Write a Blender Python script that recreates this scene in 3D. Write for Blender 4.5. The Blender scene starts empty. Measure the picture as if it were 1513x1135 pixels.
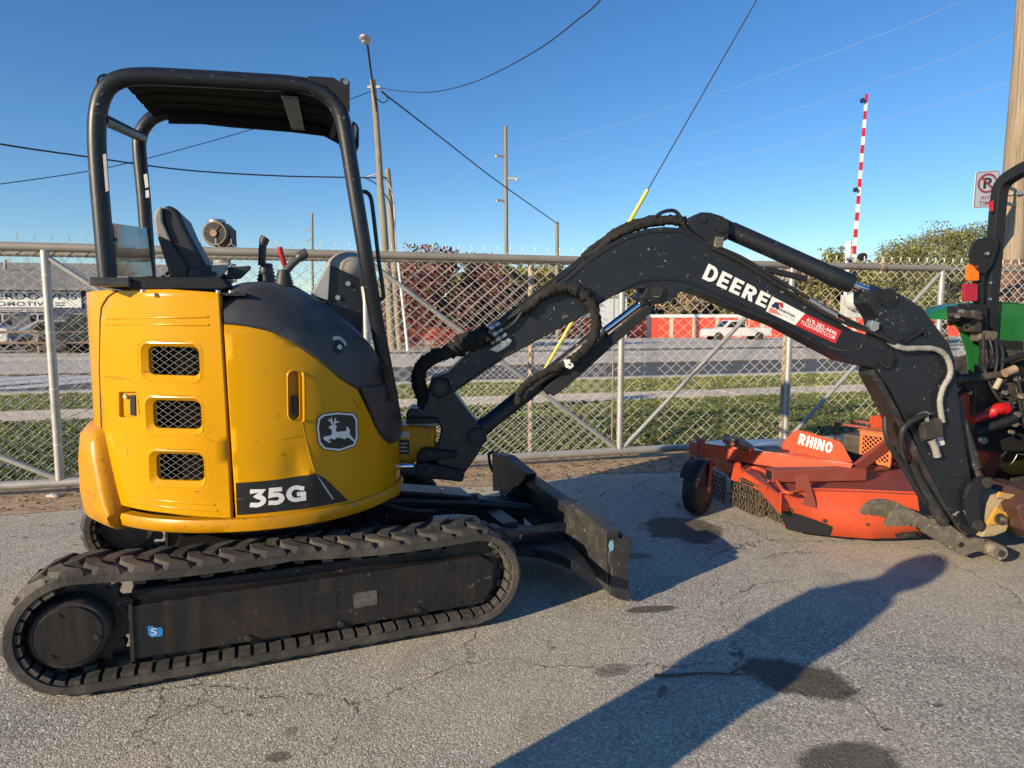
import bpy, bmesh, math, random
import numpy as np
from mathutils import Vector
from mathutils.geometry import delaunay_2d_cdt
random.seed(7)
RNG = np.random.default_rng(11)
SC = bpy.context.scene
COL = SC.collection
R_ = math.radians

# ------------------------------------------------------------------ camera
F_PX, CXP, CYP = 1000.0, 756.5, 567.5          # focal length and centre in pixels of the 1513 x 1135 photograph
PITCH = math.atan(100.5 / 1000.0)
EYE = 1.6
cam_d = bpy.data.cameras.new('camera')
cam = bpy.data.objects.new('camera', cam_d); COL.objects.link(cam)
cam.location = (0, 0, EYE)
cam.rotation_euler = (math.pi / 2 - PITCH, 0, 0)
cam_d.sensor_width = 36.0
cam_d.lens = 36.0 * F_PX / 1513.0
cam_d.clip_start = 0.05
cam_d.clip_end = 4000
SC.camera = cam

# ------------------------------------------------------------------ sky, sun, exposure
SUN_AZ, SUN_EL = 41.0, 18.5                    # the way the shadows run (degrees from +X), sun height
world = bpy.data.worlds.new('World'); SC.world = world
world.use_nodes = True
wn = world.node_tree; wn.nodes.clear()
w_out = wn.nodes.new('ShaderNodeOutputWorld'); w_bg = wn.nodes.new('ShaderNodeBackground')
w_sky = wn.nodes.new('ShaderNodeTexSky'); w_sky.sky_type = 'NISHITA'; w_sky.sun_disc = False
w_sky.sun_elevation = R_(SUN_EL)
_sd = Vector((-math.cos(R_(SUN_AZ)), -math.sin(R_(SUN_AZ)), 0))
w_sky.sun_rotation = math.atan2(_sd.x, _sd.y)
w_sky.altitude = 0; w_sky.air_density = 1.0; w_sky.dust_density = 0.0; w_sky.ozone_density = 4.0
w_bg.inputs['Strength'].default_value = 0.115
w_hs = wn.nodes.new('ShaderNodeHueSaturation'); w_hs.inputs['Saturation'].default_value = 1.18; w_hs.inputs['Hue'].default_value = 0.505
wn.links.new(w_sky.outputs[0], w_hs.inputs['Color']); wn.links.new(w_hs.outputs[0], w_bg.inputs['Color']); wn.links.new(w_bg.outputs[0], w_out.inputs['Surface'])
sun_d = bpy.data.lights.new('sun', 'SUN'); sun_d.energy = 4.95; sun_d.angle = R_(0.5); sun_d.color = (1.0, 0.82, 0.57)
sun = bpy.data.objects.new('sun', sun_d); COL.objects.link(sun); sun.location = (-20, -16, 12)
_dir = Vector((math.cos(R_(SUN_AZ)) * math.cos(R_(SUN_EL)), math.sin(R_(SUN_AZ)) * math.cos(R_(SUN_EL)), -math.sin(R_(SUN_EL))))
sun.rotation_euler = _dir.to_track_quat('-Z', 'Y').to_euler()
SC.view_settings.view_transform = 'Standard'; SC.view_settings.look = 'None'
SC.view_settings.exposure = 0.45; SC.view_settings.gamma = 1.0; SC.view_settings.use_curve_mapping = False

# ------------------------------------------------------------------ pixel -> world helpers
_cp, _sp = math.cos(PITCH), math.sin(PITCH)
def ray(px, py):
    x = (px - CXP) / F_PX; y = -(py - CYP) / F_PX
    return Vector((x, _cp + y * _sp, -_sp + y * _cp))
EYEV = Vector((0, 0, EYE))
def gz(px, py, z=0.0):                           # point seen at a pixel, on the level z
    r = ray(px, py); return EYEV + r * ((z - EYE) / r.z)
def dep(px, py, Y):                              # point seen at a pixel, at the distance Y
    r = ray(px, py); return EYEV + r * (Y / r.y)
class Frame:
    def __init__(s, o, deg):
        a = R_(deg); s.o = Vector((o[0], o[1], 0)); s.u = Vector((math.cos(a), math.sin(a), 0)); s.v = Vector((-math.sin(a), math.cos(a), 0)); s.deg = deg
    def P(s, u, v, z): return s.o + s.u * u + s.v * v + Vector((0, 0, z))
    def px(s, px, py, v):                        # point seen at a pixel, on the plane v
        r = ray(px, py); t = (v - (EYEV - s.o).dot(s.v)) / r.dot(s.v); return EYEV + r * t
    def loc(s, p): d = p - s.o; return d.dot(s.u), d.dot(s.v), p.z
def spl(pts, n=6, closed=False):                 # Catmull-Rom through points
    P = [Vector(p) for p in pts]; out = []; m = len(P)
    rng = range(m if closed else m - 1)
    for i in rng:
        if closed: a, b, c, d = P[(i-1) % m], P[i], P[(i+1) % m], P[(i+2) % m]
        else: a, b, c, d = P[max(i-1, 0)], P[i], P[i+1], P[min(i+2, m-1)]
        for k in range(n):
            t = k / n
            out.append(0.5 * ((2*b) + (c-a)*t + (2*a-5*b+4*c-d)*t*t + (3*b-a-3*c+d)*t**3))
    if not closed: out.append(P[-1])
    return out

# ------------------------------------------------------------------ mesh builder
class MB:
    def __init__(s): s.v = []; s.f = []; s.sm = []
    def add(s, vs, fs, smooth=False):
        b = len(s.v); s.v.extend([tuple(v) for v in vs])
        for f in fs: s.f.append(tuple(i + b for i in f)); s.sm.append(smooth)
        return s
    def hexa(s, p):                              # 8 corners: bottom loop 0-3, top loop 4-7
        return s.add(p, [(3,2,1,0),(4,5,6,7),(0,1,5,4),(1,2,6,5),(2,3,7,6),(3,0,4,7)])
    def box(s, fr, u0, u1, v0, v1, z0, z1):
        return s.hexa([fr.P(u0,v0,z0),fr.P(u1,v0,z0),fr.P(u1,v1,z0),fr.P(u0,v1,z0),fr.P(u0,v0,z1),fr.P(u1,v0,z1),fr.P(u1,v1,z1),fr.P(u0,v1,z1)])
    def bar(s, a, b, w, h, up=Vector((0,0,1))):  # rectangular bar from a to b
        a = Vector(a); b = Vector(b); d = (b-a).normalized(); x = d.cross(up)
        if x.length < 1e-4: x = d.cross(Vector((1,0,0)))
        x.normalize(); y = x.cross(d); x *= w/2; y *= h/2
        return s.hexa([a-x-y,a+x-y,b+x-y,b-x-y,a-x+y,a+x+y,b+x+y,b-x+y])
    def loft(s, rings, closed=True, cap=True, smooth=True):
        n = len(rings[0]); vs = [v for r in rings for v in r]; fs = []
        for i in range(len(rings)-1):
            for j in range(n if closed else n-1):
                k = (j+1) % n; fs.append((i*n+j, i*n+k, (i+1)*n+k, (i+1)*n+j))
        s.add(vs, fs, smooth)
        if cap and closed:
            s.add(rings[0], [tuple(range(n-1,-1,-1))]); s.add(rings[-1], [tuple(range(n))])
        return s
    def tube(s, pts, r, n=10, cap=True, smooth=True):
        P = [Vector(p) for p in pts]; m = len(P); rad = r if hasattr(r,'__len__') else [r]*m
        up = None; rings = []
        for i in range(m):
            t = (P[min(i+1,m-1)] - P[max(i-1,0)])
            t = t.normalized() if t.length > 1e-9 else Vector((0,0,1))
            if up is None:
                up = Vector((0,0,1)) if abs(t.z) < 0.9 else Vector((1,0,0))
            x = t.cross(up).normalized(); up = x.cross(t).normalized()
            rings.append([P[i] + (x*math.cos(2*math.pi*k/n) + up*math.sin(2*math.pi*k/n))*rad[i] for k in range(n)])
        return s.loft(rings, True, cap, smooth)
    def prism(s, near, shift):                   # polygon (world points) extruded by a vector
        n = len(near); near = [Vector(p) for p in near]; far = [p + shift for p in near]
        s.add(near, [tuple(range(n))]); s.add(far, [tuple(range(n-1,-1,-1))])
        s.add(near + far, [(i, i+n, (i+1)%n+n, (i+1)%n) for i in range(n)])
        return s
    def poly(s, pts): return s.add(pts, [tuple(range(len(pts)))])
    def disc(s, c, axis, r, h, n=20, r2=None):   # short cylinder
        c = Vector(c); a = Vector(axis).normalized()
        return s.tube([c, c + a*h], [r, r if r2 is None else r2], n, True, True)
    def ball(s, c, r, n=10, sx=1, sy=1, sz=1):
        c = Vector(c); rings = []
        for i in range(n+1):
            th = math.pi*i/n; rr = max(math.sin(th), 1e-3)
            rings.append([c + Vector((sx*r*rr*math.cos(2*math.pi*k/(2*n)), sy*r*rr*math.sin(2*math.pi*k/(2*n)), sz*r*math.cos(th))) for k in range(2*n)])
        return s.loft(rings[::-1], True, False, True)

def root_loc(p):
    l = Vector((0,0,0))
    while p is not None: l = l + Vector(p.location); p = p.parent
    return l
def creases(b, lim=0.55):                        # hard edges where faces meet at an angle
    b.normal_update()
    for e in b.edges:
        if len(e.link_faces) == 2 and e.calc_face_angle(0) > lim: e.smooth = False
def put(name, mb, mat, parent=None, bevel=0.0, label=None, seg=2, base=None, fix=False, lim=0.55):
    me = bpy.data.meshes.new(name)
    V = np.array([tuple(v) for v in mb.v], dtype=np.float64)
    if parent is None:
        if base is None: base = Vector(((V[:,0].min()+V[:,0].max())/2, (V[:,1].min()+V[:,1].max())/2, V[:,2].min()))
        off = Vector(base)
    else: off = root_loc(parent)
    me.from_pydata((V - np.array(off)).tolist(), [], mb.f)
    me.polygons.foreach_set('use_smooth', mb.sm)
    if fix:
        b = bmesh.new(); b.from_mesh(me); bmesh.ops.remove_doubles(b, verts=b.verts, dist=1e-5); bmesh.ops.recalc_face_normals(b, faces=b.faces); creases(b, lim); b.to_mesh(me); b.free()
    me.update()
    o = bpy.data.objects.new(name, me); COL.objects.link(o)
    for m in (mat if isinstance(mat,(list,tuple)) else [mat]): me.materials.append(m)
    if parent is None: o.location = off
    else: o.parent = parent
    if bevel:
        if not fix:
            b = bmesh.new(); b.from_mesh(me); bmesh.ops.remove_doubles(b, verts=b.verts, dist=1e-5); bmesh.ops.recalc_face_normals(b, faces=b.faces); b.to_mesh(me); b.free()
        md = o.modifiers.new('Bevel','BEVEL'); md.width = bevel; md.segments = seg; md.limit_method = 'ANGLE'; md.angle_limit = R_(35); md.harden_normals = False
    if label: o['label'] = label
    return o
def npmesh(name, V, Fq, mat, parent=None, base=None, smooth=False):      # big meshes straight from arrays (all faces alike)
    V = np.asarray(V, dtype=np.float32); Fq = np.asarray(Fq, dtype=np.int32)
    off = root_loc(parent) if parent is not None else (Vector(base) if base is not None else Vector((0,0,0)))
    V = V - np.array(off, dtype=np.float32)
    me = bpy.data.meshes.new(name); me.vertices.add(len(V)); me.vertices.foreach_set('co', V.ravel())
    k = Fq.shape[1]; me.loops.add(Fq.size); me.loops.foreach_set('vertex_index', Fq.ravel())
    me.polygons.add(len(Fq)); me.polygons.foreach_set('loop_start', np.arange(0, Fq.size, k, dtype=np.int32))
    me.polygons.foreach_set('use_smooth', np.full(len(Fq), smooth)); me.update(calc_edges=True)
    o = bpy.data.objects.new(name, me); COL.objects.link(o); me.materials.append(mat)
    if parent is not None: o.parent = parent
    else: o.location = off
    return o
def thing(name, label, cat, loc, group=None):
    o = bpy.data.objects.new(name, None); COL.objects.link(o); o.location = loc; o.empty_display_size = 0.2
    o['label'] = label; o['category'] = cat
    if group: o['group'] = group
    return o
def tag(o, label, cat, group=None):
    o['label'] = label; o['category'] = cat
    if group: o['group'] = group
    return o
def kind(o, k): o['kind'] = k; return o

# ------------------------------------------------------------------ materials
def nodes(name):
    m = bpy.data.materials.new(name); m.use_nodes = True; nt = m.node_tree
    return m, nt, nt.nodes, nt.links, nt.nodes['Principled BSDF']
def ramp(nt, a, b, c0=(0,0,0,1), c1=(1,1,1,1)):
    r = nt.nodes.new('ShaderNodeValToRGB'); e = r.color_ramp.elements
    e[0].position = a; e[1].position = b; e[0].color = c0; e[1].color = c1; return r
def c4(c): return (c[0], c[1], c[2], 1)
def noise(nt, co, scale, detail=4, rough=0.55, dist=0.0):
    n = nt.nodes.new('ShaderNodeTexNoise'); n.inputs['Scale'].default_value = scale; n.inputs['Detail'].default_value = detail
    n.inputs['Roughness'].default_value = rough; n.inputs['Distortion'].default_value = dist; nt.links.new(co, n.inputs['Vector']); return n
def mixc(nt, fac, a, b, mode='MIX'):
    m = nt.nodes.new('ShaderNodeMix'); m.data_type = 'RGBA'; m.blend_type = mode
    for key, val in ((0, fac), (6, a), (7, b)):
        if isinstance(val, bpy.types.NodeSocket): nt.links.new(val, m.inputs[key])
        elif key == 0: m.inputs[0].default_value = val
        else: m.inputs[key].default_value = c4(val)
    return m.outputs[2]
def math_(nt, op, a, b=0.0):
    m = nt.nodes.new('ShaderNodeMath'); m.operation = op
    for i, val in enumerate((a, b)):
        if isinstance(val, bpy.types.NodeSocket): nt.links.new(val, m.inputs[i])
        else: m.inputs[i].default_value = val
    return m.outputs[0]
def objco(nt, scale=None):
    tc = nt.nodes.new('ShaderNodeTexCoord')
    if scale is None: return tc.outputs['Object']
    mp = nt.nodes.new('ShaderNodeMapping'); mp.inputs['Scale'].default_value = scale; nt.links.new(tc.outputs['Object'], mp.inputs['Vector']); return mp.outputs[0]
def M(name, col, rough=0.5, metal=0.0, var=0.12, scale=6.0, bump=0.0, bscale=80.0, dirt=None, damt=0.5, dscale=3.0, scr=None, coat=0.0, rvar=0.12, spec=0.5, chip=None, cth=0.69, cscale=38, streak=None):
    m, nt, N, L, B = nodes(name); co = objco(nt)
    n1 = noise(nt, co, scale, 5)
    lo = tuple(c*(1-var) for c in col); hi = tuple(min(1, c*(1+var)) for c in col)
    c = mixc(nt, n1.outputs[0], lo, hi)
    if dirt is not None:
        n2 = noise(nt, co, dscale, 8, 0.65, 0.3); r2 = ramp(nt, 1-damt-0.12, 1-damt+0.22); L.new(n2.outputs[0], r2.inputs[0])
        c = mixc(nt, r2.outputs[0], c, dirt)
    if scr is not None:
        co2 = objco(nt, (9, 9, 40)); n3 = noise(nt, co2, 1.0, 6, 0.7, 1.5); r3 = ramp(nt, 0.635, 0.68); L.new(n3.outputs[0], r3.inputs[0])
        c = mixc(nt, math_(nt, 'MULTIPLY', r3.outputs[0], 0.75), c, scr)
    if streak is not None:
        ns = noise(nt, objco(nt, (16, 16, 1.1)), 1.0, 6, 0.65); rs_ = ramp(nt, 0.48, 0.72); L.new(ns.outputs[0], rs_.inputs[0]); c = mixc(nt, math_(nt, 'MULTIPLY', rs_.outputs[0], 0.75), c, streak)
    if chip is not None:
        nc = noise(nt, co, cscale, 3, 0.5, 0.8); nm = noise(nt, co, 2.2, 3); rc = ramp(nt, cth, cth+0.03); L.new(math_(nt, 'ADD', nc.outputs[0], math_(nt, 'MULTIPLY', math_(nt, 'SUBTRACT', nm.outputs[0], 0.5), 0.35)), rc.inputs[0])
        c = mixc(nt, math_(nt, 'MULTIPLY', rc.outputs[0], 0.8), c, chip)
    L.new(c, B.inputs['Base Color'])
    n4 = noise(nt, co, scale*2.3, 4); rr = nt.nodes.new('ShaderNodeMapRange'); rr.inputs[3].default_value = max(0.02, rough-rvar); rr.inputs[4].default_value = min(1, rough+rvar)
    L.new(n4.outputs[0], rr.inputs[0]); L.new(rr.outputs[0], B.inputs['Roughness'])
    B.inputs['Metallic'].default_value = metal; B.inputs['Specular IOR Level'].default_value = spec
    if coat: B.inputs['Coat Weight'].default_value = coat; B.inputs['Coat Roughness'].default_value = 0.12
    if bump:
        nb = noise(nt, co, bscale, 5, 0.6); bp = nt.nodes.new('ShaderNodeBump'); bp.inputs['Strength'].default_value = bump; bp.inputs['Distance'].default_value = 0.01
        L.new(nb.outputs[0], bp.inputs['Height']); L.new(bp.outputs[0], B.inputs['Normal'])
    return m
def leafmat(name, cols, rough=0.6, trans=0.25, patch=1.1, lo=0.40, hi=1.45):                 # each leaf or blade takes its own tone
    m, nt, N, L, B = nodes(name); g = N.new('ShaderNodeNewGeometry'); r = N.new('ShaderNodeValToRGB')
    e = r.color_ramp.elements; e[0].color = c4(cols[0]); e[1].color = c4(cols[-1])
    for i, c in enumerate(cols[1:-1]): x = e.new((i+1)/(len(cols)-1)); x.color = c4(c)
    L.new(g.outputs['Random Per Island'], r.inputs[0]); cz = noise(nt, g.outputs['Position'], patch, 3, 0.55); rz = N.new('ShaderNodeMapRange'); rz.inputs[1].default_value = 0.3; rz.inputs[2].default_value = 0.7; rz.inputs[3].default_value = lo; rz.inputs[4].default_value = hi; L.new(cz.outputs[0], rz.inputs[0])
    vm = N.new('ShaderNodeVectorMath'); vm.operation = 'SCALE'; L.new(r.outputs[0], vm.inputs[0]); L.new(rz.outputs[0], vm.inputs['Scale']); L.new(vm.outputs[0], B.inputs['Base Color']); B.inputs['Roughness'].default_value = rough
    if trans:
        t = N.new('ShaderNodeBsdfTranslucent'); L.new(vm.outputs[0], t.inputs[0]); mx = N.new('ShaderNodeMixShader'); mx.inputs[0].default_value = trans
        L.new(B.outputs[0], mx.inputs[1]); L.new(t.outputs[0], mx.inputs[2]); L.new(mx.outputs[0], N['Material Output'].inputs['Surface'])
    return m
YEL = M('yellow_paint', (0.62, 0.298, 0.0), 0.22, rvar=0.06, spec=0.38, var=0.05, scale=2.5, dirt=(0.46,0.21,0.008), damt=0.26, dscale=4, scr=(0.34,0.17,0.03), coat=0.0, bump=0.010, bscale=9, chip=(0.12,0.08,0.04), cth=0.735)
YELD = M('worn_and_shade_yellow_paint', (0.57, 0.262, 0.001), 0.36, spec=0.35, var=0.08, scale=3, dirt=(0.30,0.15,0.03), damt=0.36, dscale=9, scr=(0.12,0.10,0.08), bump=0.05, bscale=20, chip=(0.10,0.085,0.07), cth=0.69)
BLK = M('black_paint', (0.011, 0.013, 0.018), 0.42, var=0.25, scale=4, dirt=(0.045,0.043,0.042), damt=0.27, dscale=5, scr=(0.16,0.15,0.14), bump=0.03, bscale=30, chip=(0.30,0.29,0.28), cth=0.70)
BLKM = M('matt_black_paint', (0.009, 0.0095, 0.012), 0.62, var=0.3, scale=5, dirt=(0.04,0.035,0.03), damt=0.28, dscale=6, bump=0.08, bscale=40)
WORN = M('worn_black_steel', (0.022, 0.021, 0.021), 0.5, var=0.3, scale=5, dirt=(0.10,0.085,0.07), damt=0.38, dscale=7, scr=(0.36,0.34,0.31), bump=0.1, bscale=40)
STEELD = M('earth_worn_steel', (0.125, 0.105, 0.082), 0.6, metal=0.15, var=0.35, scale=14, dirt=(0.25,0.20,0.145), damt=0.44, dscale=17, scr=(0.34,0.31,0.27), bump=0.2, bscale=70, chip=(0.42,0.38,0.32), cth=0.66)
PLAST = M('grey_black_plastic', (0.042, 0.042, 0.045), 0.44, var=0.22, scale=4, dirt=(0.13,0.125,0.12), damt=0.40, dscale=3, bump=0.05, bscale=180)
RUB = M('track_rubber', (0.040, 0.037, 0.034), 0.78, var=0.25, scale=7, dirt=(0.17,0.145,0.11), damt=0.42, dscale=5, bump=0.3, bscale=60)
TYRE = M('tyre_rubber', (0.02, 0.02, 0.02), 0.8, var=0.3, scale=9, dirt=(0.09,0.075,0.06), damt=0.4, dscale=6, bump=0.2, bscale=60)
CLOTH = M('black_hose_sleeve', (0.012, 0.011, 0.011), 0.9, var=0.35, scale=22, dirt=(0.04,0.034,0.03), damt=0.36, dscale=9, bump=0.9, bscale=30)
HOSE = M('black_hose', (0.018, 0.018, 0.018), 0.55, var=0.2, scale=20, bump=0.1, bscale=90)
GHOSE = M('grey_spiral_hose', (0.30, 0.29, 0.26), 0.6, var=0.2, scale=15, dirt=(0.12,0.11,0.1), damt=0.35, dscale=12)
CHROME = M('chrome_rod', (0.75, 0.77, 0.80), 0.12, metal=1.0, var=0.05, scale=3, rvar=0.05)
ZINC = M('zinc_fitting', (0.55, 0.54, 0.50), 0.38, metal=0.85, var=0.15, scale=12)
GALV = M('galvanised_pipe', (0.47, 0.46, 0.43), 0.45, metal=0.45, var=0.22, scale=7, dirt=(0.24,0.20,0.15), damt=0.36, dscale=2.5, bump=0.04, bscale=30)
GALVD = M('weathered_pipe', (0.30, 0.275, 0.24), 0.6, metal=0.25, var=0.25, scale=5, dirt=(0.26,0.12,0.05), damt=0.30, dscale=3)
RUSTP = M('rusty_post', (0.42, 0.37, 0.28), 0.7, metal=0.1, var=0.25, scale=4, dirt=(0.22,0.085,0.03), damt=0.48, dscale=5, bump=0.15, bscale=40)
WIRE = M('galvanised_wire', (0.76, 0.75, 0.72), 0.5, metal=0.0, var=0.15, scale=3)
LBLUE = M('blue_paint_mark', (0.03, 0.22, 0.55), 0.5, var=0.2, scale=30)
WHITE = M('white_vinyl', (0.78, 0.77, 0.74), 0.45, var=0.05, scale=20, dirt=(0.5,0.48,0.44), damt=0.25, dscale=14)
DECALB = M('black_vinyl', (0.016, 0.016, 0.018), 0.4, var=0.2, scale=20, scr=(0.25,0.24,0.22))
REDV = M('red_vinyl', (0.52, 0.02, 0.025), 0.4, var=0.08, scale=20)
GREYV = M('grey_vinyl', (0.52, 0.51, 0.49), 0.5, var=0.1, scale=30, dirt=(0.3,0.29,0.27), damt=0.4, dscale=20)
NAVY = M('navy_print', (0.015, 0.025, 0.09), 0.5, var=0.1, scale=10)
INK = M('black_print', (0.012, 0.012, 0.014), 0.5, var=0.1, scale=10)
SEATM = M('seat_vinyl', (0.030, 0.031, 0.034), 0.5, var=0.2, scale=12, bump=0.12, bscale=160)
SEATG = M('grey_seat_shell', (0.34, 0.32, 0.29), 0.6, var=0.15, scale=8, dirt=(0.12,0.11,0.1), damt=0.4)
REDH = M('red_handle', (0.42, 0.012, 0.012), 0.4, var=0.15, scale=20)
ORNG = M('orange_red_paint', (0.58, 0.078, 0.028), 0.48, var=0.14, scale=4, dirt=(0.36,0.085,0.045), damt=0.36, dscale=4, scr=(0.34,0.22,0.16), bump=0.06, bscale=20, chip=(0.11,0.07,0.05), cth=0.68)
ORND = M('faded_red_paint', (0.25, 0.055, 0.040), 0.55, var=0.2, scale=5, dirt=(0.20,0.09,0.07), damt=0.38, dscale=4, scr=(0.30,0.22,0.18), bump=0.08, bscale=25)
ORNC = M('pale_orange_paint', (0.62, 0.17, 0.045), 0.5, var=0.18, scale=6, dirt=(0.30,0.10,0.05), damt=0.4, dscale=6)
CHAIN = M('rusty_chain', (0.11, 0.092, 0.075), 0.6, metal=0.4, var=0.35, scale=20, dirt=(0.16,0.11,0.06), damt=0.45, dscale=15)
BLADE = M('scuffed_blade_steel', (0.050,0.048,0.046), 0.5, metal=0.3, var=0.3, scale=9, dirt=(0.125,0.112,0.098), damt=0.42, dscale=11, scr=(0.30,0.29,0.27), bump=0.12, bscale=60, chip=(0.34,0.32,0.29), cth=0.69)
GREEN = M('green_paint', (0.012, 0.135, 0.028), 0.35, var=0.12, scale=3, dirt=(0.03,0.11,0.035), damt=0.35, coat=0.2)
AMBER = M('amber_lens', (0.75, 0.17, 0.008), 0.25, var=0.2, scale=60, bump=0.2, bscale=200)
REDL = M('red_lens', (0.36, 0.015, 0.035), 0.25, var=0.2, scale=60, bump=0.2, bscale=200)
CAST = M('cast_iron_grime', (0.050, 0.045, 0.040), 0.6, metal=0.3, var=0.4, scale=8, dirt=(0.16,0.12,0.08), damt=0.45, dscale=8, bump=0.3, bscale=40)
WOOD = None
# ------------------------------------------------------------------ special surfaces
def asphalt(name, base, dark, tan, agg, cracks=True, stains=(), bump=0.5):
    m, nt, N, L, B = nodes(name)
    g = N.new('ShaderNodeNewGeometry'); co = g.outputs['Position']
    vo = N.new('ShaderNodeTexVoronoi'); vo.inputs['Scale'].default_value = agg; L.new(co, vo.inputs['Vector'])
    bw = N.new('ShaderNodeSeparateColor'); L.new(vo.outputs['Color'], bw.inputs[0])
    r1 = ramp(nt, 0.0, 1.0, c4(dark), c4(base)); e = r1.color_ramp.elements.new(0.45); e.color = c4(tuple(0.6*a+0.4*b for a, b in zip(base, dark)))
    e = r1.color_ramp.elements.new(0.90); e.color = c4(tuple(1.05*x for x in base)); r1.color_ramp.elements[-1].color = c4(tuple(min(1, 1.75*x) for x in base))
    L.new(bw.outputs[0], r1.inputs[0])
    fine = noise(nt, co, agg*0.45, 3, 0.6); fr_ = ramp(nt, 0.36, 0.62); L.new(fine.outputs[0], fr_.inputs[0])
    c = mixc(nt, math_(nt, 'MULTIPLY', fr_.outputs[0], 0.45), r1.outputs[0], dark)
    big = noise(nt, co, 0.55, 6, 0.6, 0.4); rb = ramp(nt, 0.36, 0.66); L.new(big.outputs[0], rb.inputs[0])
    c = mixc(nt, math_(nt, 'MULTIPLY', rb.outputs[0], 0.55), c, tan)
    mid = noise(nt, co, 3.2, 6, 0.65, 0.6); rm = ramp(nt, 0.52, 0.72); L.new(mid.outputs[0], rm.inputs[0])
    c = mixc(nt, math_(nt, 'MULTIPLY', rm.outputs[0], 0.38), c, dark)
    h = math_(nt, 'MULTIPLY', vo.outputs['Distance'], -0.8)
    if cracks:
        wv = noise(nt, co, 1.6, 6, 0.65); wvs = N.new('ShaderNodeVectorMath'); wvs.operation = 'SCALE'; L.new(wv.outputs['Color'], wvs.inputs[0]); wvs.inputs['Scale'].default_value = 0.55
        ad = N.new('ShaderNodeVectorMath'); ad.operation = 'ADD'; L.new(co, ad.inputs[0]); L.new(wvs.outputs[0], ad.inputs[1])
        for sc, wid, lo, hi in ((0.55, 0.0040, 0.37, 0.47), (1.25, 0.0032, 0.51, 0.58)):
            v2 = N.new('ShaderNodeTexVoronoi'); v2.feature = 'DISTANCE_TO_EDGE'; v2.inputs['Scale'].default_value = sc; L.new(ad.outputs[0], v2.inputs['Vector'])
            jag = noise(nt, co, 26, 3); w_ = math_(nt, 'MULTIPLY', jag.outputs[0], wid*2*sc)
            lt = math_(nt, 'LESS_THAN', v2.outputs['Distance'], w_)
            msk = noise(nt, co, 0.7 if sc < 1 else 0.9, 3); rk = ramp(nt, lo, hi); L.new(msk.outputs[0], rk.inputs[0])
            k = math_(nt, 'MULTIPLY', lt, rk.outputs[0])
            c = mixc(nt, math_(nt, 'MULTIPLY', k, 0.75), c, (0.030, 0.020, 0.018)); h = math_(nt, 'SUBTRACT', h, math_(nt, 'MULTIPLY', k, 2.2))
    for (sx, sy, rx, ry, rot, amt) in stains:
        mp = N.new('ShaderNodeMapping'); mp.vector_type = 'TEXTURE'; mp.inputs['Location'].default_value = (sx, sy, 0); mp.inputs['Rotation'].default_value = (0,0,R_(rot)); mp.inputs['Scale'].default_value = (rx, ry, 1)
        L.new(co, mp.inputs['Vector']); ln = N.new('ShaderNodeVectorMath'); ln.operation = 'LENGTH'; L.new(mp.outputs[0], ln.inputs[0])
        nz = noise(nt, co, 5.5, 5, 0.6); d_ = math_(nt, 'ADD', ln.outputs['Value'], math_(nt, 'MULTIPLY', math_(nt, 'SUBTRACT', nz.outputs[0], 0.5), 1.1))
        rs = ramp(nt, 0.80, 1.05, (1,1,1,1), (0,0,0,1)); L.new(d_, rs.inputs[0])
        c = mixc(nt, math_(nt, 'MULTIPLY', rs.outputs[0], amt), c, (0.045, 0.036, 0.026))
    L.new(c, B.inputs['Base Color']); B.inputs['Roughness'].default_value = 0.85; B.inputs['Specular IOR Level'].default_value = 0.3
    bp = N.new('ShaderNodeBump'); bp.inputs['Strength'].default_value = bump; bp.inputs['Distance'].default_value = 0.006; L.new(h, bp.inputs['Height']); L.new(bp.outputs[0], B.inputs['Normal'])
    return m
def gxy(px, py): p = gz(px, py); return p.x, p.y
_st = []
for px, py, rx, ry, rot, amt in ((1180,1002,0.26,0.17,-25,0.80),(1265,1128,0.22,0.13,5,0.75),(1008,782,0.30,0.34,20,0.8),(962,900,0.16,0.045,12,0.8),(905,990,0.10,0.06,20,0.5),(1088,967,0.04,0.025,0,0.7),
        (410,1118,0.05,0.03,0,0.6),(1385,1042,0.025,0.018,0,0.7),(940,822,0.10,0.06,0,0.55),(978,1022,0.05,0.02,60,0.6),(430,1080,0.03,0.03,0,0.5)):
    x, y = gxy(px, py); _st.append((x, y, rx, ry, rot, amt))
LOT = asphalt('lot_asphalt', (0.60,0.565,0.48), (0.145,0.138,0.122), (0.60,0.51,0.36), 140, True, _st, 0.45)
ROAD = asphalt('road_asphalt', (0.14,0.135,0.13), (0.085,0.083,0.08), (0.12,0.115,0.11), 60, False, (), 0.1)
ROADW = asphalt('worn_road_asphalt', (0.60,0.54,0.44), (0.43,0.385,0.32), (0.62,0.55,0.44), 60, False, (), 0.1)
CONC = M('concrete', (0.70,0.58,0.42), 0.85, var=0.14, scale=3, dirt=(0.44,0.36,0.27), damt=0.4, dscale=6, bump=0.1)
CURB = M('kerb_concrete', (0.46,0.44,0.40), 0.85, var=0.14, scale=3, dirt=(0.30,0.27,0.24), damt=0.4, dscale=4)
SOIL = M('grass_soil', (0.17,0.18,0.06), 0.95, var=0.4, scale=2, dirt=(0.15,0.11,0.06), damt=0.42, dscale=1.5, bump=0.3, bscale=30)
DIRT = M('leaf_dirt', (0.46,0.345,0.215), 0.95, var=0.4, scale=26, dirt=(0.24,0.16,0.10), damt=0.5, dscale=12, bump=0.6, bscale=50)
FARG = M('far_ground', (0.16,0.145,0.11), 0.95, var=0.3, scale=0.2, dirt=(0.09,0.085,0.05), damt=0.5, dscale=0.1)
PAINTW = M('road_white', (0.62,0.61,0.58), 0.7, var=0.15, scale=2, dirt=(0.35,0.33,0.31), damt=0.4, dscale=5)
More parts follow.
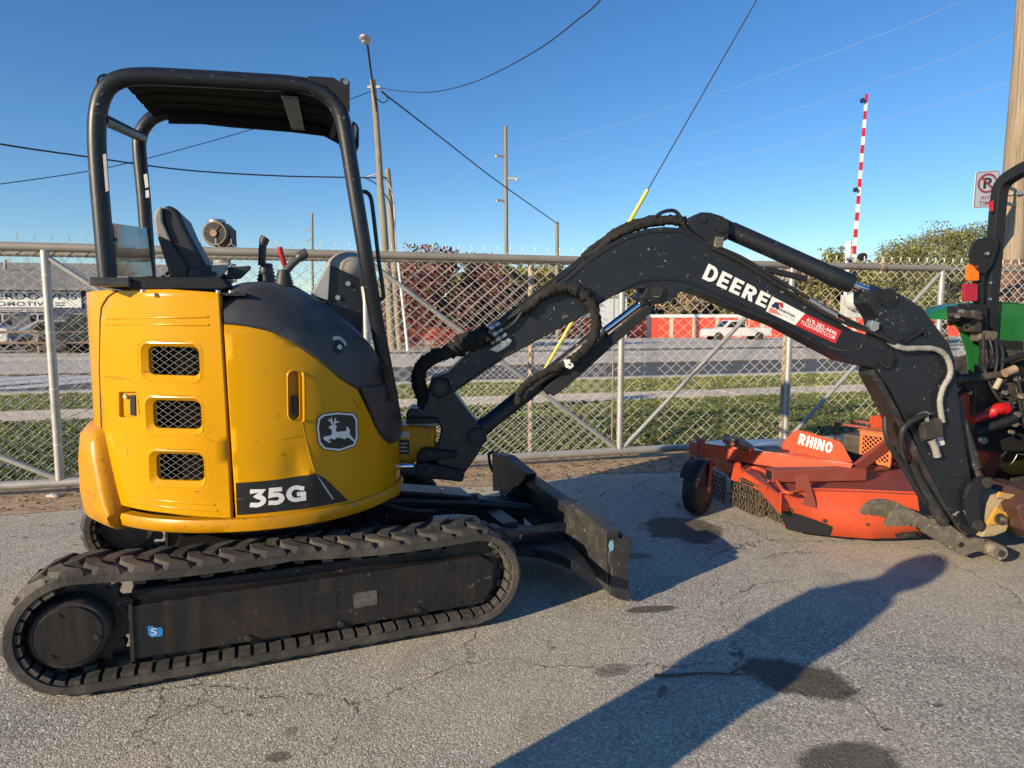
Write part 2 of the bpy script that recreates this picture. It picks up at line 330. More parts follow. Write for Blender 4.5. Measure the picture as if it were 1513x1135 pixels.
PAINTY = M('road_yellow', (0.62,0.33,0.04), 0.7, var=0.15, scale=2, dirt=(0.3,0.22,0.12), damt=0.35, dscale=5)
GRASS = leafmat('grass_blades', [(0.06,0.095,0.02),(0.095,0.15,0.03),(0.14,0.19,0.042),(0.22,0.23,0.07),(0.34,0.28,0.11)], 0.6, 0.3, 0.7, 0.8, 1.25)
GRASSB = leafmat('verge_blades', [(0.11,0.16,0.03),(0.18,0.23,0.045),(0.30,0.31,0.08),(0.42,0.36,0.14)], 0.6, 0.3, 0.7, 0.85, 1.2)
LITTER = leafmat('dead_leaves', [(0.10,0.05,0.022),(0.17,0.085,0.035),(0.25,0.14,0.06),(0.33,0.22,0.12)], 0.8, 0.1)
def woodmat(name, a, b, zs=1.2):
    m, nt, N, L, B = nodes(name); co = objco(nt, (26, 26, zs)); n = noise(nt, co, 1.0, 8, 0.7, 0.6); r = ramp(nt, 0.33, 0.66, c4(a), c4(b)); L.new(n.outputs[0], r.inputs[0])
    co2 = objco(nt, (60, 60, 0.8)); n2 = noise(nt, co2, 1.0, 4, 0.6); r2 = ramp(nt, 0.36, 0.46); L.new(n2.outputs[0], r2.inputs[0])
    c = mixc(nt, math_(nt, 'MULTIPLY', math_(nt, 'SUBTRACT', 1.0, r2.outputs[0]), 0.7), r.outputs[0], tuple(0.35*x for x in a))
    L.new(c, B.inputs['Base Color']); B.inputs['Roughness'].default_value = 0.9
    bp = N.new('ShaderNodeBump'); bp.inputs['Strength'].default_value = 0.7; bp.inputs['Distance'].default_value = 0.02; L.new(n.outputs[0], bp.inputs['Height']); L.new(bp.outputs[0], B.inputs['Normal']); return m
POLE = woodmat('pole_wood', (0.22,0.165,0.11), (0.40,0.32,0.23))
POLEG = woodmat('old_pole_wood', (0.19,0.155,0.105), (0.36,0.31,0.21), 0.4)
BARK = woodmat('bark', (0.07,0.05,0.035), (0.16,0.125,0.09), 3)
def glassmat(name, col, rough=0.06, alpha=None):
    m, nt, N, L, B = nodes(name); B.inputs['Base Color'].default_value = c4(col); B.inputs['Roughness'].default_value = rough
    if alpha is not None: B.inputs['Alpha'].default_value = alpha
    return m
GLASS = glassmat('dark_glass', (0.015,0.017,0.02)); SCREEN = glassmat('smoked_screen', (0.012,0.013,0.016), 0.05, 0.72); SCREEN.node_tree.nodes['Principled BSDF'].inputs['Specular IOR Level'].default_value = 0.2

# ------------------------------------------------------------------ ground and road (a frame along the fence)
RF = Frame((0, 0), 15.0)                                        # u along the fence, v away from the lot
def lvl(v): return 0.0 if v < 30 else -1.0 * min(1.0, (v - 30) / 45.0)
def strip(name, mat, v0, v1, dz, u0=-70, u1=90, step=10.0, wob=0.0):
    vs = [v0]; 
    while vs[-1] < v1 - 1e-6: vs.append(min(v1, vs[-1] + step))
    us = np.linspace(u0, u1, 41); V = []; Fq = []
    for j, v in enumerate(vs):
        for u in us:
            w = wob*(math.sin(u*3.1)+math.sin(u*7.7+1)+0.6*math.sin(u*17)) if j in (0, len(vs)-1) else 0
            V.append(tuple(RF.P(u, v+w, lvl(v)+dz)))
    n = len(us)
    for j in range(len(vs)-1):
        for i in range(n-1): Fq.append((j*n+i, j*n+i+1, (j+1)*n+i+1, (j+1)*n+i))
    return kind(npmesh(name, V, Fq, mat), 'structure')
FV = -4.526*(-math.sin(R_(15))) + 5.862*math.cos(R_(15))         # v of the gate plane (6.83)
strip('ground', FARG, -60, 2500, -0.03, -1500, 1500, 45)
strip('parking_lot', LOT, -30, FV + 0.35, 0.0, -40, 40, 5)
strip('dirt_strip', DIRT, FV - 0.62, FV + 0.5, 0.004, -13, 12, 5, 0.05)
strip('lawn', SOIL, FV + 0.32, 11.6, 0.008, -40, 50, 1.2)
def slab(name, mat, v0, v1, z1, u0, u1, joint=1.5, gap=0.012):     # concrete walk: separate slabs with open joints
    root = bpy.data.objects.new(name, None); COL.objects.link(root); root.location = RF.P(0, v0, 0); root['kind'] = 'structure'
    n = int((u1-u0)/joint)
    me = None
    for i in range(n):
        u = u0 + i*joint
        if me is None:
            o = put('paving_slab', MB().hexa([RF.P(a, b, z) for z in (-0.02, z1) for a, b in ((0,v0),(joint-gap,v0),(joint-gap,v1),(0,v1))]), mat, root, bevel=0.006); me = o
        else:
            o = me.copy(); COL.objects.link(o); o.parent = root
        o.location = RF.u * u + Vector((0, 0, random.uniform(-0.004, 0.004)))
    return root
slab('sidewalk', CONC, 11.6, 13.0, 0.02, -16, 24)
strip('verge', SOIL, 13.0, 15.75, 0.006, -40, 60, 1.5)
kb = MB(); kb.hexa([RF.P(a, b, z) for z in (-0.03, 0.06) for a, b in ((-60,15.75),(80,15.75),(80,15.95),(-60,15.95))])
kind(put('kerb', kb, CURB), 'structure')
strip('road', ROAD, 15.9, 21.4, 0.004, -70, 90)
strip('road_far_lane', ROADW, 21.4, 27.6, 0.006, -70, 90)
strip('paved_apron', ROADW, 27.6, 72, 0.0, 2, 90)
strip('far_walk', CONC, 27.6, 30.0, 0.012, -70, 2)
strip('paved_yard', ROADW, 30.0, 46, 0.004, -70, 2)
def mark(name, mat, pts, z=0.012): 
    return kind(put(name, MB().poly([RF.P(u, v, z+lvl(v)) for u, v in pts]), mat), 'structure')
def line(name, mat, v, w, u0, u1): return mark(name, mat, [(u0,v),(u1,v),(u1,v+w),(u0,v+w)])
line('edge_line', PAINTW, 16.35, 0.14, -60, 80)
line('centre_line', PAINTY, 21.1, 0.11, -60, 80); line('centre_line', PAINTY, 21.35, 0.11, -60, 80)
line('lane_line', PAINTW, 25.6, 0.12, 4, 60)
for i in range(5): mark('crossing_stripe', PAINTW, [(-13.5+i*1.5,17.0),(-12.6+i*1.5,17.0),(-9.6+i*1.5,20.8),(-10.5+i*1.5,20.8)])
mark('stop_line', PAINTW, [(-1.5,17.0),(-1.0,17.0),(1.0,20.8),(0.5,20.8)])
mark('rail_crossing_panel', CURB, [(-40,18.4),(-4.6,18.4),(-3.2,20.6),(-40,20.6)], 0.009)

def blades(name, mat, u0, u1, v0, v1, n, h0, h1, w, base_z, clump=0.5):
    u = RNG.uniform(u0, u1, n); v = RNG.uniform(v0, v1, n)
    k = int(n*clump)                                              # part of the blades gather in tufts
    cu = RNG.uniform(u0, u1, k//14+1); cv = RNG.uniform(v0, v1, k//14+1); ci = RNG.integers(0, len(cu), k)
    u[:k] = cu[ci] + RNG.normal(0, 0.035, k); v[:k] = np.clip(cv[ci] + RNG.normal(0, 0.035, k), v0, v1)
    h = RNG.uniform(h0, h1, n)*(0.7+0.6*RNG.random(n)); a = RNG.uniform(0, 2*math.pi, n); lean = RNG.normal(0, 0.55, (n, 2))*h[:,None]
    x = u*RF.u.x + v*RF.v.x; y = u*RF.u.y + v*RF.v.y; z = np.full(n, base_z)
    dx = np.cos(a)*w/2; dy = np.sin(a)*w/2
    V = np.stack([np.stack([x-dx, y-dy, z], 1), np.stack([x+dx, y+dy, z], 1), np.stack([x+lean[:,0]*.4+dx*.7, y+lean[:,1]*.4+dy*.7, z+h*.6], 1), np.stack([x+lean[:,0], y+lean[:,1], z+h*np.clip(1-0.35*(np.abs(lean).sum(1)/h),0.35,1)], 1)], 1).reshape(-1, 3)
    Fq = np.arange(4*n).reshape(n, 4)
    return kind(npmesh(name, V, Fq, mat), 'stuff')
gr = blades('lawn_grass', GRASS, -10.5, 12.5, FV+0.42, 11.65, 95000, 0.035, 0.085, 0.010, 0.005)
tag(gr, 'rough green lawn grass between the fence and the sidewalk', 'grass')
gr = blades('verge_grass', GRASSB, -16, 21, 12.95, 15.8, 48000, 0.03, 0.07, 0.014, 0.004)
tag(gr, 'yellowish grass strip between the sidewalk and the kerb', 'grass')
def litter(name, n, u0, u1, v0, v1, sig=None):
    u = RNG.uniform(u0, u1, n); v = RNG.uniform(v0, v1, n)
    s = RNG.uniform(0.010, 0.034, n); a = RNG.uniform(0, 6.28, n); t = RNG.uniform(-0.5, 0.5, (n, 2))
    x = u*RF.u.x + v*RF.v.x; y = u*RF.u.y + v*RF.v.y
    V = []
    for sx, sy in ((-1,0),(0,-.6),(1.1,0),(0,.6)):
        dx = (np.cos(a)*sx - np.sin(a)*sy)*s; dy = (np.sin(a)*sx + np.cos(a)*sy)*s
        V.append(np.stack([x+dx, y+dy, 0.012 + np.abs(t[:,0]*dx + t[:,1]*dy) + RNG.uniform(0,.006,n)], 1))
    return kind(npmesh(name, np.stack(V, 1).reshape(-1, 3), np.arange(4*n).reshape(n, 4), LITTER), 'stuff')
lf = litter('fallen_leaves', 2600, -9, 9, FV-0.60, FV+0.6); tag(lf, 'dry brown leaves drifted along the bottom of the gate', 'leaves')
lf = litter('scattered_leaves', 420, -9, 9, FV-2.2, FV-0.5); tag(lf, 'few dry leaves scattered over the lot in front of the gate', 'leaves')
lf = litter('lawn_leaves', 1300, -9, 11, FV+0.5, 11.0); lf.location.z = 0.05; tag(lf, 'brown leaves lying in the lawn behind the fence', 'leaves')
ln = 700; GRIT = M('grit_stone', (0.30,0.26,0.21), 0.9, var=0.3, scale=30)
u = RNG.uniform(-9, 8, ln); v = FV - 0.45 + RNG.normal(0, 0.28, ln); gm = MB()
for a, b in zip(u, v):
    p = RF.P(a, b, 0.006); s = random.uniform(.005, .014); gm.add([p+Vector((s,0,0)),p+Vector((0,s,0)),p+Vector((-s,0,0)),p+Vector((0,-s,0)),p+Vector((0,0,s))],[(0,1,4),(1,2,4),(2,3,4),(3,0,4)])
g_ = kind(put('gravel', gm, GRIT), 'stuff'); tag(g_, 'loose grit along the edge of the asphalt by the gate', 'gravel')

# ------------------------------------------------------------------ chain link gate and fence
GF = Frame((-4.526, 5.862), 15.0)                                # u runs along the gate, v=0 its plane
def chain_mesh(name, parent, u0, u1, z0, z1, v, p=0.138, hh=0.118, r=0.0034, twist=False):
    nw = int((u1-u0)/(p/2)); nz = int((z1-z0)/(hh/2)); V = []; Fq = []; base = 0
    o = np.array(GF.o); uu = np.array(GF.u); vv = np.array(GF.v); zz = np.array((0,0,1.0))
    ang = np.array([0.5, 2.6, 4.7])
    for i in range(nw):
        sgn = 1 if i % 2 == 0 else -1
        k = np.arange(nz+1); par = (k % 2)*2-1
        uc = u0 + i*p/2 + sgn*par*p/4*1.02; vc = v + 0.004*np.where((k % 2) == 0, 1, -1)*sgn; zc = z0 + k*hh/2
        uc = uc + 0.012*np.sin(zc*2.3+i*0.05); vc = vc + 0.02*math.sin(i*0.09)*np.sin(zc*1.4)
        if twist:
            zc = np.append(zc, zc[-1]+0.045); uc = np.append(uc, uc[-1]-sgn*par[-1]*0.0); vc = np.append(vc, vc[-1])
        c = o + np.outer(uc, uu) + np.outer(vc, vv) + np.outer(zc, zz); n = len(c)
        ring = np.stack([c + r*(math.cos(a)*uu + math.sin(a)*vv) for a in ang], 1)      # n,3,3
        V.append(ring.reshape(-1, 3))
        b = base + 3*np.arange(n-1)
        for j in range(3):
            j2 = (j+1) % 3; Fq.append(np.stack([b+j, b+j2, b+3+j2, b+3+j], 1))
        base += 3*n
    o_ = npmesh(name, np.concatenate(V), np.concatenate(Fq), WIRE, parent, smooth=True); o_['kind'] = 'stuff'; return o_
gate = thing('sliding_gate', 'grey pipe framed chain link gate with diagonal braces behind the excavator', 'gate', GF.P(5.9, 0, 0))
def pipe(name, a, b, r, mat, parent, n=12): return put(name, MB().tube([a, b], r, n), mat, parent)
pipe('top_rail', GF.P(-4, 0, 2.20), GF.P(10.32, 0, 2.185), 0.040, GALVD, gate, 14)
pipe('bottom_rail', GF.P(-4, 0, 0.10), GF.P(10.28, 0, 0.115), 0.040, GALV, gate, 14)
GP = (-3.3, 0.47, 3.2, 5.92, 8.05, 10.22)
for u in GP: pipe('post', GF.P(u, 0, 0.10), GF.P(u, 0, 2.17), 0.036, GALV, gate)
for a, za, b, zb in ((-3.3,2.1,0.45,0.14),(0.50,2.1,3.2,0.14),(3.25,2.12,5.88,0.14),(5.96,0.14,8.02,2.12),(8.09,0.14,10.18,2.12)):
    pipe('brace', GF.P(a, 0.0, za), GF.P(b, 0.0, zb), 0.024, GALV, gate)
put('tension_bar', MB().tube([GF.P(5.835,0.02,0.16), GF.P(5.835,0.02,2.14)], 0.009, 6), GALVD, gate)
for k in range(6): put('tension_band', MB().tube([GF.P(5.92,0,0.3+k*.36), GF.P(5.92,0,0.32+k*.36)], 0.041, 12), GALV, gate)
for u in GP[1:3]:
    for k in range(4): put('wire_tie', MB().tube([GF.P(u,0,0.45+k*.5), GF.P(u,0,0.458+k*.5)], 0.039, 10), WIRE, gate)
chain_mesh('gate_mesh', gate, -4, 5.85, 0.13, 2.15, 0.045)
put('rail_clamp', MB().tube([GF.P(9.28,0,2.188), GF.P(9.33,0,2.188)], 0.052, 12).tube([GF.P(9.30,-0.02,2.23), GF.P(9.31,-0.02,2.27)], 0.02, 8).tube([GF.P(9.29,-0.01,2.10), GF.P(9.30,0,2.14)], 0.018, 8), RUSTP, gate)
put('end_cap', MB().tube([GF.P(10.32,0,2.185), GF.P(10.34,0,2.185)], [0.043,0.036], 12), GALV, gate)
fence = thing('chain_link_fence', 'tall chain link fence on rusty posts just behind the sliding gate', 'fence', GF.P(5, 0.28, 0))
pipe('top_rail', GF.P(-6, 0.28, 2.13), GF.P(18, 0.28, 2.24), 0.026, GALVD, fence)
for u in (-4.6, 1.75, 4.98, 8.22, 11.45, 14.7):
    put('post', MB().tube([GF.P(u,0.30,0), GF.P(u,0.30,2.19)], 0.032, 12).tube([GF.P(u,0.30,2.19), GF.P(u,0.30,2.23)], [0.04,0.03], 12), RUSTP, fence)
chain_mesh('fence_mesh', fence, -6, 18, 0.05, 2.33, 0.25, twist=True)
put('bottom_wire', MB().tube([GF.P(-6,0.24,0.08), GF.P(18,0.24,0.08)], 0.003, 5), WIRE, fence)
# ------------------------------------------------------------------ utility poles, wires, lamp, sign, crossing gate
def pole(name, label, cat, a, b, r0, r1, mat, group=None, n=14):
    a = Vector(a); b = Vector(b); t = thing(name, label, cat, a, group)
    pts = [a + (b-a)*k/8 + Vector((random.uniform(-1,1)*r0*.1, random.uniform(-1,1)*r0*.1, 0)) for k in range(9)]
    put('shaft', MB().tube(pts, [r0+(r1-r0)*k/8 for k in range(9)], n), mat, t); return t
def foot(px, Y): p = dep(px, 470, Y); vv = RF.loc(p)[1]; return Vector((p.x, p.y, lvl(vv)-0.1))
def to(px, py, Y, base_px): p = dep(px, py, Y); return p
pb = dep(1492, 390, 9.7)
bigpole = pole('utility_pole', 'thick weathered wooden utility pole rising beyond the green tractor', 'utility pole', (pb.x, pb.y, -0.05), (pb.x+0.02, pb.y, 10.5), 0.172, 0.15, POLE, n=28)
put('band', MB().tube([(pb.x,pb.y,3.27),(pb.x,pb.y,3.30)], 0.176, 24), GALVD, bigpole)
put('band_clip', MB().box(Frame((pb.x,pb.y),0), -.10,-.04,-.185,-.17,3.26,3.31), ZINC, bigpole)
put('rust_collar', MB().tube([(pb.x,pb.y,1.2),(pb.x,pb.y,2.38)], 0.179, 24), M('rust_brown_wrap',(0.14,0.085,0.06),0.9,var=0.4,scale=12,bump=0.4), bigpole)
for k in range(14): 
    a = R_(200+k*11); put('bolt', MB().ball((pb.x+0.18*math.cos(a), pb.y+0.18*math.sin(a), 2.33+random.uniform(-.03,.05)), 0.017, 5), RUSTP, bigpole)
lp = foot(580, 34); lt = dep(551, 118, 34)
lightp = pole('light_pole', 'tall pale wooden pole carrying a street lamp on a long arm', 'light pole', lp, lt, 0.21, 0.13, POLEG)
put('crossarm', MB().bar(dep(543,129,34), dep(562,129,34), .12, .12), GALV, lightp)
arm = [dep(557,165,33.8), dep(553,140,33.6), dep(548,105,33.2), dep(543,66,32.6)]
put('lamp_arm', MB().tube(spl(arm,5), 0.05, 8), BLKM, lightp)
lh = dep(540, 58, 32.4); hd = put('lamp_head', MB().ball(lh, 0.30, 8, 0.9, 1.6, 0.5), GALV, lightp)
put('lamp_lens', MB().ball(lh - Vector((0,0,0.10)), 0.22, 7, 0.8, 1.3, 0.5), GREYV, hd)
put('drop_wire', MB().tube(spl([dep(564,134,33.9), dep(573,146,33.9), dep(566,152,33.9), dep(557,146,33.9)],6), 0.03, 5), HOSE, lightp)
p2 = pole('utility_pole', 'shorter brown wooden pole close beside the lamp pole', 'utility pole', foot(590, 36), dep(573, 250, 36), 0.17, 0.13, POLE)
put('cable_loop', MB().tube(spl([dep(541,262,35),dep(560,258,35),dep(574,270,35.5),dep(582,300,35.7),dep(584,345,35.7),dep(586,372,35.7)],6), 0.035, 5), GREYV, p2)
put('cable_loop', MB().tube(spl([dep(540,263,35),dep(556,272,35),dep(566,284,35),dep(576,300,35.6),dep(581,330,35.7)],6), 0.03, 5), HOSE, p2)
pole('white_pipe', 'thin white pipe standing at a slant beside the two wooden poles', 'pipe', foot(602, 33), dep(588, 384, 33), 0.07, 0.06, WHITE, n=8)
p3 = pole('transmission_pole', 'very tall slim pole with three short side arms at mid distance', 'utility pole', foot(749.5, 95), dep(747, 187, 95), 0.33, 0.22, POLEG)
for x0, x1, y0, y1 in ((748,733,232,229),(748,764,264,264),(748,734,298,295)):
    put('side_arm', MB().bar(dep(x0,y0,95), dep(x1,y1,94.6), .22, .25), GALVD, p3)
    put('insulator', MB().tube([dep(x1,y1,94.6), dep(x1+(1 if x1<748 else -1),y1+4,94.6)], .16, 7), GREYV, p3)
pole('utility_pole', 'short far pole where the long sloping wire ends', 'utility pole', foot(824, 65), dep(823, 328, 65), 0.20, 0.17, POLEG)
p4 = pole('transmission_pole', 'faint distant pole seen under the canopy left of the joystick', 'utility pole', foot(462, 130), dep(461, 315, 130), 0.26, 0.2, POLEG)
for y in (338, 353): put('side_arm', MB().bar(dep(461,y,130), dep(450,y+4,130), .2, .2), GALVD, p4)
def wire(label, pts, r, mat=None):
    o = put('overhead_wire', MB().tube(spl([dep(*p) for p in pts], 10), r, 5), mat or HOSE); return tag(o, label, 'wire', 'wires across the sky')
FAINT = M('bare_conductor', (0.42,0.45,0.50), 0.5, metal=0.3, var=0.05)
wire('twisted dark cable sagging from the lamp pole towards the upper right', [(560,130,34),(600,135.5,30),(640,136,27),(690,125,24),(740,104,21),(800,70,18),(850,32,16.5),(900,-14,15),(1100,-260,11)], 0.017)
wire('straight black wire sloping down from the lamp pole to the short far pole', [(563,135,34),(650,202,44),(735,268,54),(823,330,65)], 0.045)
wire('thick black cable crossing behind the canopy posts', [(-700,70,14),(-300,160,18),(0,213,23),(130,232,26),(270,251,29),(400,259.5,31.5),(500,262,33.5),(572,263,34.8)], 0.032)
wire('thin wire rising behind the canopy towards the lamp pole', [(-700,340,14),(-300,310,19),(0,272,25),(130,253,27),(210,236,29),(300,212,30.5),(380,189,31.5),(480,160,33),(553,133,34)], 0.018)
wire('faint uppermost conductor right of the tall pole', [(757,224,94),(900,187,80),(1100,124,62),(1300,52,48),(1450,-12,40),(1800,-190,28)], 0.014, FAINT)
wire('faint middle conductor right of the tall pole', [(762,262,95),(900,232,82),(1100,184,64),(1300,120,50),(1500,45,40),(1900,-140,28)], 0.014, FAINT)
wire('faint lowest conductor right of the tall pole', [(760,296,95),(800,288,92),(1000,248,72),(1200,205,57),(1480,125,43),(1900,-20,30)], 0.014, FAINT)
wire('faint upper conductor left of the tall pole', [(733,229,94),(660,272,100),(600,302,106),(520,325,115),(440,345,125)], 0.014, FAINT)
wire('faint lower conductor left of the tall pole', [(733,294,94),(660,330,100),(600,352,106),(540,366,112)], 0.014, FAINT)
A_ = dep(774, 600, 12.0); B_ = dep(1126, -14, 10.6)
gw = thing('guy_wire', 'guy wire with a yellow plastic guard slanting up behind the boom', 'guy wire', A_)
put('cable', MB().tube([A_, B_], 0.0095, 6), HOSE, gw)
put('guard', MB().tube([A_ + (B_-A_)*0.004, A_ + (B_-A_)*0.566], [0.030,0.030], 10), M('yellow_plastic',(0.72,0.62,0.06),0.5,var=0.1), gw)
# parking sign
def quadpt(q, s, t): return q[0]*(1-s)*(1-t) + q[1]*s*(1-t) + q[2]*s*t + q[3]*(1-s)*t     # corners BL BR TR TL
def textmesh(body, bold=0.0, spacing=1.0, shear=0.0):
    cu = bpy.data.curves.new('lettering', 'FONT'); cu.body = body; cu.offset = bold; cu.space_character = spacing; cu.shear = shear; cu.align_x = 'LEFT'; cu.resolution_u = 4
    o = bpy.data.objects.new('lettering', cu); COL.objects.link(o); dg = bpy.context.evaluated_depsgraph_get(); dg.update()
    me = bpy.data.meshes.new_from_object(o.evaluated_get(dg)); V = [tuple(v.co) for v in me.vertices]; Fs = [tuple(p.vertices) for p in me.polygons]
    bpy.data.objects.remove(o); bpy.data.curves.remove(cu); bpy.data.meshes.remove(me)
    V = np.array(V); mn = V.min(0); mx = V.max(0); V = (V - mn) / np.maximum(mx - mn, 1e-6); return V, Fs
def lettering(name, body, fn, mat, parent, bold=0.02, spacing=1.0, shear=0.0):   # fn(s,t) -> point on the surface
    V, Fs = textmesh(body, bold, spacing, shear); mb = MB(); mb.add([fn(v[0], v[1]) for v in V], Fs); return put(name, mb, mat, parent)
sq = [dep(1437.5,308,8.75), dep(1474,306,9.0), dep(1478,251,9.0), dep(1442,254,8.75)]
snorm = (sq[1]-sq[0]).cross(sq[3]-sq[0]).normalized()
if snorm.y > 0: snorm = -snorm
sg = thing('parking_sign', 'white no parking sign with a red slashed circle beside the thick pole', 'sign', sq[0])
def rr2(w, h, r, n=5):
    out = []
    for cx, cy, a0 in ((w-r,r,-90),(w-r,h-r,0),(r,h-r,90),(r,r,180)):
        for k in range(n+1): a = R_(a0+90*k/n); out.append((cx+r*math.cos(a), cy+r*math.sin(a)))
    return out
put('panel', MB().prism([quadpt(sq,s,t/1.5) for s,t in rr2(1,1.5,.1)], -snorm*0.004), WHITE, sg, fix=True)
def sgp(s, t, k): return quadpt(sq, s, t/1.5) + snorm*(0.001*k)
def ringpoly(fn, c, r0, r1, k, n=36):
    mb = MB(); vs = []
    for i in range(n): a = 2*math.pi*i/n; vs += [fn(c[0]+r0*math.cos(a), c[1]+r0*math.sin(a), k), fn(c[0]+r1*math.cos(a), c[1]+r1*math.sin(a), k)]
    return mb.add(vs, [(2*i, 2*i+1, (2*i+3)%(2*n), (2*i+2)%(2*n)) for i in range(n)])
o_ = rr2(.94,1.44,.09); i_ = rr2(.90,1.40,.07); nb = len(o_)
put('red_border', MB().add([sgp(s+.03,t+.03,1) for s,t in o_]+[sgp(s+.05,t+.05,1) for s,t in i_], [(j,(j+1)%nb,(j+1)%nb+nb,j+nb) for j in range(nb)]), REDV, sg)
lettering('letter_p', 'P', lambda s,t: sgp(.34+.34*s, .78+.44*t, 1), INK, sg, 0.03)
rp = ringpoly(sgp, (.5,1.0), .32, .40, 3); a = R_(135)
rp.add([sgp(.5+.34*math.cos(a)+x, 1.0+.34*math.sin(a)+y, 3) for x,y in ((-.03,-.03),(.03,.03))]+[sgp(.5-.34*math.cos(a)+x, 1.0-.34*math.sin(a)+y, 3) for x,y in ((.03,.03),(-.03,-.03))], [(0,1,2,3)])
put('slashed_circle', rp, REDV, sg)
lettering('word', 'ANY', lambda s,t: sgp(.27+.48*s, .33+.17*t, 1), REDV, sg, 0.012)
lettering('word', 'TIME', lambda s,t: sgp(.22+.58*s, .10+.17*t, 1), REDV, sg, 0.012)
put('bracket', MB().bar(quadpt(sq,.8,.7)-snorm*.006, Vector((pb.x-.1,pb.y-.14,quadpt(sq,.8,.7).z)), .03, .03), GALVD, sg)
put('bracket', MB().bar(quadpt(sq,.8,.25)-snorm*.006, Vector((pb.x-.1,pb.y-.14,quadpt(sq,.8,.25).z)), .03, .03), GALVD, sg)
# rail crossing gate
xb = foot(1263, 25)
xg = thing('crossing_gate', 'raised red and white striped crossing gate arm on a white mast', 'crossing gate', xb)
a0 = dep(1260, 400, 25); a1 = dep(1280.5, 139, 25.2); XF = Frame((xb.x, xb.y), 0)
nst = 21; ax = (a1-a0); sd = Vector((1,0,0))
for i in range(nst):
    p = a0+ax*i/nst; q = a0+ax*(i+1)/nst; w0 = .068-.018*i/nst; w1 = .068-.018*(i+1)/nst
    put('stripe', MB().hexa([p-sd*w0+Vector((0,-.02,0)), p+sd*w0+Vector((0,-.02,0)), p+sd*w0+Vector((0,.02,0)), p-sd*w0+Vector((0,.02,0)), q-sd*w1+Vector((0,-.02,0)), q+sd*w1+Vector((0,-.02,0)), q+sd*w1+Vector((0,.02,0)), q-sd*w1+Vector((0,.02,0))]), REDV if i % 2 == 0 else WHITE, xg)
for t in (.05,.46,.96): p = a0+ax*t; put('lamp', MB().disc(p+Vector((-.16,-.03,0)), (0,-1,0), .085, .08, 12), NAVY, xg)
put('mast', MB().tube([(xb.x-.25,xb.y+.2,xb.z),(xb.x-.25,xb.y+.2,dep(1249,356,25).z)], .10, 12), WHITE, xg)
put('gearbox', MB().box(XF, -.45,.35,-.25,.25, dep(1255,470,25).z, dep(1255,436,25).z), GREYV, xg, bevel=.03)
put('counterweight', MB().bar(a0, dep(1255,462,25), .22, .18), BLKM, xg)
put('mast_arm', MB().bar(dep(1247,381,25), dep(1268,381,25), .10, .06), GREYV, xg)
put('lamp_hood', MB().disc(dep(1272,380,24.8), (0,-1,0), .14, .2, 12), BLKM, xg)
put('gear_housing', MB().ball(dep(1262,445,24.6), .33, 8), GREYV, xg)
# round metal housing over the rail behind the seat
bc = dep(322, 346, 8.0); bl = thing('pipe_fitting', 'round rusty metal housing with a silver cap on a post behind the seat', 'pipe fitting', (bc.x, bc.y+.12, 0))
put('housing', MB().tube([bc+Vector((0,-.10,0)), bc+Vector((0,-.08,0)), bc+Vector((0,.16,0)), bc+Vector((0,.2,0))], [.135,.148,.148,.12], 22), M('tan_metal',(0.22,0.18,0.12),.55,metal=.3,var=.25,scale=14,dirt=(.16,.09,.05),damt=.4), bl)
put('bore', MB().tube([bc+Vector((0,-.103,0)), bc+Vector((0,-.101,0))], .122, 20), BLKM, bl)  # flat black disc stands in for the shade inside the housing
for k in range(3): a = R_(50+120*k); put('spoke', MB().bar(bc+Vector((0,-.108,0)), bc+Vector((.11*math.cos(a),-.108,.11*math.sin(a))), .012, .016), M('dark_rust',(.13,.06,.03),.8) if 'dark_rust' not in bpy.data.materials else bpy.data.materials['dark_rust'], bl)
put('hub', MB().disc(bc+Vector((0,-.105,0)), (0,-1,0), .04, .02, 12), RUSTP, bl)
put('cap', MB().tube([bc+Vector((-.01,0,.135)), bc+Vector((-.01,0,.16)), bc+Vector((-.01,0,.165))], [.10,.10,.08], 18), ZINC, bl)
put('side_block', MB().box(Frame((bc.x,bc.y),0), .10,.17,-.06,.12, bc.z-.14, bc.z+.06), CAST, bl, bevel=.01)
put('post', MB().tube([(bc.x,bc.y+.1,-.02),(bc.x,bc.y+.1,bc.z-.13)], .09, 14), GALVD, bl)
put('lower_block', MB().box(Frame((bc.x,bc.y),0), -.13,.13,-.05,.2, bc.z-.55, bc.z-.33), GALVD, bl, bevel=.02)

# ------------------------------------------------------------------ buildings
o0 = dep(60, 452, 38)
SB = Frame((o0.x, o0.y), 12)
def sp(px, py, v=0): return SB.px(px, py, v)
def su(px): return SB.loc(sp(px, 450))[0]
def szz(py): return sp(60, py).z
BL_W = M('grey_block_wall',(0.10,0.105,0.125),.85,var=.1,scale=2); BL_R = M('shingle_roof',(0.24,0.235,0.225),.9,var=.22,scale=2.5,dirt=(.15,.145,.14),damt=.4,dscale=1)
shop = thing('repair_shop', 'low grey repair shop with a wide white lettered sign under its roof', 'building', SB.P(0,4,lvl(36)))
g0 = lvl(36)-.1; U0, U1 = -22, 5.2; ze = szz(424)
put('wall', MB().box(SB, U0, U1, 0, 11, g0, ze), BL_W, shop)
zr = ze + 1.7
rf = MB(); rf.add([SB.P(U0-.5,-.7,ze-.02),SB.P(U1+.5,-.7,ze-.02),SB.P(U1+.5,5.5,zr),SB.P(U0-.5,5.5,zr),SB.P(U0-.5,11.7,ze-.02),SB.P(U1+.5,11.7,ze-.02)], [(0,1,2,3),(3,2,5,4)])
rf.add([SB.P(U0-.5,-.7,ze-.2),SB.P(U1+.5,-.7,ze-.2),SB.P(U1+.5,-.7,ze-.02),SB.P(U0-.5,-.7,ze-.02)],[(0,1,2,3)])
rfo = put('roof', rf, BL_R, shop)
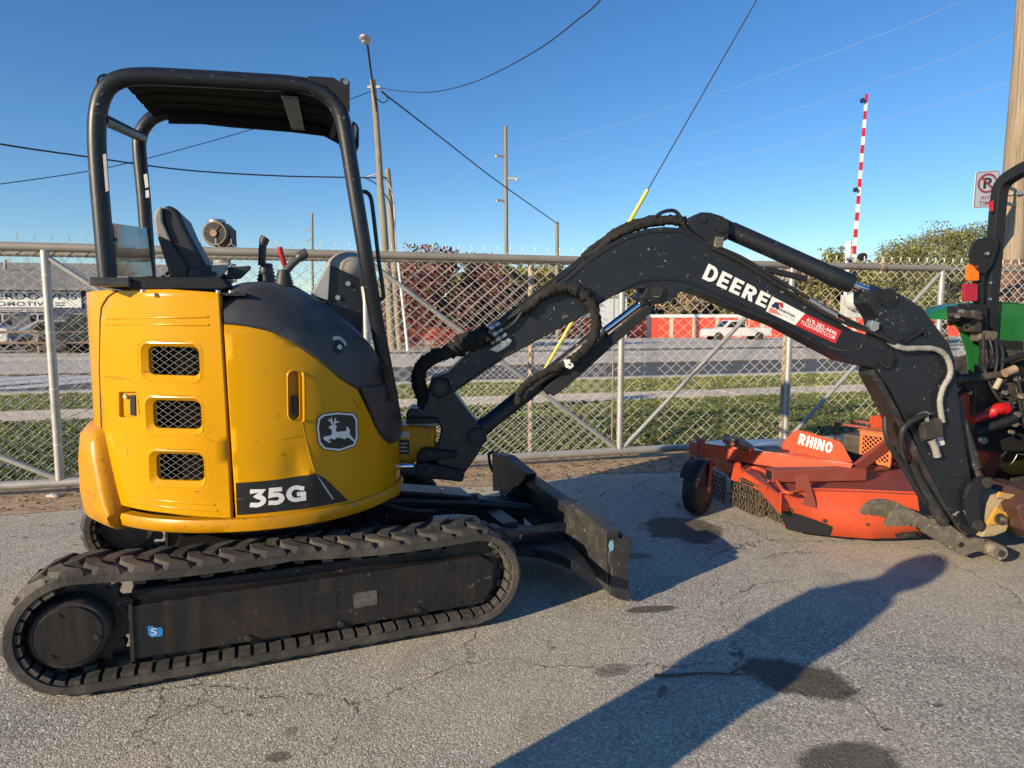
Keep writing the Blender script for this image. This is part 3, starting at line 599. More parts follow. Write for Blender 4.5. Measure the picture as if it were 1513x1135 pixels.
for k in range(14):
    v = -.6 + k*.43; z = ze + (v+.7)*(zr-ze)/6.2 + .012
    put('shingle_course', MB().hexa([SB.P(a,b,c) for c_ in (0,1) for a,b,c in ((U0-.5,v,z-.02+c_*.03),(U1+.5,v,z-.02+c_*.03),(U1+.5,v+.05,z+c_*.02),(U0-.5,v+.05,z+c_*.02))]), BL_R, rfo)
put('vent_pipe', MB().tube([sp(8,398,3), sp(8,384,3)], .08, 8), GALVD, rfo)
put('fascia', MB().box(SB, U0, U1, -.06, -.003, szz(431), szz(426)), M('navy_fascia',(.03,.035,.06),.6), shop)
put('navy_band', MB().box(SB, U0, U1, -.05, -.003, szz(466), szz(432)), M('navy_board',(.035,.045,.10),.6,var=.1), shop)
us0, us1 = su(-58), su(121.5)
sb = put('sign_board', MB().box(SB, us0, us1, -.12, -.05, szz(454.5), szz(430.5)), WHITE, shop)
def sbl(a, b, y0, y1): return lambda s,t: SB.P(su(a)+(su(b)-su(a))*s, -.124, szz(y0)+(szz(y1)-szz(y0))*t)
lettering('sign_name', 'TERDOWNS', sbl(-19,116,443,433), NAVY, sb, .022, 1.05)
lettering('sign_trade', 'TOMOTIVE', sbl(-14,75,452.5,446), NAVY, sb, .022, 1.1)
put('sign_rule', MB().box(SB, su(83), su(97), -.124,-.121, szz(448.5), szz(447)).box(SB, su(83), su(97), -.124,-.121, szz(452), szz(450.5)), NAVY, sb)
st2 = put('slogan_board', MB().box(SB, us0, su(78), -.10, -.05, szz(461), szz(456)), GREYV, shop)
lettering('slogan', 'Professional Service', lambda s,t: SB.P(su(-28)+(su(74)-su(-28))*s, -.104, szz(460.5)+(szz(456.5)-szz(460.5))*t), NAVY, st2, .01, 1.0, .3)
for a, b in ((-60,-25),(-8,14),(44,66),(108,124),(140,175)):
    w = put('window', MB().box(SB, su(a), su(b), -.03, -.002, szz(480), szz(464)), GLASS, shop)
    put('frame', MB().box(SB, su(a), su(b), -.06,-.031, szz(464.6), szz(463.6)).box(SB, su((a+b)/2)-.04, su((a+b)/2)+.04, -.06,-.031, szz(480), szz(464.6)), GREYV, w)
# storage units with red doors
SF = Frame((dep(820,495,80).x, 80), 1.0)
stg = thing('storage_row', 'long row of storage units with bright red doors and cream piers across the road', 'storage building', SF.P(20,3,-1))
CREAM = M('cream_block',(.60,.53,.42),.8,var=.08,scale=2); RDOOR = M('red_door',(.92,.085,.045),.5,var=.06,scale=1)
put('wall', MB().box(SF, -1, 52, .3, 9, -1.1, 1.55), CREAM, stg)
put('parapet', MB().box(SF, -1.2, 52.2, -.05, 9.2, 1.42, 1.78), WHITE, stg)
for i in range(19):
    u = i*2.72
    d = put('door', MB().box(SF, u+.42, u+2.72, .12, .26, -1.02, 1.36), RDOOR, stg)
    for k in range(4): put('slat', MB().box(SF, u+.44, u+2.70, .095, .118, -1.0+k*.59, -.99+k*.59+.5), RDOOR, d)
    put('pier', MB().box(SF, u-.02, u+.40, 0, .29, -1.1, 1.415), CREAM, stg)
SH = Frame((dep(886,470,77.2).x, 77.2), 2)
shd = thing('white_shed', 'pale grey white shed standing left of the red storage doors', 'shed', SH.P(1.6,1,-1))
put('wall', MB().box(SH, 0, 3.1, 0, 2.2, -1.1, dep(900,440,77.2).z), M('pale_siding',(.50,.53,.57),.7,var=.06), shd)
put('roof', MB().prism([SH.P(-.2,-.2,dep(900,440,77.2).z),SH.P(3.3,-.2,dep(900,440,77.2).z),SH.P(1.55,-.2,dep(900,430,77.2).z)], SH.v*2.5), GALVD, shd)
put('door', MB().box(SH, .9, 2.0, -.04, -.003, -1.0, .6), GREYV, shd)

# ------------------------------------------------------------------ vehicles far off
def wheelset(t, fr, us, vs, r, z0, tw=.22):
    for u in us:
        for v in vs:
            w = put('wheel', MB().tube([fr.P(u,v-tw/2,z0+r), fr.P(u,v+tw/2,z0+r)], r, 16), TYRE, t)
            put('rim', MB().tube([fr.P(u,v-tw/2-.012,z0+r), fr.P(u,v-tw/2-.004,z0+r)], r*.6, 12), CAST, w)
def vehicle(name, label, cat, fr, z0, prof, W, glassy, paint, wheels, r, lights=True, group=None):
    t = thing(name, label, cat, fr.P(0,0,z0), group)
    put('body', MB().prism([fr.P(u,-W/2,z0+z) for u,z in prof], fr.v*W), paint, t, bevel=.05)
    for q in glassy:
        put('window', MB().prism([fr.P(u,-W/2-.012,z0+z) for u,z in q], fr.v*.01), GLASS, t)
        put('window', MB().prism([fr.P(u,W/2+.002,z0+z) for u,z in q], fr.v*.01), GLASS, t)
    for (ua, za), (ub, zb) in zip(prof, prof[1:]):                # sloping screens at front and back
        if zb-za > .42 and .3 < abs(ub-ua) < 1.2 and za > .85:
            a = fr.P(ua+(ub-ua)*.08, -W/2+.12, z0+za+(zb-za)*.08); b = fr.P(ua+(ub-ua)*.9, -W/2+.16, z0+za+(zb-za)*.9); nn = (b-a).cross(fr.v).normalized(); nn = nn if nn.z > 0 else -nn
            put('windscreen', MB().prism([a+nn*.012, a+fr.v*(W-.24)+nn*.012, b+fr.v*(W-.32)+nn*.012, b+nn*.012], nn*.01), GLASS, t)
    wheelset(t, fr, wheels, (-W/2+.1, W/2-.1), r, z0); umin = min(u for u,z in prof); umax = max(u for u,z in prof)
    put('bumper', MB().box(fr, umin-.08, umin-.002, -W/2+.05, W/2-.05, z0+.35, z0+.55), GREYV, t, bevel=.02)
    for v in (-W/2+.25, W/2-.25): put('headlight', MB().disc(fr.P(umin+.01,v,z0+.78), -fr.u, .09, .05, 10), GREYV, t)
    return t
PW = M('white_car_paint',(.66,.66,.64),.3,var=.03,coat=.4)
pk = Frame((dep(1086,495,62).x, 62), 6); zp = lvl(59)
tr_ = vehicle('pickup_truck', 'white pickup with a ladder rack parked by the red storage doors', 'pickup', pk, zp, [(-2.9,.45),(-2.95,.95),(-2.8,1.08),(-1.55,1.2),(-.95,1.85),(.55,1.88),(.7,1.2),(3.0,1.2),(3.05,.45)], 1.95, [[(-1.3,1.22),(-.85,1.72),(-.3,1.75),(-.3,1.22)],[(-.2,1.22),(-.2,1.75),(.45,1.75),(.5,1.22)]], PW, (-1.95,1.85), .40)
for u in (.9,2.0,3.0): put('rack_post', MB().bar(pk.P(u,-.85,zp+1.2), pk.P(u,-.85,zp+1.95), .06,.06), GREYV, tr_)
put('rack_rail', MB().bar(pk.P(.6,-.85,zp+1.95), pk.P(3.05,-.85,zp+1.95), .07,.07).bar(pk.P(.6,.85,zp+1.95), pk.P(3.05,.85,zp+1.95), .07,.07), GREYV, tr_)
zl = lvl(31)
vf = Frame((dep(-6,490,32.5).x, 32.5), 12)
vehicle('white_van', 'white van cut off by the left edge in front of the repair shop', 'van', Frame((vf.o.x-1.6, vf.o.y), 192), zl, [(-2.3,.4),(-2.35,1.0),(-1.5,1.15),(-.75,2.0),(2.4,2.05),(2.45,.4)], 1.9, [[(-1.25,1.2),(-.7,1.85),(.1,1.88),(.1,1.2)],[(.3,1.2),(.3,1.88),(1.4,1.88),(1.4,1.2)]], PW, (-1.5,1.5), .36)
sf = Frame((dep(66,495,33).x, 33), 15)
vehicle('silver_car', 'silver grey car facing the road in front of the repair shop', 'car', Frame((sf.o.x+.2, sf.o.y+1), 200), zl, [(-2.1,.35),(-2.15,.75),(-1.2,.92),(-.55,1.4),(.8,1.42),(1.6,.95),(2.1,.85),(2.15,.35)], 1.75, [[(-1.0,.95),(-.5,1.33),(.1,1.35),(.1,.95)],[(.2,.95),(.2,1.35),(.75,1.34),(1.3,.95)]], M('silver_car_paint',(.34,.35,.37),.45,var=.04), (-1.3,1.35), .31)
df = Frame((dep(126,495,32).x+.4, 32.4), 12)
vehicle('dark_car', 'dark suv parked behind the pipe barrier right of the fence post', 'car', df, zl, [(-2.2,.4),(-2.25,.95),(-1.3,1.1),(-.8,1.7),(1.8,1.7),(2.2,1.05),(2.25,.4)], 1.85, [[(-1.1,1.12),(-.7,1.6),(.2,1.6),(.2,1.12)],[(.3,1.12),(.3,1.6),(1.7,1.58),(1.9,1.12)]], M('dark_car_paint',(.02,.024,.026),.65,var=.05,spec=.2), (-1.4,1.4), .36)
br = thing('pipe_barrier', 'low brown two rail pipe barrier along the far side of the road', 'barrier', dep(60,520,30.0))
BR = M('brown_rail',(.23,.15,.11),.7,var=.2,scale=2)
b0 = dep(-140,500,30.0); BF = Frame((b0.x, b0.y), 12)
for z in (.42,.92): put('rail', MB().tube([BF.P(0,0,z-.05), BF.P(13,0,z-.05)], .065, 8), BR, br)
for k in range(6): put('post', MB().tube([BF.P(.4+k*2.4,.1,-.1), BF.P(.4+k*2.4,.1,.95)], .07, 8), BR, br)

# ------------------------------------------------------------------ trees and shrubs
def tree(name, label, base, height, crown, leaf, n, size, group=None, trunk=.18, cat='tree', nlimb=9, clusters=60, spread=.55, low=.25):
    base = Vector(base); t = thing(name, label, cat, base, group); rx, rz = crown; cz = height - rz
    tp = base + Vector((random.uniform(-.3,.3), 0, cz))
    tm = MB(); tm.tube(spl([base, base+Vector((.05*height*random.uniform(-1,1),0,cz*.5)), tp, tp+Vector((0,0,rz*.5))],5), [trunk*(1.15-.9*k/15) for k in range(16)], 9)
    put('trunk', tm, BARK, t)
    lm = MB(); ends = []
    for k in range(nlimb):
        a = 2*math.pi*k/nlimb + random.uniform(-.3,.3); st = base + Vector((0,0,cz*random.uniform(.55,1.05))); el = random.uniform(.1,.8)
        e = base + Vector((rx*.75*math.cos(a)*math.cos(el*.9), rx*.75*math.sin(a)*math.cos(el*.9), cz + rz*.8*math.sin(el)))
        md = st.lerp(e, .5) + Vector((0,0,-.08*rx)); lm.tube(spl([st, md, e],5), [trunk*.42*(1-.8*j/10) for j in range(11)], 6); ends.append(e)
        for q in range(3):
            e2 = e + Vector((random.uniform(-1,1)*rx*.3, random.uniform(-1,1)*rx*.3, random.uniform(-.1,.3)*rz)); lm.tube(spl([md.lerp(e,.3+.2*q), e.lerp(e2,.4), e2],4), [trunk*.16*(1-.8*j/8) for j in range(9)], 5)
    put('limb', lm, BARK, t)
    d = RNG.normal(size=(clusters,3)); d /= np.linalg.norm(d,axis=1)[:,None]; rad = RNG.uniform(.45,1.0,clusters)**.6
    C = d*rad[:,None]*np.array([rx,rx,rz]); C[:,2] = np.maximum(C[:,2], -rz*(1-low)) ; cs = RNG.uniform(.5,1.25,clusters)
    ci = RNG.integers(0, clusters, n); P = C[ci] + np.clip(RNG.normal(size=(n,3)),-1.7,1.7)*(spread*min(rx,rz)*.33*cs[ci])[:,None]
    P += np.array(base) + np.array([0,0,cz])
    leafcloud('crown', P, size, leaf, t); return t
def leafcloud(name, P, size, mat, parent):
    n = len(P); a = RNG.normal(size=(n,3)); a /= np.linalg.norm(a,axis=1)[:,None]; b = np.cross(a, RNG.normal(size=(n,3))); b /= np.linalg.norm(b,axis=1)[:,None]
    s = size*RNG.uniform(.6,1.4,n)[:,None]
    V = np.stack([P-a*s, P-b*s*.5+a*s*.1, P+a*s, P+b*s*.5+a*s*.1],1).reshape(-1,3)
    return npmesh(name, V, np.arange(4*n).reshape(n,4), mat, parent)
L_PLUM = leafmat('plum_leaves', [(.07,.022,.03),(.16,.045,.055),(.26,.06,.075),(.25,.13,.06),(.34,.20,.09)], .6, .2, 1.1, .62, 1.5)
L_OLIVE = leafmat('olive_leaves', [(.10,.11,.03),(.19,.19,.05),(.27,.26,.075),(.36,.30,.10)], .6, .2)
L_GOLD = leafmat('gold_leaves', [(.18,.16,.035),(.32,.27,.055),(.44,.34,.07),(.28,.25,.06)], .6, .2)
L_DARK = leafmat('dark_leaves', [(.09,.10,.035),(.17,.18,.06),(.27,.27,.09),(.36,.33,.13)], .6, .2)
L_RED = leafmat('red_leaves', [(.30,.04,.03),(.55,.05,.04),(.66,.12,.07),(.25,.10,.05)], .6, .2)
L_DRY = leafmat('dry_leaves', [(.22,.16,.10),(.36,.27,.15),(.48,.35,.20)], .7, .2)
def ft(px, Y): return foot(px, Y)
tree('plum_tree', 'broad purple leaved tree turning brown behind the fence, left of centre', ft(655,40), 5.4, (3.6,2.5), L_PLUM, 26000, .115, trunk=.2, clusters=75, low=.05)
tree('plum_tree', 'smaller purple leaved tree at the right end of the plum foliage', ft(745,43), 4.0, (1.9,1.6), L_PLUM, 10000, .115, trunk=.12, clusters=40, low=.05)
tree('maple_tree', 'brown gold tree half hidden behind the lamp pole', ft(598,44), 5.2, (2.4,2.4), L_DRY, 6000, .10, trunk=.15, clusters=45, low=.05)
for i, (px, Y, h, rx, mt, lb) in enumerate(((712,72,8.0,3.8,L_OLIVE,'olive green tree just right of the plum tree'),(775,76,8.0,3.8,L_GOLD,'golden green tree behind the tall slim pole'),(838,98,10.0,5.6,L_OLIVE,'olive tree behind the rusty fence post'),(896,104,9.6,6.0,L_GOLD,'yellowing tree above the pale shed'))):
    tree('roadside_tree', lb, ft(px,Y), h, (rx, h*.42), mt, 22000, .17, 'roadside trees behind the fence', clusters=45, low=.1)
for i, (px, Y, top) in enumerate(((955,110,425),(1010,105,420),(1065,112,416),(1120,100,408),(1170,96,395),(1215,100,384),(1262,92,378),(1308,96,398),(1348,104,400),(1455,100,376),(1500,100,380))):
    h = 1.6 + (467-top)/1000*Y + 1.0
    tree('far_tree', ('bushy olive tree','brown tinged tree','pale green tree')[i%3] + ' beyond the storage units, ' + ('first from the left','second from the left','third from the left','fourth from the left','fifth from the left','left beside the crossing gate','just right of the crossing gate','left of the big dark tree','partly behind the big dark tree','between the pole and the dark tree','at the right edge')[i], ft(px,Y), h, (6.4, h*.47), (L_OLIVE,L_DRY,L_GOLD)[i%3] if i != 3 else L_OLIVE, 24000, .25, 'far trees beyond the storage units', clusters=40, low=.0)
tree('dark_tree', 'large dark olive tree with open crown left of the thick pole', ft(1398,42), 7.3, (4.2,3.1), L_DARK, 42000, .075, trunk=.24, clusters=120, spread=.5)
tree('far_tree', 'small tree above the shop roof by the left fence brace', ft(128,75), 7.2, (3.2,2.6), L_OLIVE, 3000, .2, clusters=35)
for i, px in enumerate((300,380,430,480,512)):
    tree('distant_tree', 'grey green tree low on the horizon, ' + ('behind the seat','behind the left joystick','below the faint pole','left of the console box','right of the console box')[i], ft(px,115), 5.6+i*.3, (4.2,2.8), L_OLIVE, 2600, .24, 'low trees on the horizon under the canopy', clusters=30)
for i, px in enumerate((592,612,640,662,690,712,728)):
    b = ft(px, 36.5+(i%2)*.8); t = thing('red_shrub', 'bright red shrub below the plum tree, ' + ('nearest the lamp pole','second from the lamp pole','third from the lamp pole','in the middle of the shrub row','third from the right','second from the right','at the right end')[i], 'shrub', b, 'red shrubs below the plum tree')
    n = 380; P = np.clip(RNG.normal(size=(n,3)),-1.8,1.8)*np.array([.34,.32,.28]) + np.array(b) + np.array([0,0,.70]); leafcloud('foliage', P, .065, L_RED, t)
    put('stem', MB().tube([b, b+Vector((.05,0,.7))], [.03,.015], 6).tube([b, b+Vector((-.2,0,.8))], [.02,.01], 6), BARK, t)
hg = []
for k in range(9000): hg.append((random.uniform(-14,-1), random.uniform(36.5,39.5), abs(random.gauss(0,.42))))
P = np.array([tuple(RF.P(u,v,lvl(v)+z)) for u,v,z in hg]); 
hd_ = leafcloud('dry_hedge', P, .075, leafmat('hedge_leaves',[(.12,.10,.04),(.24,.17,.07),(.34,.22,.10),(.14,.14,.05)],.7,.2), None); kind(hd_,'stuff'); tag(hd_,'low dry brush along the far roadside under the plum tree','brush')
# ------------------------------------------------------------------ the excavator
C0 = (-1.34, 3.76)
HF = Frame(C0, 18.0); TF = Frame(C0, 22.0)
S0 = HF.P(0.9, 0, 0); BF_ = Frame((S0.x, S0.y), 5.0)
EX = thing('mini_excavator', 'yellow mini excavator with black boom, open canopy and rubber tracks', 'excavator', (C0[0], C0[1], 0))
def cr(ox, oy, s): return lambda x, y: (ox + x/s, oy + y/s)
c1 = cr(90,80,2.751); c2 = cr(90,400,2.751); c3 = cr(0,740,3.152); c4_ = cr(440,640,2.910); c5 = cr(580,290,2.640); c6 = cr(980,290,2.8386); c7 = cr(980,560,2.8386); c8 = cr(580,520,5.161); c9 = cr(150,290,4.585); cT = cr(1380,340,3.153); cU = cr(1380,520,3.547)
def many(c, pts): return [c(*p) for p in pts]
def pprism(name, fr, v0, v1, pts, mat, parent, bevel=.006, label=None, seg=2):
    near = [fr.px(x, y, v0) for x, y in pts]; return put(name, MB().prism(near, fr.v*(v1-v0)), mat, parent, bevel=bevel, label=label, seg=seg)
def ptube(name, fr, pts, r, mat, parent, n=10, smooth=True, k=6, label=None):
    P = [fr.px(x, y, v) for x, y, v in pts]; P = spl(P, k) if smooth else P
    rr = r if not callable(r) else [r(i/(len(P)-1)) for i in range(len(P))]
    return put(name, MB().tube(P, rr, n), mat, parent, label=label)
# --- tracks
RC, RR_, FC, FR_ = (-.83,.29), .255, (.91,.268), .238
def loop():
    pts = []
    n = 46
    for i in range(n): t = i/n; pts.append((RC[0]+(FC[0]-RC[0])*t, (RC[1]-RR_)+((FC[1]-FR_)-(RC[1]-RR_))*t))
    for i in range(26): a = -math.pi/2 + math.pi*i/26; pts.append((FC[0]+FR_*math.cos(a), FC[1]+FR_*math.sin(a)))
    for i in range(n): t = i/n; pts.append((FC[0]+(RC[0]-FC[0])*t, (FC[1]+FR_)+((RC[1]+RR_)-(FC[1]+FR_))*t - .018*abs(math.sin(2*math.pi*t))))
    for i in range(28): a = math.pi/2 + math.pi*i/28; pts.append((RC[0]+RR_*math.cos(a), RC[1]+RR_*math.sin(a)))
    return np.array(pts)
LP = loop(); LN = len(LP)
seg_ = np.linalg.norm(np.roll(LP,-1,0)-LP, axis=1); CUM = np.concatenate([[0], np.cumsum(seg_)]); LTOT = CUM[-1]
def on(s, v, h):
    s = s % LTOT; i = min(int(np.searchsorted(CUM, s, 'right'))-1, LN-1); t = (s-CUM[i])/seg_[i]
    p = LP[i]*(1-t)+LP[(i+1)%LN]*t; d0 = LP[(i+1)%LN]-LP[i]; dm = LP[i]-LP[i-1]; dp = LP[(i+2)%LN]-LP[(i+1)%LN]
    d = (d0/np.linalg.norm(d0))*1.0 + (1-t)*.5*dm/np.linalg.norm(dm) + t*.5*dp/np.linalg.norm(dp); d /= np.linalg.norm(d); nrm = np.array([d[1], -d[0]])
    q = p + nrm*h; return TF.P(q[0], v, q[1])
def make_track(vo, vi, lab):
    sgn = 1 if vi > vo else -1; mb = MB(); ns = 220; rings = []
    for k in range(ns+1):
        s = LTOT*(k % ns)/ns
        rings.append([on(s,vo,-.004), on(s,vo+sgn*.012,0), on(s,vi-sgn*.012,0), on(s,vi,-.004), on(s,vi,-.036), on(s,vi-sgn*.03,-.042), on(s,vo+sgn*.03,-.042), on(s,vo,-.036)])
    mb.loft(rings, True, False, False)
    N = 38; pt = LTOT/N; w = abs(vi-vo)
    for k in range(N):
        for row in (0, 1):
            s0 = (k + .5*row)*pt; va = vo if row == 0 else vi; q = sgn if row == 0 else -sgn
            e0, e1 = s0-.046, s0+.046                                  # at the belt edge
            m0, m1 = s0+.030, s0+.106                                  # towards the centre line: swept
            vb = va + q*w*.34; vc = va + q*w*.56; h = .020 + random.uniform(-.0025,.0015)
            B = [on(e0,va,-.002), on(e1,va,-.002), on(m1,vb,-.002), on(m0,vb,-.002)]; T = [on(e0+.014,va+q*.030,h), on(e1-.010,va+q*.030,h), on(m1-.010,vb,h), on(m0+.010,vb,h)]
            mb.hexa(B+T)
            B2 = [on(m0,vb,-.002), on(m1,vb,-.002), on(m1+.012,vc,-.002), on(m0+.022,vc,-.002)]; T2 = [on(m0+.010,vb,h), on(m1-.010,vb,h), on(m1+.000,vc,h), on(m0+.032,vc,h)]
            mb.hexa(B2+T2)
    for k in range(2*N):
        s0 = (k+.25)*pt/2
        if 46.5 < np.searchsorted(CUM, s0 % LTOT) - 22 < 100: continue
        for va, q in ((vo,sgn),(vi,-sgn)):
            mb.hexa([on(s0+a,va+q*b,h) for h in (-.040,-.060) for a,b in ((0,.006),(.050,.006),(.050,.075),(0,.075))])
    for k in range(N):
        s0 = k*pt; vm = (vo+vi)/2
        for d in (-.05,.05): mb.hexa([on(s0+a,vm+d+b,h) for h in (-.040,-.08) for a,b in ((0,-.018),(.05,-.018),(.05,.018),(0,.018))])
    return put('rubber_track', mb, RUB, EX, bevel=0.0, label=lab)
trn = make_track(-.845, -.545, 'near rubber track with chevron lugs, dusty on top')
trf = make_track(1.00, .70, 'far rubber track, only its rear end showing')
FRM = M('track_frame_paint', (0.008,0.009,0.012), .5, var=.3, scale=3, dirt=(.040,.026,.018), damt=.40, dscale=3.5, scr=(.07,.06,.055), bump=.06, bscale=25, streak=(.042,.027,.018), chip=(.12,.09,.07), cth=.71)
def make_frame(vo, d, near):
    q = [TF.px(x,y,-.80) for x,y in ((193,896),(711,822),(730,832),(729,867),(715,892),(440,938),(196,976))]
    sh = TF.v*(vo-(-.80)); q = [p+sh for p in q]
    f = put('track_frame', MB().prism(q, TF.v*d), FRM, EX, bevel=.007)
    q2 = [TF.px(x,y,-.74)+sh for x,y in ((193,872),(480,832),(690,806),(716,822),(690,860),(200,930))]
    put('upper_web', MB().prism(q2, TF.v*d*.8), FRM, f, bevel=.01)
    put('end_flange', MB().prism([TF.px(x,y,-.806)+sh for x,y in ((189,893),(195,893),(199,978),(193,978))], TF.v*d*1.1), WORN, f)
    sp_ = MB(); cu, cz = RC; nt_ = 17; rim = []
    for k in range(nt_*4):
        a = 2*math.pi*k/(nt_*4); r = (.205,.205,.175,.175)[k % 4]; rim.append(TF.P(cu+r*math.cos(a), vo+d*.35, cz+r*math.sin(a)))
    sp_.prism(rim, TF.v*d*.25); put('sprocket', sp_, WORN, EX, bevel=.003)
    s = 1 if d > 0 else -1
    hb = put('drive_hub', MB().tube([TF.P(cu-.03,vo+s*.16,cz-.005), TF.P(cu-.03,vo-s*.005,cz-.005), TF.P(cu-.03,vo-s*.018,cz-.005)], [.155,.152,.138], 28), WORN, EX)
    put('hub_cover', MB().tube([TF.P(cu-.03,vo-s*.0185,cz-.005), TF.P(cu-.03,vo-s*.026,cz-.005)], [.127,.122], 28), FRM, hb)
    for k in range(3): a = 1.9+2.1*k; put('plug', MB().disc(TF.P(cu-.03+.1*math.cos(a),vo-s*.0265,cz-.005+.1*math.sin(a)), TF.v*(-s), .009, .006, 8), WORN, hb)
    put('idler_wheel', MB().tube([TF.P(FC[0]-.015,vo+d*.25,FC[1]), TF.P(FC[0]-.015,vo+d*.8,FC[1])], .19, 28).tube([TF.P(FC[0]-.015,vo+d*.42,FC[1]), TF.P(FC[0]-.015,vo+d*.6,FC[1])], .205, 28), WORN, EX)
    put('top_roller', MB().tube([TF.P(-.08,vo-s*.0,.485), TF.P(-.08,vo+d*.9,.485)], .038, 16), WORN, EX)
    for u in (-.45,-.1,.25,.6): put('bottom_roller', MB().tube([TF.P(u,vo+d*.2,.125), TF.P(u,vo+d*.85,.125)], .062, 18), WORN, EX)
    return f
fn = make_frame(-.80, .21, True); ff = make_frame(.96, -.21, False)
for x, y in ((367,943),(504,921.5),(617,901)): put('bolt', MB().tube([TF.px(x,y,-.801), TF.px(x,y,-.801)-TF.v*.013], [.017,.014], 8), WORN, fn)
for x, y in ((682,889.5),(698,887),(713,884)): put('bolt_hole', MB().disc(TF.px(x,y,-.8012), -TF.v, .0075, .001, 10), INK, fn)
pprism('slot', TF, -.8015, -.79, ((472,881),(497,878),(497.5,903),(473,907)), INK, fn, 0)  # flat black patch on the plate stands in for the shade of a hole
pprism('maker_plate', TF, -.8025, -.79, ((522,877),(557,872),(557.5,893),(523,899)), M('scuffed_plate',(.13,.125,.115),.5,var=.3,scale=40,dirt=(.03,.028,.026),damt=.5,dscale=25), fn, 0)
pprism('blue_mark', TF, -.8022, -.79, ((218,926),(226,925),(229,928),(238,927),(241,931),(240,940),(224,942),(219,938)), LBLUE, fn, 0)
def qmap(fr, v, q):                                             # letters on a plane, between four pixels BL BR TR TL
    def fn_(s, t):
        x = q[0][0]*(1-s)*(1-t)+q[1][0]*s*(1-t)+q[2][0]*s*t+q[3][0]*(1-s)*t; y = q[0][1]*(1-s)*(1-t)+q[1][1]*s*(1-t)+q[2][1]*s*t+q[3][1]*(1-s)*t
        return fr.px(x, y, v)
    return fn_
lettering('chalk_letter', 'S', qmap(TF,-.8035,((223,939),(232,938),(232,928),(223,929))), WHITE, fn, 0)
# --- chassis, slewing ring
put('chassis', MB().box(TF,-.42,.42,-.60,.76,.24,.47).hexa([TF.P(u,v,z) for z in (.30,.50) for u,v in ((-.5,-.62),(.5,-.62),(.42,.78),(-.42,.78))]), BLKM, EX, bevel=.015)
put('chassis_leg', MB().bar(TF.P(.25,-.2,.42), TF.P(.62,-.62,.38), .2, .14).bar(TF.P(-.25,-.2,.42), TF.P(-.58,-.62,.38), .2, .14).bar(TF.P(-.25,.35,.42), TF.P(-.58,.74,.38), .22, .16).bar(TF.P(.25,.35,.42), TF.P(.58,.74,.38), .22, .16), CAST, EX, bevel=.01)
put('slewing_ring', MB().tube([HF.P(0,0,.49), HF.P(0,0,.635)], .42, 40), CAST, EX)
put('travel_hose', MB().tube(spl([HF.P(.2,-.1,.5),HF.P(.35,-.28,.52),HF.P(.5,-.35,.44),HF.P(.62,-.4,.42)],6),.014,7).tube(spl([HF.P(-.2,-.1,.5),HF.P(-.35,-.2,.5),HF.P(-.5,-.3,.42),HF.P(-.62,-.36,.4)],6),.014,7).tube(spl([HF.P(.3,0,.5),HF.P(.5,-.12,.54),HF.P(.72,-.16,.48),HF.P(.9,-.1,.44)],6),.013,7), HOSE, EX)
# --- dozer blade
fp = [(1.792,.385),(1.765,.30),(1.755,.215),(1.765,.12),(1.798,.022)]
def blade_z(v): return .11*(v+.86)/1.92
bm = MB(); rings = []
for v in np.linspace(-.86, 1.06, 13): rings.append([TF.P(u,v,z+blade_z(v)) for u,z in fp] + [TF.P(u-.022,v,z+blade_z(v)) for u,z in fp[::-1]])
bm.loft(rings, True, True, False)
bl_ = put('dozer_blade', bm, WORN, EX, bevel=.003)
def bbox(name, u0,u1,v0,v1,z0,z1,mat=WORN,bv=.006): return put(name, MB().hexa([TF.P(u,v,z+blade_z(v)) for z in (z0,z1) for u,v in ((u0,v0),(u1,v0),(u1,v1),(u0,v1))]), mat, bl_, bevel=bv)
def upx(x, y, u0): r = ray(x, y); t = (u0 - (EYEV-TF.o).dot(TF.u))/r.dot(TF.u); return EYEV + r*t
def back_box(pts, u0, u1, mat): return put('end_box', MB().prism([upx(*c4_(x,y),u0) for x,y in pts], TF.u*(u1-u0)), mat, bl_, bevel=.006)
back_box(((1165,303),(1240,352),(1325,425),(1325,560),(1332,690),(1270,612),(1205,515),(1150,432),(1152,405),(1160,360)), 1.66, 1.745, BLADE)
back_box(((834,86),(888,98),(982,178),(972,205),(945,232),(900,246),(838,250)), 1.66, 1.745, WORN)
bbox('top_beam', 1.69,1.768,-.36,.50,.33,.39); bbox('lower_beam', 1.67,1.742,-.36,.50,.10,.17)
ep = [TF.px(x,y,-.862) for x,y in ((899,799),(903,795),(931,795),(932,800),(925,838),(926,862),(929,887),(912,884),(898,877),(902,840),(897,828))]
put('end_plate', MB().prism(ep, TF.v*-.02), BLADE, bl_, bevel=.004)
put('blue_slot', MB().prism([TF.px(x,y,-.8835) for x,y in ((902,800),(906,799),(907,806),(906,813),(902,815),(900,808))], TF.v*.004), M('pale_blue_paint',(.22,.48,.60),.6,var=.2,scale=40), bl_)
eye = spl([TF.px(*p,1.06) for p in many(c4_,((838,165),(826,130),(822,95),(832,84),(850,86),(858,100),(852,140),(842,165)))],5); put('lifting_eye', MB().tube(eye, .012, 7), WORN, bl_)
put('lower_plate', MB().prism([gz(*c4_(x,y),.24) for x,y in ((850,402),(960,396),(1060,398),(1150,430),(1215,510),(1278,598),(1283,622),(1240,590),(1190,555),(1130,525),(1060,502),(1000,492),(940,488),(880,450))], Vector((0,0,-.06))), BLK, bl_, bevel=.008)
put('gusset', MB().prism([TF.P(1.755,.48,.45), TF.P(1.56,.48,.28), TF.P(1.50,.48,.16), TF.P(1.755,.48,.14)], TF.v*.025), WORN, bl_, bevel=.003)
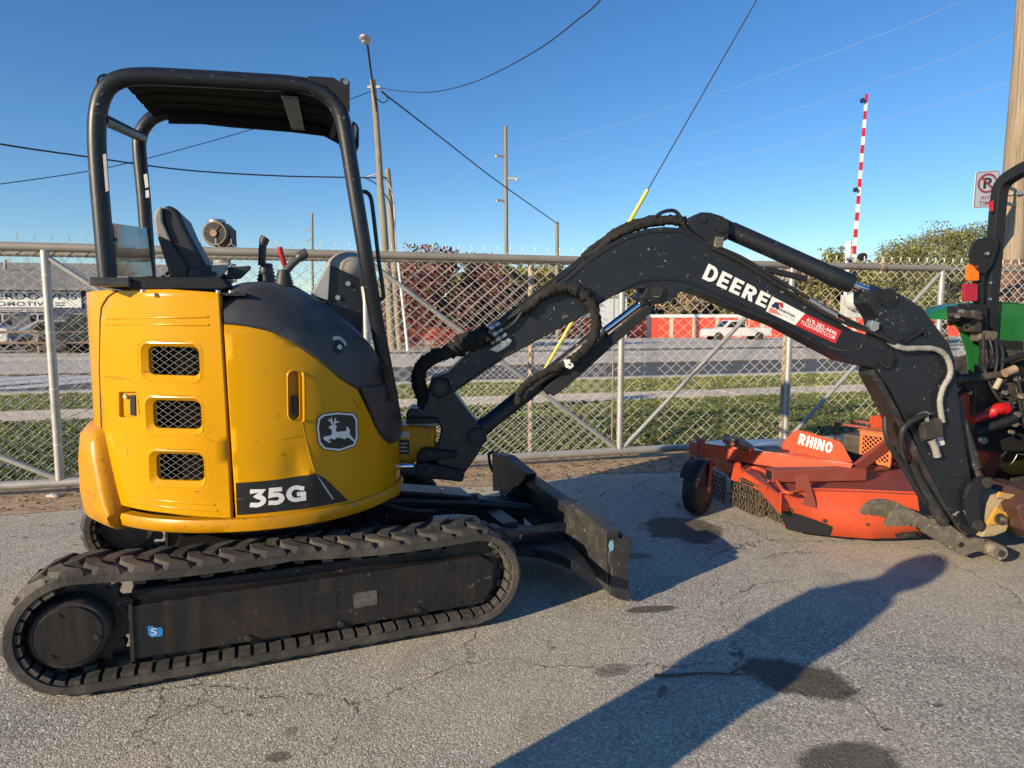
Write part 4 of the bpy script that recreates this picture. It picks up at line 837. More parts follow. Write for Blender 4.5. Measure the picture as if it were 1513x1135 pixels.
def arm_(v):
    r = []
    for u, z0, z1, w in ((.35,.28,.40,.07),(.8,.25,.37,.06),(1.2,.23,.35,.055),(1.5,.17,.30,.06),(1.70,.09,.30,.07)): r.append([TF.P(u,v-w,z0), TF.P(u,v-w,z1), TF.P(u,v+w,z1), TF.P(u,v+w,z0)])
    return put('push_arm', MB().loft(r, True, True, False), BLK, bl_, bevel=.008)
arm_(-.28); arm_(.46)
put('cross_member', MB().bar(TF.P(1.32,-.28,.31), TF.P(1.32,.46,.31), .11, .09), BLK, bl_, bevel=.006)
put('blade_cylinder', MB().tube([TF.P(.42,.08,.50), TF.P(1.22,.08,.40)], .055, 18).tube([TF.P(1.15,.08,.41), TF.P(1.68,.08,.30)], .032, 14), BLK, EX)
put('cylinder_guard', MB().hexa([TF.P(u,v,z) for u,v,z in ((.50,-.02,.56),(1.16,-.04,.455),(1.16,.20,.455),(.50,.18,.56),(.50,-.02,.585),(1.16,-.04,.475),(1.16,.20,.475),(.50,.18,.585))]), BLK, EX, bevel=.006)
for u in (.66,.98): put('guard_bolt', MB().disc(TF.P(u,.02,.565-(u-.66)*.16), (0,0,1), .014, .012, 8), ZINC, EX)
# --- upper body: drum-like shell, radius by bearing
_RK = [(-345,.690),(-330,.70),(-300,.75),(-250,.83),(-200,.87),(-150,.855),(-125,.80),(-90,.748),(-55,.722),(-35,.705),(-15,.690),(15,.690)]
def Rb(ps):
    ps = (ps + 345) % 360 - 345; return float(np.interp(ps, [k for k,_ in _RK], [r for _,r in _RK]))
def body_px(px, py, off=0.0):
    r = ray(px, py); best = None; prev = None
    hx = math.hypot(r.x, r.y); t0 = 2.2/hx; t1 = 4.4/hx
    for k in range(400):
        t = t0 + (t1-t0)*k/400; p = EYEV + r*t; dx, dy = p.x-C0[0], p.y-C0[1]; ps = math.degrees(math.atan2(dy,dx)); g = math.hypot(dx,dy) - Rb(ps) - off
        if prev is not None and g <= 0: 
            a, b = tprev, t
            for _ in range(18):
                m = (a+b)/2; p = EYEV + r*m; dx, dy = p.x-C0[0], p.y-C0[1]; ps = math.degrees(math.atan2(dy,dx)); gg = math.hypot(dx,dy)-Rb(ps)-off
                if gg > 0: a = m
                else: b = m
            best = (ps, p.z); break
        if best is None and (prev is None or g < gmin): gmin = g; pmin = (ps, p.z)
        prev = g; tprev = t
    ps, z = best if best else pmin
    if ps > 100: ps -= 360
    return ps, z
def shell(ps, z, off=0.0):
    a = R_(ps); r = Rb(ps) + off; return Vector((C0[0]+r*math.cos(a), C0[1]+r*math.sin(a), z))
KA = R_(1)*.76
def inside(p, poly):
    x, y = p; c = False; n = len(poly); j = n-1
    for i in range(n):
        xi, yi = poly[i]; xj, yj = poly[j]
        if (yi > y) != (yj > y) and x < (xj-xi)*(y-yi)/(yj-yi)+xi: c = not c
        j = i
    return c
def flat_fill(outline, holes=(), grid=.05, seglen=.035):
    """triangulate a polygon with holes in metric coordinates, with inner points so that it can follow a curved shell"""
    loops = []
    for L in [outline]+list(holes):
        out = []
        for i in range(len(L)):
            a, b = L[i], L[(i+1)%len(L)]; d = math.hypot(b[0]-a[0], b[1]-a[1]); k = max(1, int(d/seglen))
            for q in range(k): out.append((a[0]+(b[0]-a[0])*q/k, a[1]+(b[1]-a[1])*q/k))
        loops.append(out)
    V = []; E = []; idx = []
    for L in loops:
        s = len(V); V += L; n = len(L); E += [(s+i, s+(i+1)%n) for i in range(n)]; idx.append(list(range(s, s+n)))
    xs = [p[0] for p in loops[0]]; ys = [p[1] for p in loops[0]]; bl = [p for L in loops for p in L]; bla = np.array(bl)
    if grid:
        for x in np.arange(min(xs), max(xs), grid):
            for y in np.arange(min(ys), max(ys), grid):
                if inside((x,y), loops[0]) and not any(inside((x,y),h) for h in loops[1:]) and np.min(np.hypot(bla[:,0]-x, bla[:,1]-y)) > grid*.45: V.append((float(x),float(y)))
    r = delaunay_2d_cdt([Vector(v) for v in V], E, [], 0, 1e-7); VV = [tuple(v) for v in r[0]]; T = []
    for f in r[2]:
        c = (sum(VV[i][0] for i in f)/3, sum(VV[i][1] for i in f)/3)
        if inside(c, loops[0]) and not any(inside(c,h) for h in loops[1:]): T.append(tuple(f))
    om = {}
    for i, o in enumerate(r[3]):
        for k in o: om[k] = i
    return VV, T, [[om.get(i, i) for i in L] for L in idx]
def panel(name, outline, holes, mat, parent, off=0.0, depth=.03, lip=.0045, dent=None, label=None, grid=.05, flat=False):
    """a sheet of the shell, outline and holes as (bearing, height)"""
    o = [(p*KA, z) for p, z in outline]; hs = [[(p*KA, z) for p, z in h] for h in holes]
    V, T, loops = flat_fill(o, hs, grid)
    def d_(x, z): return dent(x/KA, z) if dent else 0
    mb = MB(); mb.add([shell(x/KA, z, off+d_(x,z)) for x, z in V], [t if True else t for t in T], True)
    if depth:
        for li, L in enumerate(loops):
            n = len(L); P = [V[i] for i in L]; cen = np.mean(P, axis=0); ring0 = [shell(x/KA,z,off+d_(x,z)) for x,z in P]
            ring1 = []; ring2 = []
            for k in range(n):
                a = np.array(P[k-1]); b = np.array(P[(k+1)%n]); t = b-a; t /= max(1e-9, np.linalg.norm(t)); nn = np.array([t[1], -t[0]])
                q = np.array(P[k]) + nn*lip
                if inside(tuple(np.array(P[k])+nn*1e-4), [V[i] for i in loops[0]]) == (li == 0): q = np.array(P[k]) - nn*lip
                ring1.append(shell(q[0]/KA, q[1], off+d_(*P[k])-lip*.7)); ring2.append(shell(q[0]/KA, q[1], off-depth))
            mb.add(ring0+ring1+ring2, [(k, (k+1)%n, (k+1)%n+n, k+n) for k in range(n)] + [(k+n, (k+1)%n+n, (k+1)%n+2*n, k+2*n) for k in range(n)], True)
    ob = put(name, mb, mat, parent, label=label); me = ob.data
    b = bmesh.new(); b.from_mesh(me); bmesh.ops.remove_doubles(b, verts=b.verts, dist=1e-5); bmesh.ops.recalc_face_normals(b, faces=b.faces); creases(b, 0.42); b.to_mesh(me); b.free()
    cen = Vector((C0[0], C0[1], 1.1)) - root_loc(parent)
    # make the sheet face outwards
    bb = bmesh.new(); bb.from_mesh(me); s_ = sum((f.normal.dot(Vector((f.calc_center_median().x-cen.x, f.calc_center_median().y-cen.y, 0))))*f.calc_area() for f in bb.faces)
    if s_ < 0: bmesh.ops.reverse_faces(bb, faces=bb.faces)
    bb.to_mesh(me); bb.free()
    return ob
def bp(pts, off=0.0): return [body_px(x, y, off) for x, y in pts]
def rrect(x0, y0, x1, y1, r, sk=0.0, n=5, rise=0.0):            # rounded rectangle in pixels, leaning by sk, rising by rise
    out = []
    for cx, cy, a0 in ((x1-r,y0+r,-90),(x1-r,y1-r,0),(x0+r,y1-r,90),(x0+r,y0+r,180)):
        for k in range(n+1):
            a = R_(a0+90*k/n); x = cx+r*math.cos(a); y = cy+r*math.sin(a); out.append((x + sk*(y-y0)/(y1-y0), y + rise*(x-x0)/(x1-x0)))
    return out
core = MB(); plan = [shell(a, 0, -.10) for a in range(-340, 20, 6)]
rear = [p for p in plan if HF.loc(p)[0] < .02]
def pr(pl, z0, z1): core.prism([Vector((p.x,p.y,z0)) for p in pl], Vector((0,0,z1-z0)))
pr(plan, .64, 1.02); pr(rear, 1.0, 1.672)
put('filler_core', core, M('interior_shade',(.004,.004,.004),.9,var=.3,spec=.1), EX)  # added filler block; the dark behind the vents is put into its colour
# rear door with three vents
vents = [(205,503,300,566,14,2),(212,583,303,645,14,2),(217,662,307,722,14,2)]
vholes = [bp(rrect(*v[:5], v[5], 5, 2)) for v in vents]
dpts = [(176,431),(162,440),(153,455),(151,475),(150,545),(153,655),(166,700),(181,745),(250,757),(341,764.5),(338,700),(332,580),(327,500),(323,434),(250,429)]
latch = bp(rrect(176,578,203,618,3,1))
def dent_r(p, z): return .0025*math.sin(p*.21)*math.sin(z*5)
door = panel('engine_door', bp(dpts), vholes+[latch], YEL, EX, 0.006, .035, dent=dent_r)
def ring_between(name, loops, mat, parent):                    # skin through loops of (bearing,height,offset)
    mb = MB(); rings = [[shell(p,z,o) for p,z,o in L] for L in loops]; n = len(rings[0])
    mb.loft(rings, True, False, True); return put(name, mb, mat, parent, fix=True)
for (x0,y0,x1,y1,r,sk), hole in zip(vents, vholes):
    o = bp(rrect(x0,y0,x1,y1,r,sk,5,2)); a = bp(rrect(x0+4,y0+3.5,x1-4,y1-3.5,r-2,sk,5,2)); b = bp(rrect(x0+10,y0+8.5,x1-8.5,y1-12,r-5,sk,5,2))
    b2 = b
    ring_between('vent_frame', [[(p,z,.0055) for p,z in o],[(p,z,.0075) for p,z in a],[(p,z,-.012) for p,z in b],[(p,z,-.032) for p,z in b2]], YEL, door)
    gm = MB(); pol = [(p*KA, z) for p, z in b]; xs = [p[0] for p in pol]; zs = [p[1] for p in pol]; xa, xb_, za, zb = min(xs), max(xs), min(zs), max(zs)
    st = .030
    for sgn in (1,-1):
        c_ = za*1.0 - (xb_-xa)*.6
        k0 = np.arange(za-(xb_-xa)*.62, zb+(xb_-xa)*.62, st)
        for k in k0:
            pts_ = []
            for x in np.linspace(xa, xb_, 40):
                z = k + sgn*(x-(xa+xb_)/2)*.62
                if inside((x,z), pol): pts_.append(shell(x/KA, z, -.021+.002*sgn))
                elif len(pts_) > 1: break
            if len(pts_) > 1: gm.tube(pts_[::3]+[pts_[-1]], .0012, 4, False)
    gg = put('vent_grille', gm, M('mesh_steel',(.22,.21,.20),.5,metal=.5) if 'mesh_steel' not in bpy.data.materials else bpy.data.materials['mesh_steel'], door)
def ridge(pts, parent, r=.006, mat=YEL):
    b = bp(pts); return put('pressed_ridge', MB().tube([shell(p,z,.004) for p,z in b], r, 8), mat, parent)
for y0, y1, xa, xb2 in ((471,468,158,308),(479,480,157,309),(731,745,187,318),(740,754,190,322)):
    ridge([(xa+(xb2-xa)*k/12, y0+(y1-y0)*k/12+ (2.5*math.sin(math.pi*k/12) if y0 > 600 else 0)) for k in range(13)], door)
lb = panel('latch', bp(rrect(178,580,201,616,3,1)), [], YELD, door, -.012, .012, grid=0)
put('latch_lever', MB().prism([shell(*body_px(x,y),-.011) for x,y in ((191,584),(199,584),(200,614),(192,614))], (shell(-110,1,.012)-shell(-110,1,0))), BLK, door, bevel=.003)
put('latch_lock', MB().disc(shell(*body_px(184,586), -.010), shell(-110,1,1)-shell(-110,1,0), .011, .012, 12), ZINC, door)
# side door, dented near its lower right
def dent_s(p, z):
    d = -.016*math.exp(-((p+63)/5.0)**2-((z-.90)/.085)**2) + .010*math.exp(-((p+58)/2.2)**2-((z-.86)/.12)**2) - .006*math.exp(-((p+73)/4)**2-((z-.95)/.04)**2)
    return d
slot = bp(rrect(423,546,443,622,9,1))
sp_pts = [(332.5,480),(363,483),(399,491),(435,509),(471,535),(500,560),(527,577),(540,603),(553,632),(565,650),(576,656),(588,650),(589.5,690),(590,727),(560,741),(500,752),(420,760),(350.5,764)]
sdoor = panel('side_door', bp(sp_pts), [slot], YEL, EX, .006, .035, dent=dent_s, grid=.035)
panel('handle_pocket', bp(rrect(422,545,444,623,9.5,1)), [], YELD, sdoor, -.03, 0, grid=0)  # darker yellow paints in the shade inside the pocket
ring_between('pocket_rim', [[(p,z,.0055) for p,z in bp(rrect(423,546,443,622,9,1))],[(p,z,.010) for p,z in bp(rrect(424.5,547.5,441.5,620.5,8.5,1))],[(p,z,-.028) for p,z in bp(rrect(425,548,441,620,8.5,1))]], YEL, sdoor)
put('pull_handle', MB().tube(spl([shell(*body_px(447,552),.006),shell(*body_px(447.5,556),.018),shell(*body_px(448,590),.02),shell(*body_px(448.5,618),.018),shell(*body_px(448.5,621),.006)],5), .008, 8), YEL, sdoor)
put('lock_barrel', MB().prism([shell(*body_px(x,y),-.029) for x,y in ((432,586),(441,586),(442,614),(433,614))], shell(-65,1,.022)-shell(-65,1,0)), BLK, sdoor, bevel=.003)
seam = bp([(446,623),(451,648),(457,672),(464,697)]); put('door_seam', MB().tube([shell(p,z,.0055+dent_s(p,z)) for p,z in seam], .0022, 5), YELD, sdoor)
SCUFF = M('scuff_crease_mark',(.10,.055,.01),.6,var=.3,scale=60)
def scuff_crease(pts, parent, r=.0011, dent=None): return put('scuff_crease', MB().tube([shell(p, z, .0062+(dent(p,z) if dent else 0)) for p, z in bp(pts)], r, 4), SCUFF, parent)
for q in (((149,555),(160,556.5),(175,557),(190,560),(206,567)),((150,557),(168,559),(184,561)),((206,548),(222,549)),((213,561),(226,563)),((288,641),(303,646),(316,652)),((206,590),(208,612)),((300,636),(312,640))): scuff_crease(q, door)
for q in (((342,655),(380,652),(420,649),(446,644)),((415,673),(422,671)),((410,612),(411,616)),((520,588),(528,604))): scuff_crease(q, sdoor, .0011, dent_s)  # the long first stroke paints the shade along a dent crease
# decals on the side door
def bdecal(name, pts, mat, off, parent=None, dent=dent_s): return panel(name, bp(pts), [], mat, parent or sdoor, off, 0, dent=dent, grid=.03)
bdecal('model_decal', [(349,713),(380,711),(420,707),(466,699.5),(480,707),(513,739.5),(480,746),(420,754),(351,760.5)], DECALB, .0085)
def bq(q, off, dent=dent_s):
    def f(s,t):
        x = q[0][0]*(1-s)*(1-t)+q[1][0]*s*(1-t)+q[2][0]*s*t+q[3][0]*(1-s)*t; y = q[0][1]*(1-s)*(1-t)+q[1][1]*s*(1-t)+q[2][1]*s*t+q[3][1]*(1-s)*t
        p, z = body_px(x,y); return shell(p, z, off+dent(p,z))
    return f
def arc(cx, cy, rx, ry, a0, a1, n=10): return [(cx+rx*math.cos(R_(a0+(a1-a0)*k/n)), cy+ry*math.sin(R_(a0+(a1-a0)*k/n))) for k in range(n+1)]
def glyph(c, t):                                                 # heavy block capitals as closed outlines (outline, holes, width); t is the stroke
    h = t*.86
    if c == 'E': return [(0,0),(.66,0),(.66,h),(t,h),(t,.5-h/2),(.60,.5-h/2),(.60,.5+h/2),(t,.5+h/2),(t,1-h),(.66,1-h),(.66,1),(0,1)], [], .66
    if c == 'D': return [(0,0),(.36,0)]+arc(.36,.5,.42,.5,-90,90,16)+[(0,1)], [[(t,h),(.36,h)]+arc(.36,.5,.42-t,.5-h,-90,90,14)[1:-1]+[(.36,1-h),(t,1-h)]], .78
    if c == 'R': return [(0,0),(t,0),(t,.36),(.30,.36),(.46,0),(.46+t*1.1,0),(.56,.40)]+arc(.40,.69,.34,.31,-60,90,12)+[(0,1)], [[(t,.36+h),(.40,.36+h)]+arc(.40,.69,.34-t,.31-h,-70,70,8)+[(.40,1-h),(t,1-h)]], .76
    if c == 'H': return [(0,0),(t,0),(t,.5-h/2),(.72-t,.5-h/2),(.72-t,0),(.72,0),(.72,1),(.72-t,1),(.72-t,.5+h/2),(t,.5+h/2),(t,1),(0,1)], [], .72
    if c == 'I': return [(0,0),(t,0),(t,1),(0,1)], [], t
    if c == 'N': return [(0,0),(t*.9,0),(t*.9,.52),(.76-t,0),(.76,0),(.76,1),(.76-t*.9,1),(.76-t*.9,.48),(t,1),(0,1)], [], .76
    if c == 'O': return arc(.40,.5,.40,.5,0,345,23), [arc(.40,.5,.40-t,.5-h,0,345,23)], .80
    if c == 'o': return arc(.40,.5,.40,.5,0,345,23), [arc(.40,.5,.40-t,.5-h,0,345,23)], .80
    L, w = {'3': ([(0,1-h/2),(.60,1-h/2),(.33,.585)]+arc(.34,.30,.30,.235,78,-90,12)+[(0,h/2-.0)], .74), '5': ([(.66,1-h/2),(.15,1-h/2),(.12,.53),(.34,.56)]+arc(.36,.315,.28,.245,80,-90,12)+[(0,h/2)], .74), 'G': ([(.84,.80)]+arc(.46,.5,.36,.40,52,285,18)+[(.78,.12),(.78,.46),(.48,.46)], .92)}[c]
    n = len(L); A = []; B = []
    for i in range(n):
        p = np.array(L[i]); d0 = p-np.array(L[i-1]) if i else np.array(L[1])-p; d1 = np.array(L[i+1])-p if i < n-1 else d0
        d0 = d0/np.linalg.norm(d0); d1 = d1/np.linalg.norm(d1); m = np.array([-d0[1]-d1[1], d0[0]+d1[0]]); m /= max(1e-6, np.linalg.norm(m)); k = min(1.5, 1/max(.4, m@np.array([-d0[1], d0[0]])))
        A.append(tuple(p+m*h/2*k)); B.append(tuple(p-m*h/2*k))
    return A + B[::-1], [], w
def block(name, word, fn_, mat, parent, t=.26, gap=.13):
    G_ = [glyph(c, t) for c in word]; tot = sum(g[2] for g in G_) + gap*(len(word)-1); x = 0; obs = []
    for o, hs, w in G_:
        V, T, _ = flat_fill(o, hs, 0, .12); mb = MB(); mb.add([fn_((x+a)/tot, b) for a, b in V], T); obs.append(put(name, mb, mat, parent)); x += w + gap
    return obs
block('digit', '35G', bq(((370,748.5),(452,738.5),(451,716.5),(370,722.5)), .0105), WHITE, sdoor, .30, .14)
bdecal('decal_scratch', [(466,700),(468,702),(478,715),(492,737),(490,738),(476,717)], GREYV, .0092)
bg_ = [(468,617),(475,611),(497,608),(522,610),(527.5,618),(528,647),(524,659),(501,667),(477,664.5),(469,655),(466,632)]
def scalep(P, k): cx = 497; cy = 637.5; return [(cx+(x-cx)*k, cy+(y-cy)*k) for x,y in P]
bdecal('badge', bg_, DECALB, .0085); bdecal('badge_border', scalep(bg_,.955), WHITE, .0092); bdecal('badge_field', scalep(bg_,.865), DECALB, .0099)
deer = [(1083,636),(1090,630),(1098,626),(1110,627),(1118,632),(1112,645),(1117,655),(1135,652),(1150,652),(1157,647),(1155,634),(1160,633),(1170,648),(1168,662),(1175,672),(1192,692),(1190,697),(1172,684),(1160,676),(1150,684),(1135,680),(1120,676),(1108,686),(1094,681),(1082,688),(1096,695),(1088,699),(1066,686),(1062,676),(1078,671),(1095,668),(1097,655),(1097,645),(1090,641)]
bdecal('leaping_deer', many(c2, deer), WHITE, .0106)
for al in ([(1099,628),(1092,613),(1081,607),(1083,603),(1094,607),(1091,597),(1096,596),(1100,610),(1104,628)],[(1104,628),(1106,610),(1110,598),(1115,599),(1110,610),(1124,611),(1128,616),(1112,618),(1110,628)]): bdecal('deer_antler', many(c2, al), WHITE, .0106)
# skirt, rear cover, counterweight, front and far shell
def band(name, ps0, ps1, prof, mat, parent, n=40, ztop=None):
    rings = []
    for k in range(n+1):
        ps = ps0+(ps1-ps0)*k/n; rings.append([shell(ps, (z if ztop is None else ztop(ps,z)), o) for z, o in prof])
    return put(name, MB().loft(rings, True, True, True), mat, parent, fix=True, lim=.95)
sk = band('skirt', -127, 8, [(.615,-.04),(.612,.0),(.622,.020),(.66,.026),(.678,.018),(.680,-.03)], YELD, EX, 60)
cwz = lambda ps, z: z if z < .7 else .66 + (z-.66)*min(1.0, max(.04, (-127.0-ps)/10.0))
band('counterweight', -127.5, -250, [(.60,-.08),(.60,.03),(.63,.066),(.74,.078),(.90,.076),(1.02,.062),(1.06,.03),(1.07,-.03)], YELD, EX, 70, cwz)
_rl = bp([(174,429.5),(160,438.5),(151,453.5),(149,475),(148,545),(150.5,640)]); print('SEAM', [tuple(round(a,2) for a in q) for q in _rl], [tuple(round(a,2) for a in q) for q in bp(dpts)[:8]])
put('door_gap_shade', MB().tube([shell(p-.55, z, .0015) for p, z in bp([(175,430.5),(161,439.5),(152,454.5),(150,475),(149,545),(152,655),(158,677),(165,700),(172,723),(180,745.5)])], .0042, 6), BLKM, EX)  # black tube stands in for the shaded gap beside the engine door
panel('rear_cover', [(p-1.5, z) for p, z in _rl][::-1] + [(-245,1.70),(-245,1.04)], [], YEL, EX, .0, .03, grid=.06)
panel('far_cover', [(-250,.62),(-250,1.70),(-300,1.70),(-300,1.20),(-352,1.10),(-352,.62)], [], YEL, EX, .0, .03, grid=.08)
panel('front_cover', [(-9,.69),(-9,.95),(6,1.02),(6,.69)], [], YELD, EX, -.01, .03, grid=.06)
put('top_lid', MB().prism([Vector((p.x,p.y,1.690)) for p in [shell(a,0,-.012) for a in range(-336,20,6)] if HF.loc(p)[0] < -.005], Vector((0,0,.012))), BLKM, EX)
for x, y in ((211,425.5),(322,427),(341,424)): 
    p = HF.px(x,y,-.66); put('lid_bolt', MB().disc(Vector((p.x,p.y,1.7025)), (0,0,1), .011, .012, 10), ZINC, EX)
put('floor_plate', MB().prism([Vector((p.x,p.y,1.02)) for p in [shell(a,0,-.03) for a in range(-340,20,6)] if HF.loc(p)[0] > -.02], Vector((0,0,.03))), BLKM, EX)
# front hood (plastic) over the side door
Lp = many(c2, ((668,209),(750,217),(850,239),(950,289),(1050,358),(1130,428),(1200,467),(1270,470),(1312,458),(1334,440)))
Tp = many(c2, ((668,88),(712,56),(780,45),(850,48),(950,72),(1050,117),(1150,192),(1250,292),(1316,385),(1335,436)))
Lw = spl([shell(*body_px(x,y), .012) for x,y in Lp], 5); Tw = spl([HF.px(x,y,-.47) for x,y in Tp], 5)
rings = []
for a, b in zip(Lw, Tw):
    la = HF.loc(a); lb_ = HF.loc(b); r = [HF.P(la[0], la[1]+.02, la[2]-.03), a]
    ctrl = HF.P(la[0]*.55+lb_[0]*.45, la[1]-.0, lb_[2]*.86+la[2]*.14)
    for k in range(1, 10):
        t = k/9; r.append(a*(1-t)**2 + ctrl*2*t*(1-t) + b*t*t)
    iv = min(-.12, lb_[1]+.35)
    for k in range(1, 6): r.append(HF.P(lb_[0], lb_[1]+(iv-lb_[1])*k/5, lb_[2]-.03*(k/5)**2))
    r.append(HF.P(lb_[0], iv, min(lb_[2]-.1, 1.03+max(0,lb_[2]-1.2)*.2))); rings.append(r)
hm = MB(); n_ = len(rings[0]); hm.loft(rings, False, False, True); hm.add(rings[0], [tuple(range(n_))]); hm.add(rings[-1], [tuple(range(n_-1,-1,-1))])
hood = put('front_hood', hm, PLAST, EX, fix=True)
lowc = panel('lower_hood', bp(many(c2, ((1214,474),(1262,478),(1310,466),(1333,447),(1345,480),(1358,545),(1370,622),(1367,672),(1345,690),(1328,694),(1305,672),(1288,650),(1262,585),(1240,525)))), [], PLAST, EX, .024, .05, lip=.012, grid=.04)
# key switch on the hood with its dial label
def hood_hit(x, y):
    bpy.context.view_layer.update(); r = ray(x,y).normalized(); o_l = EYEV - root_loc(hood); ok, loc, nrm, _ = hood.ray_cast(o_l, r); return loc + root_loc(hood), nrm
kp, kn = hood_hit(*c2(1126,313)); kn = kn if kn.dot(EYEV-kp) > 0 else -kn
put('switch_recess', MB().disc(kp+kn*.001, kn, .030, .003, 24), BLKM, hood); put('key_switch', MB().disc(kp+kn*.004, kn, .0125, .012, 14), ZINC, hood)
dial = []
for k in range(9): 
    a = R_(10+110*k/8); ex = Vector((0,0,1)).cross(kn).normalized(); ey = kn.cross(ex); dial.append((kp+kn*.005+(ex*math.cos(a)+ey*math.sin(a))*.040, kp+kn*.005+(ex*math.cos(a)+ey*math.sin(a))*.057))
put('dial_label', MB().add([p for q in dial for p in q], [(2*i,2*i+1,2*i+3,2*i+2) for i in range(8)]), GREYV, hood)
# --- canopy
def cpath(pts, v, k=6): return spl([HF.px(x,y,v) for x,y in pts], k)
near_p = [(160,420),(155,370),(146,262),(143,200),(146,160),(156,133),(176,118),(210,113),(270,115),(344,119),(425,124),(462,130),(488,145),(503,168),(511,200),(521,262),(539,371),(553,455),(571,552),(579,590)]
far_p = [(221,420),(220,400),(213,300),(206,225),(207,203),(214,186),(230,172),(260,167),(345,174),(440,181),(480,186),(500,196),(510,215),(520,262),(536,350),(552,440)]
post = put('canopy_frame', MB().tube(spl([HF.px(x,y,-.55+(.17*max(0,(y-371)/219) if x > 400 else 0)) for x,y in near_p],6), .0375, 14), BLK, EX, label='near hoop of the canopy frame')
post2 = put('canopy_frame', MB().tube(cpath(far_p,.46), .0375, 14), BLK, EX, label='far hoop of the canopy frame')
tn = [HF.px(x,y+3,-.55) for x,y in ((178,120),(210,115),(270,117),(344,121),(425,126),(465,133),(490,150))]; tf = [HF.px(x,y+4,.46) for x,y in ((228,173),(250,168),(300,169),(345,174),(430,181),(478,187),(502,200))]
rm = MB(); rr_ = []
for a, b in zip(tn, tf):
    r = []
    for k in range(41): t = k/40; r.append(a.lerp(b,t) + Vector((0,0,.012 + .006*(1 if k % 10 in (4,5) else 0))))
    rr_.append(r)
for a in (0, .022):
    rm.loft([[p+Vector((0,0,a)) for p in r] for r in rr_], False, False, False)
RUF = M('roof_underside',(.007,.0055,.005),.75,var=.3,scale=3,dirt=(.018,.013,.011),damt=.33,dscale=2,spec=.06)
roof = put('canopy_roof', rm, RUF, EX)
put('roof_edge', MB().loft([[p+Vector((0,0,.03)), p+Vector((0,0,-.05)), p+Vector((0,0,-.05))-HF.v*.012, p+Vector((0,0,.03))-HF.v*.012] for p in [q-HF.v*.03 for q in tf[1:]]], True, True, False), BLKM, EX)
put('cross_strap', MB().bar(HF.px(428,134,-.55)-Vector((0,0,.03)), HF.px(441,186,.46)-Vector((0,0,.03)), .075, .012), BLK, EX, bevel=.003)
put('rear_cross_tube', MB().tube([HF.px(152,176,-.55), HF.px(211,204,.46)], .026, 10), BLK, EX)
put('front_cross_tube', MB().tube([HF.px(510,196,-.55), HF.px(508,208,.46)], .026, 10), BLK, EX)
bk = put('corner_bracket', MB().prism([HF.px(x,y,-.58) for x,y in many(c1,((1002,88),(1108,95),(1135,112),(1140,98),(1160,98),(1174,110),(1174,238),(1150,205),(1120,165),(1080,130),(1010,108)))], HF.v*.012), BLKM, EX, bevel=.002)
put('bracket_hole', MB().disc(HF.px(*c1(1158,113),-.5815), -HF.v, .013, .001, 14), M('painted_sky',(.16,.22,.32),.4,var=0), bk)  # flat disc in sky colour, stands in for sky through the hole
put('bracket_arm', MB().bar(HF.px(*c1(1150,120),-.56), HF.px(*c1(1150,120),-.56)+HF.v*.95, .03,.05), BLKM, EX, bevel=.003)
put('work_light', MB().prism([HF.px(x,y,-.50) for x,y in many(c1,((1186,268),(1205,285),(1212,300),(1212,378),(1198,380),(1194,320),(1186,300)))], HF.v*.10), BLKM, EX, bevel=.006)
put('light_lens', MB().prism([HF.px(x,y,-.503) for x,y in many(c1,((1189,290),(1196,285),(1204,300),(1198,345),(1192,335)))], HF.v*.002), GREYV, EX)
put('tie_loop', MB().tube(spl([HF.px(x,y,-.55) for x,y in many(c1,((150,135),(147,112),(158,92),(180,84),(202,92)))],6), .005, 6), BLK, EX)
ptube('grab_handle', HF, [(533,284,-.50),(541,284,-.50),(548,293,-.50),(552,320,-.50),(559,380,-.50),(566,430,-.50),(566,440,-.50),(558,445,-.50)], .0105, BLK, EX)
pprism('post_label', HF, -.5885, -.5880, many(c1,((170,408),(183,405),(194,555),(182,560))), GREYV, post, 0)
for q in (((336,490),(350,486),(356,540),(343,545)),((343,555),(357,552),(359,582),(345,585))): pprism('post_label', HF, .4195, .420, many(c1,q), WHITE, post2, 0)
# rear screen between the rear posts
scr = put('rear_screen', MB().prism([HF.px(165,330,-.50), HF.px(217,337,.40), HF.px(224,408,.40), HF.px(172,408,-.50)], HF.u*.006), SCREEN, EX)
put('screen_label', MB().prism([HF.px(165.5,334,-.50)-HF.u*.003, HF.px(173,333,-.36)-HF.u*.003, HF.px(174.5,357,-.36)-HF.u*.003, HF.px(167,356,-.50)-HF.u*.003], HF.u*.0015), GREYV, scr)
put('screen_label', MB().prism([HF.px(203,337,.15)-HF.u*.003, HF.px(216,340,.38)-HF.u*.003, HF.px(217.5,353,.38)-HF.u*.003, HF.px(204,350,.15)-HF.u*.003], HF.u*.0015), GREYV, scr)
pprism('mount_plate', HF, -.62, .50, many(c1,((110,906),(278,908),(280,945),(112,940))), PLAST, EX, .006)
pprism('engine_lid', HF, -.60, .45, many(c1,((278,925),(300,912),(660,918),(690,945),(660,958),(280,958))), BLKM, EX, .008)
ptube('lid_seal', HF, [(*c1(275,912),-.58),(*c1(320,916),-.58),(*c1(600,917),-.58),(*c1(660,925),-.58),(*c1(690,950),-.58)], .012, BLKM, EX)
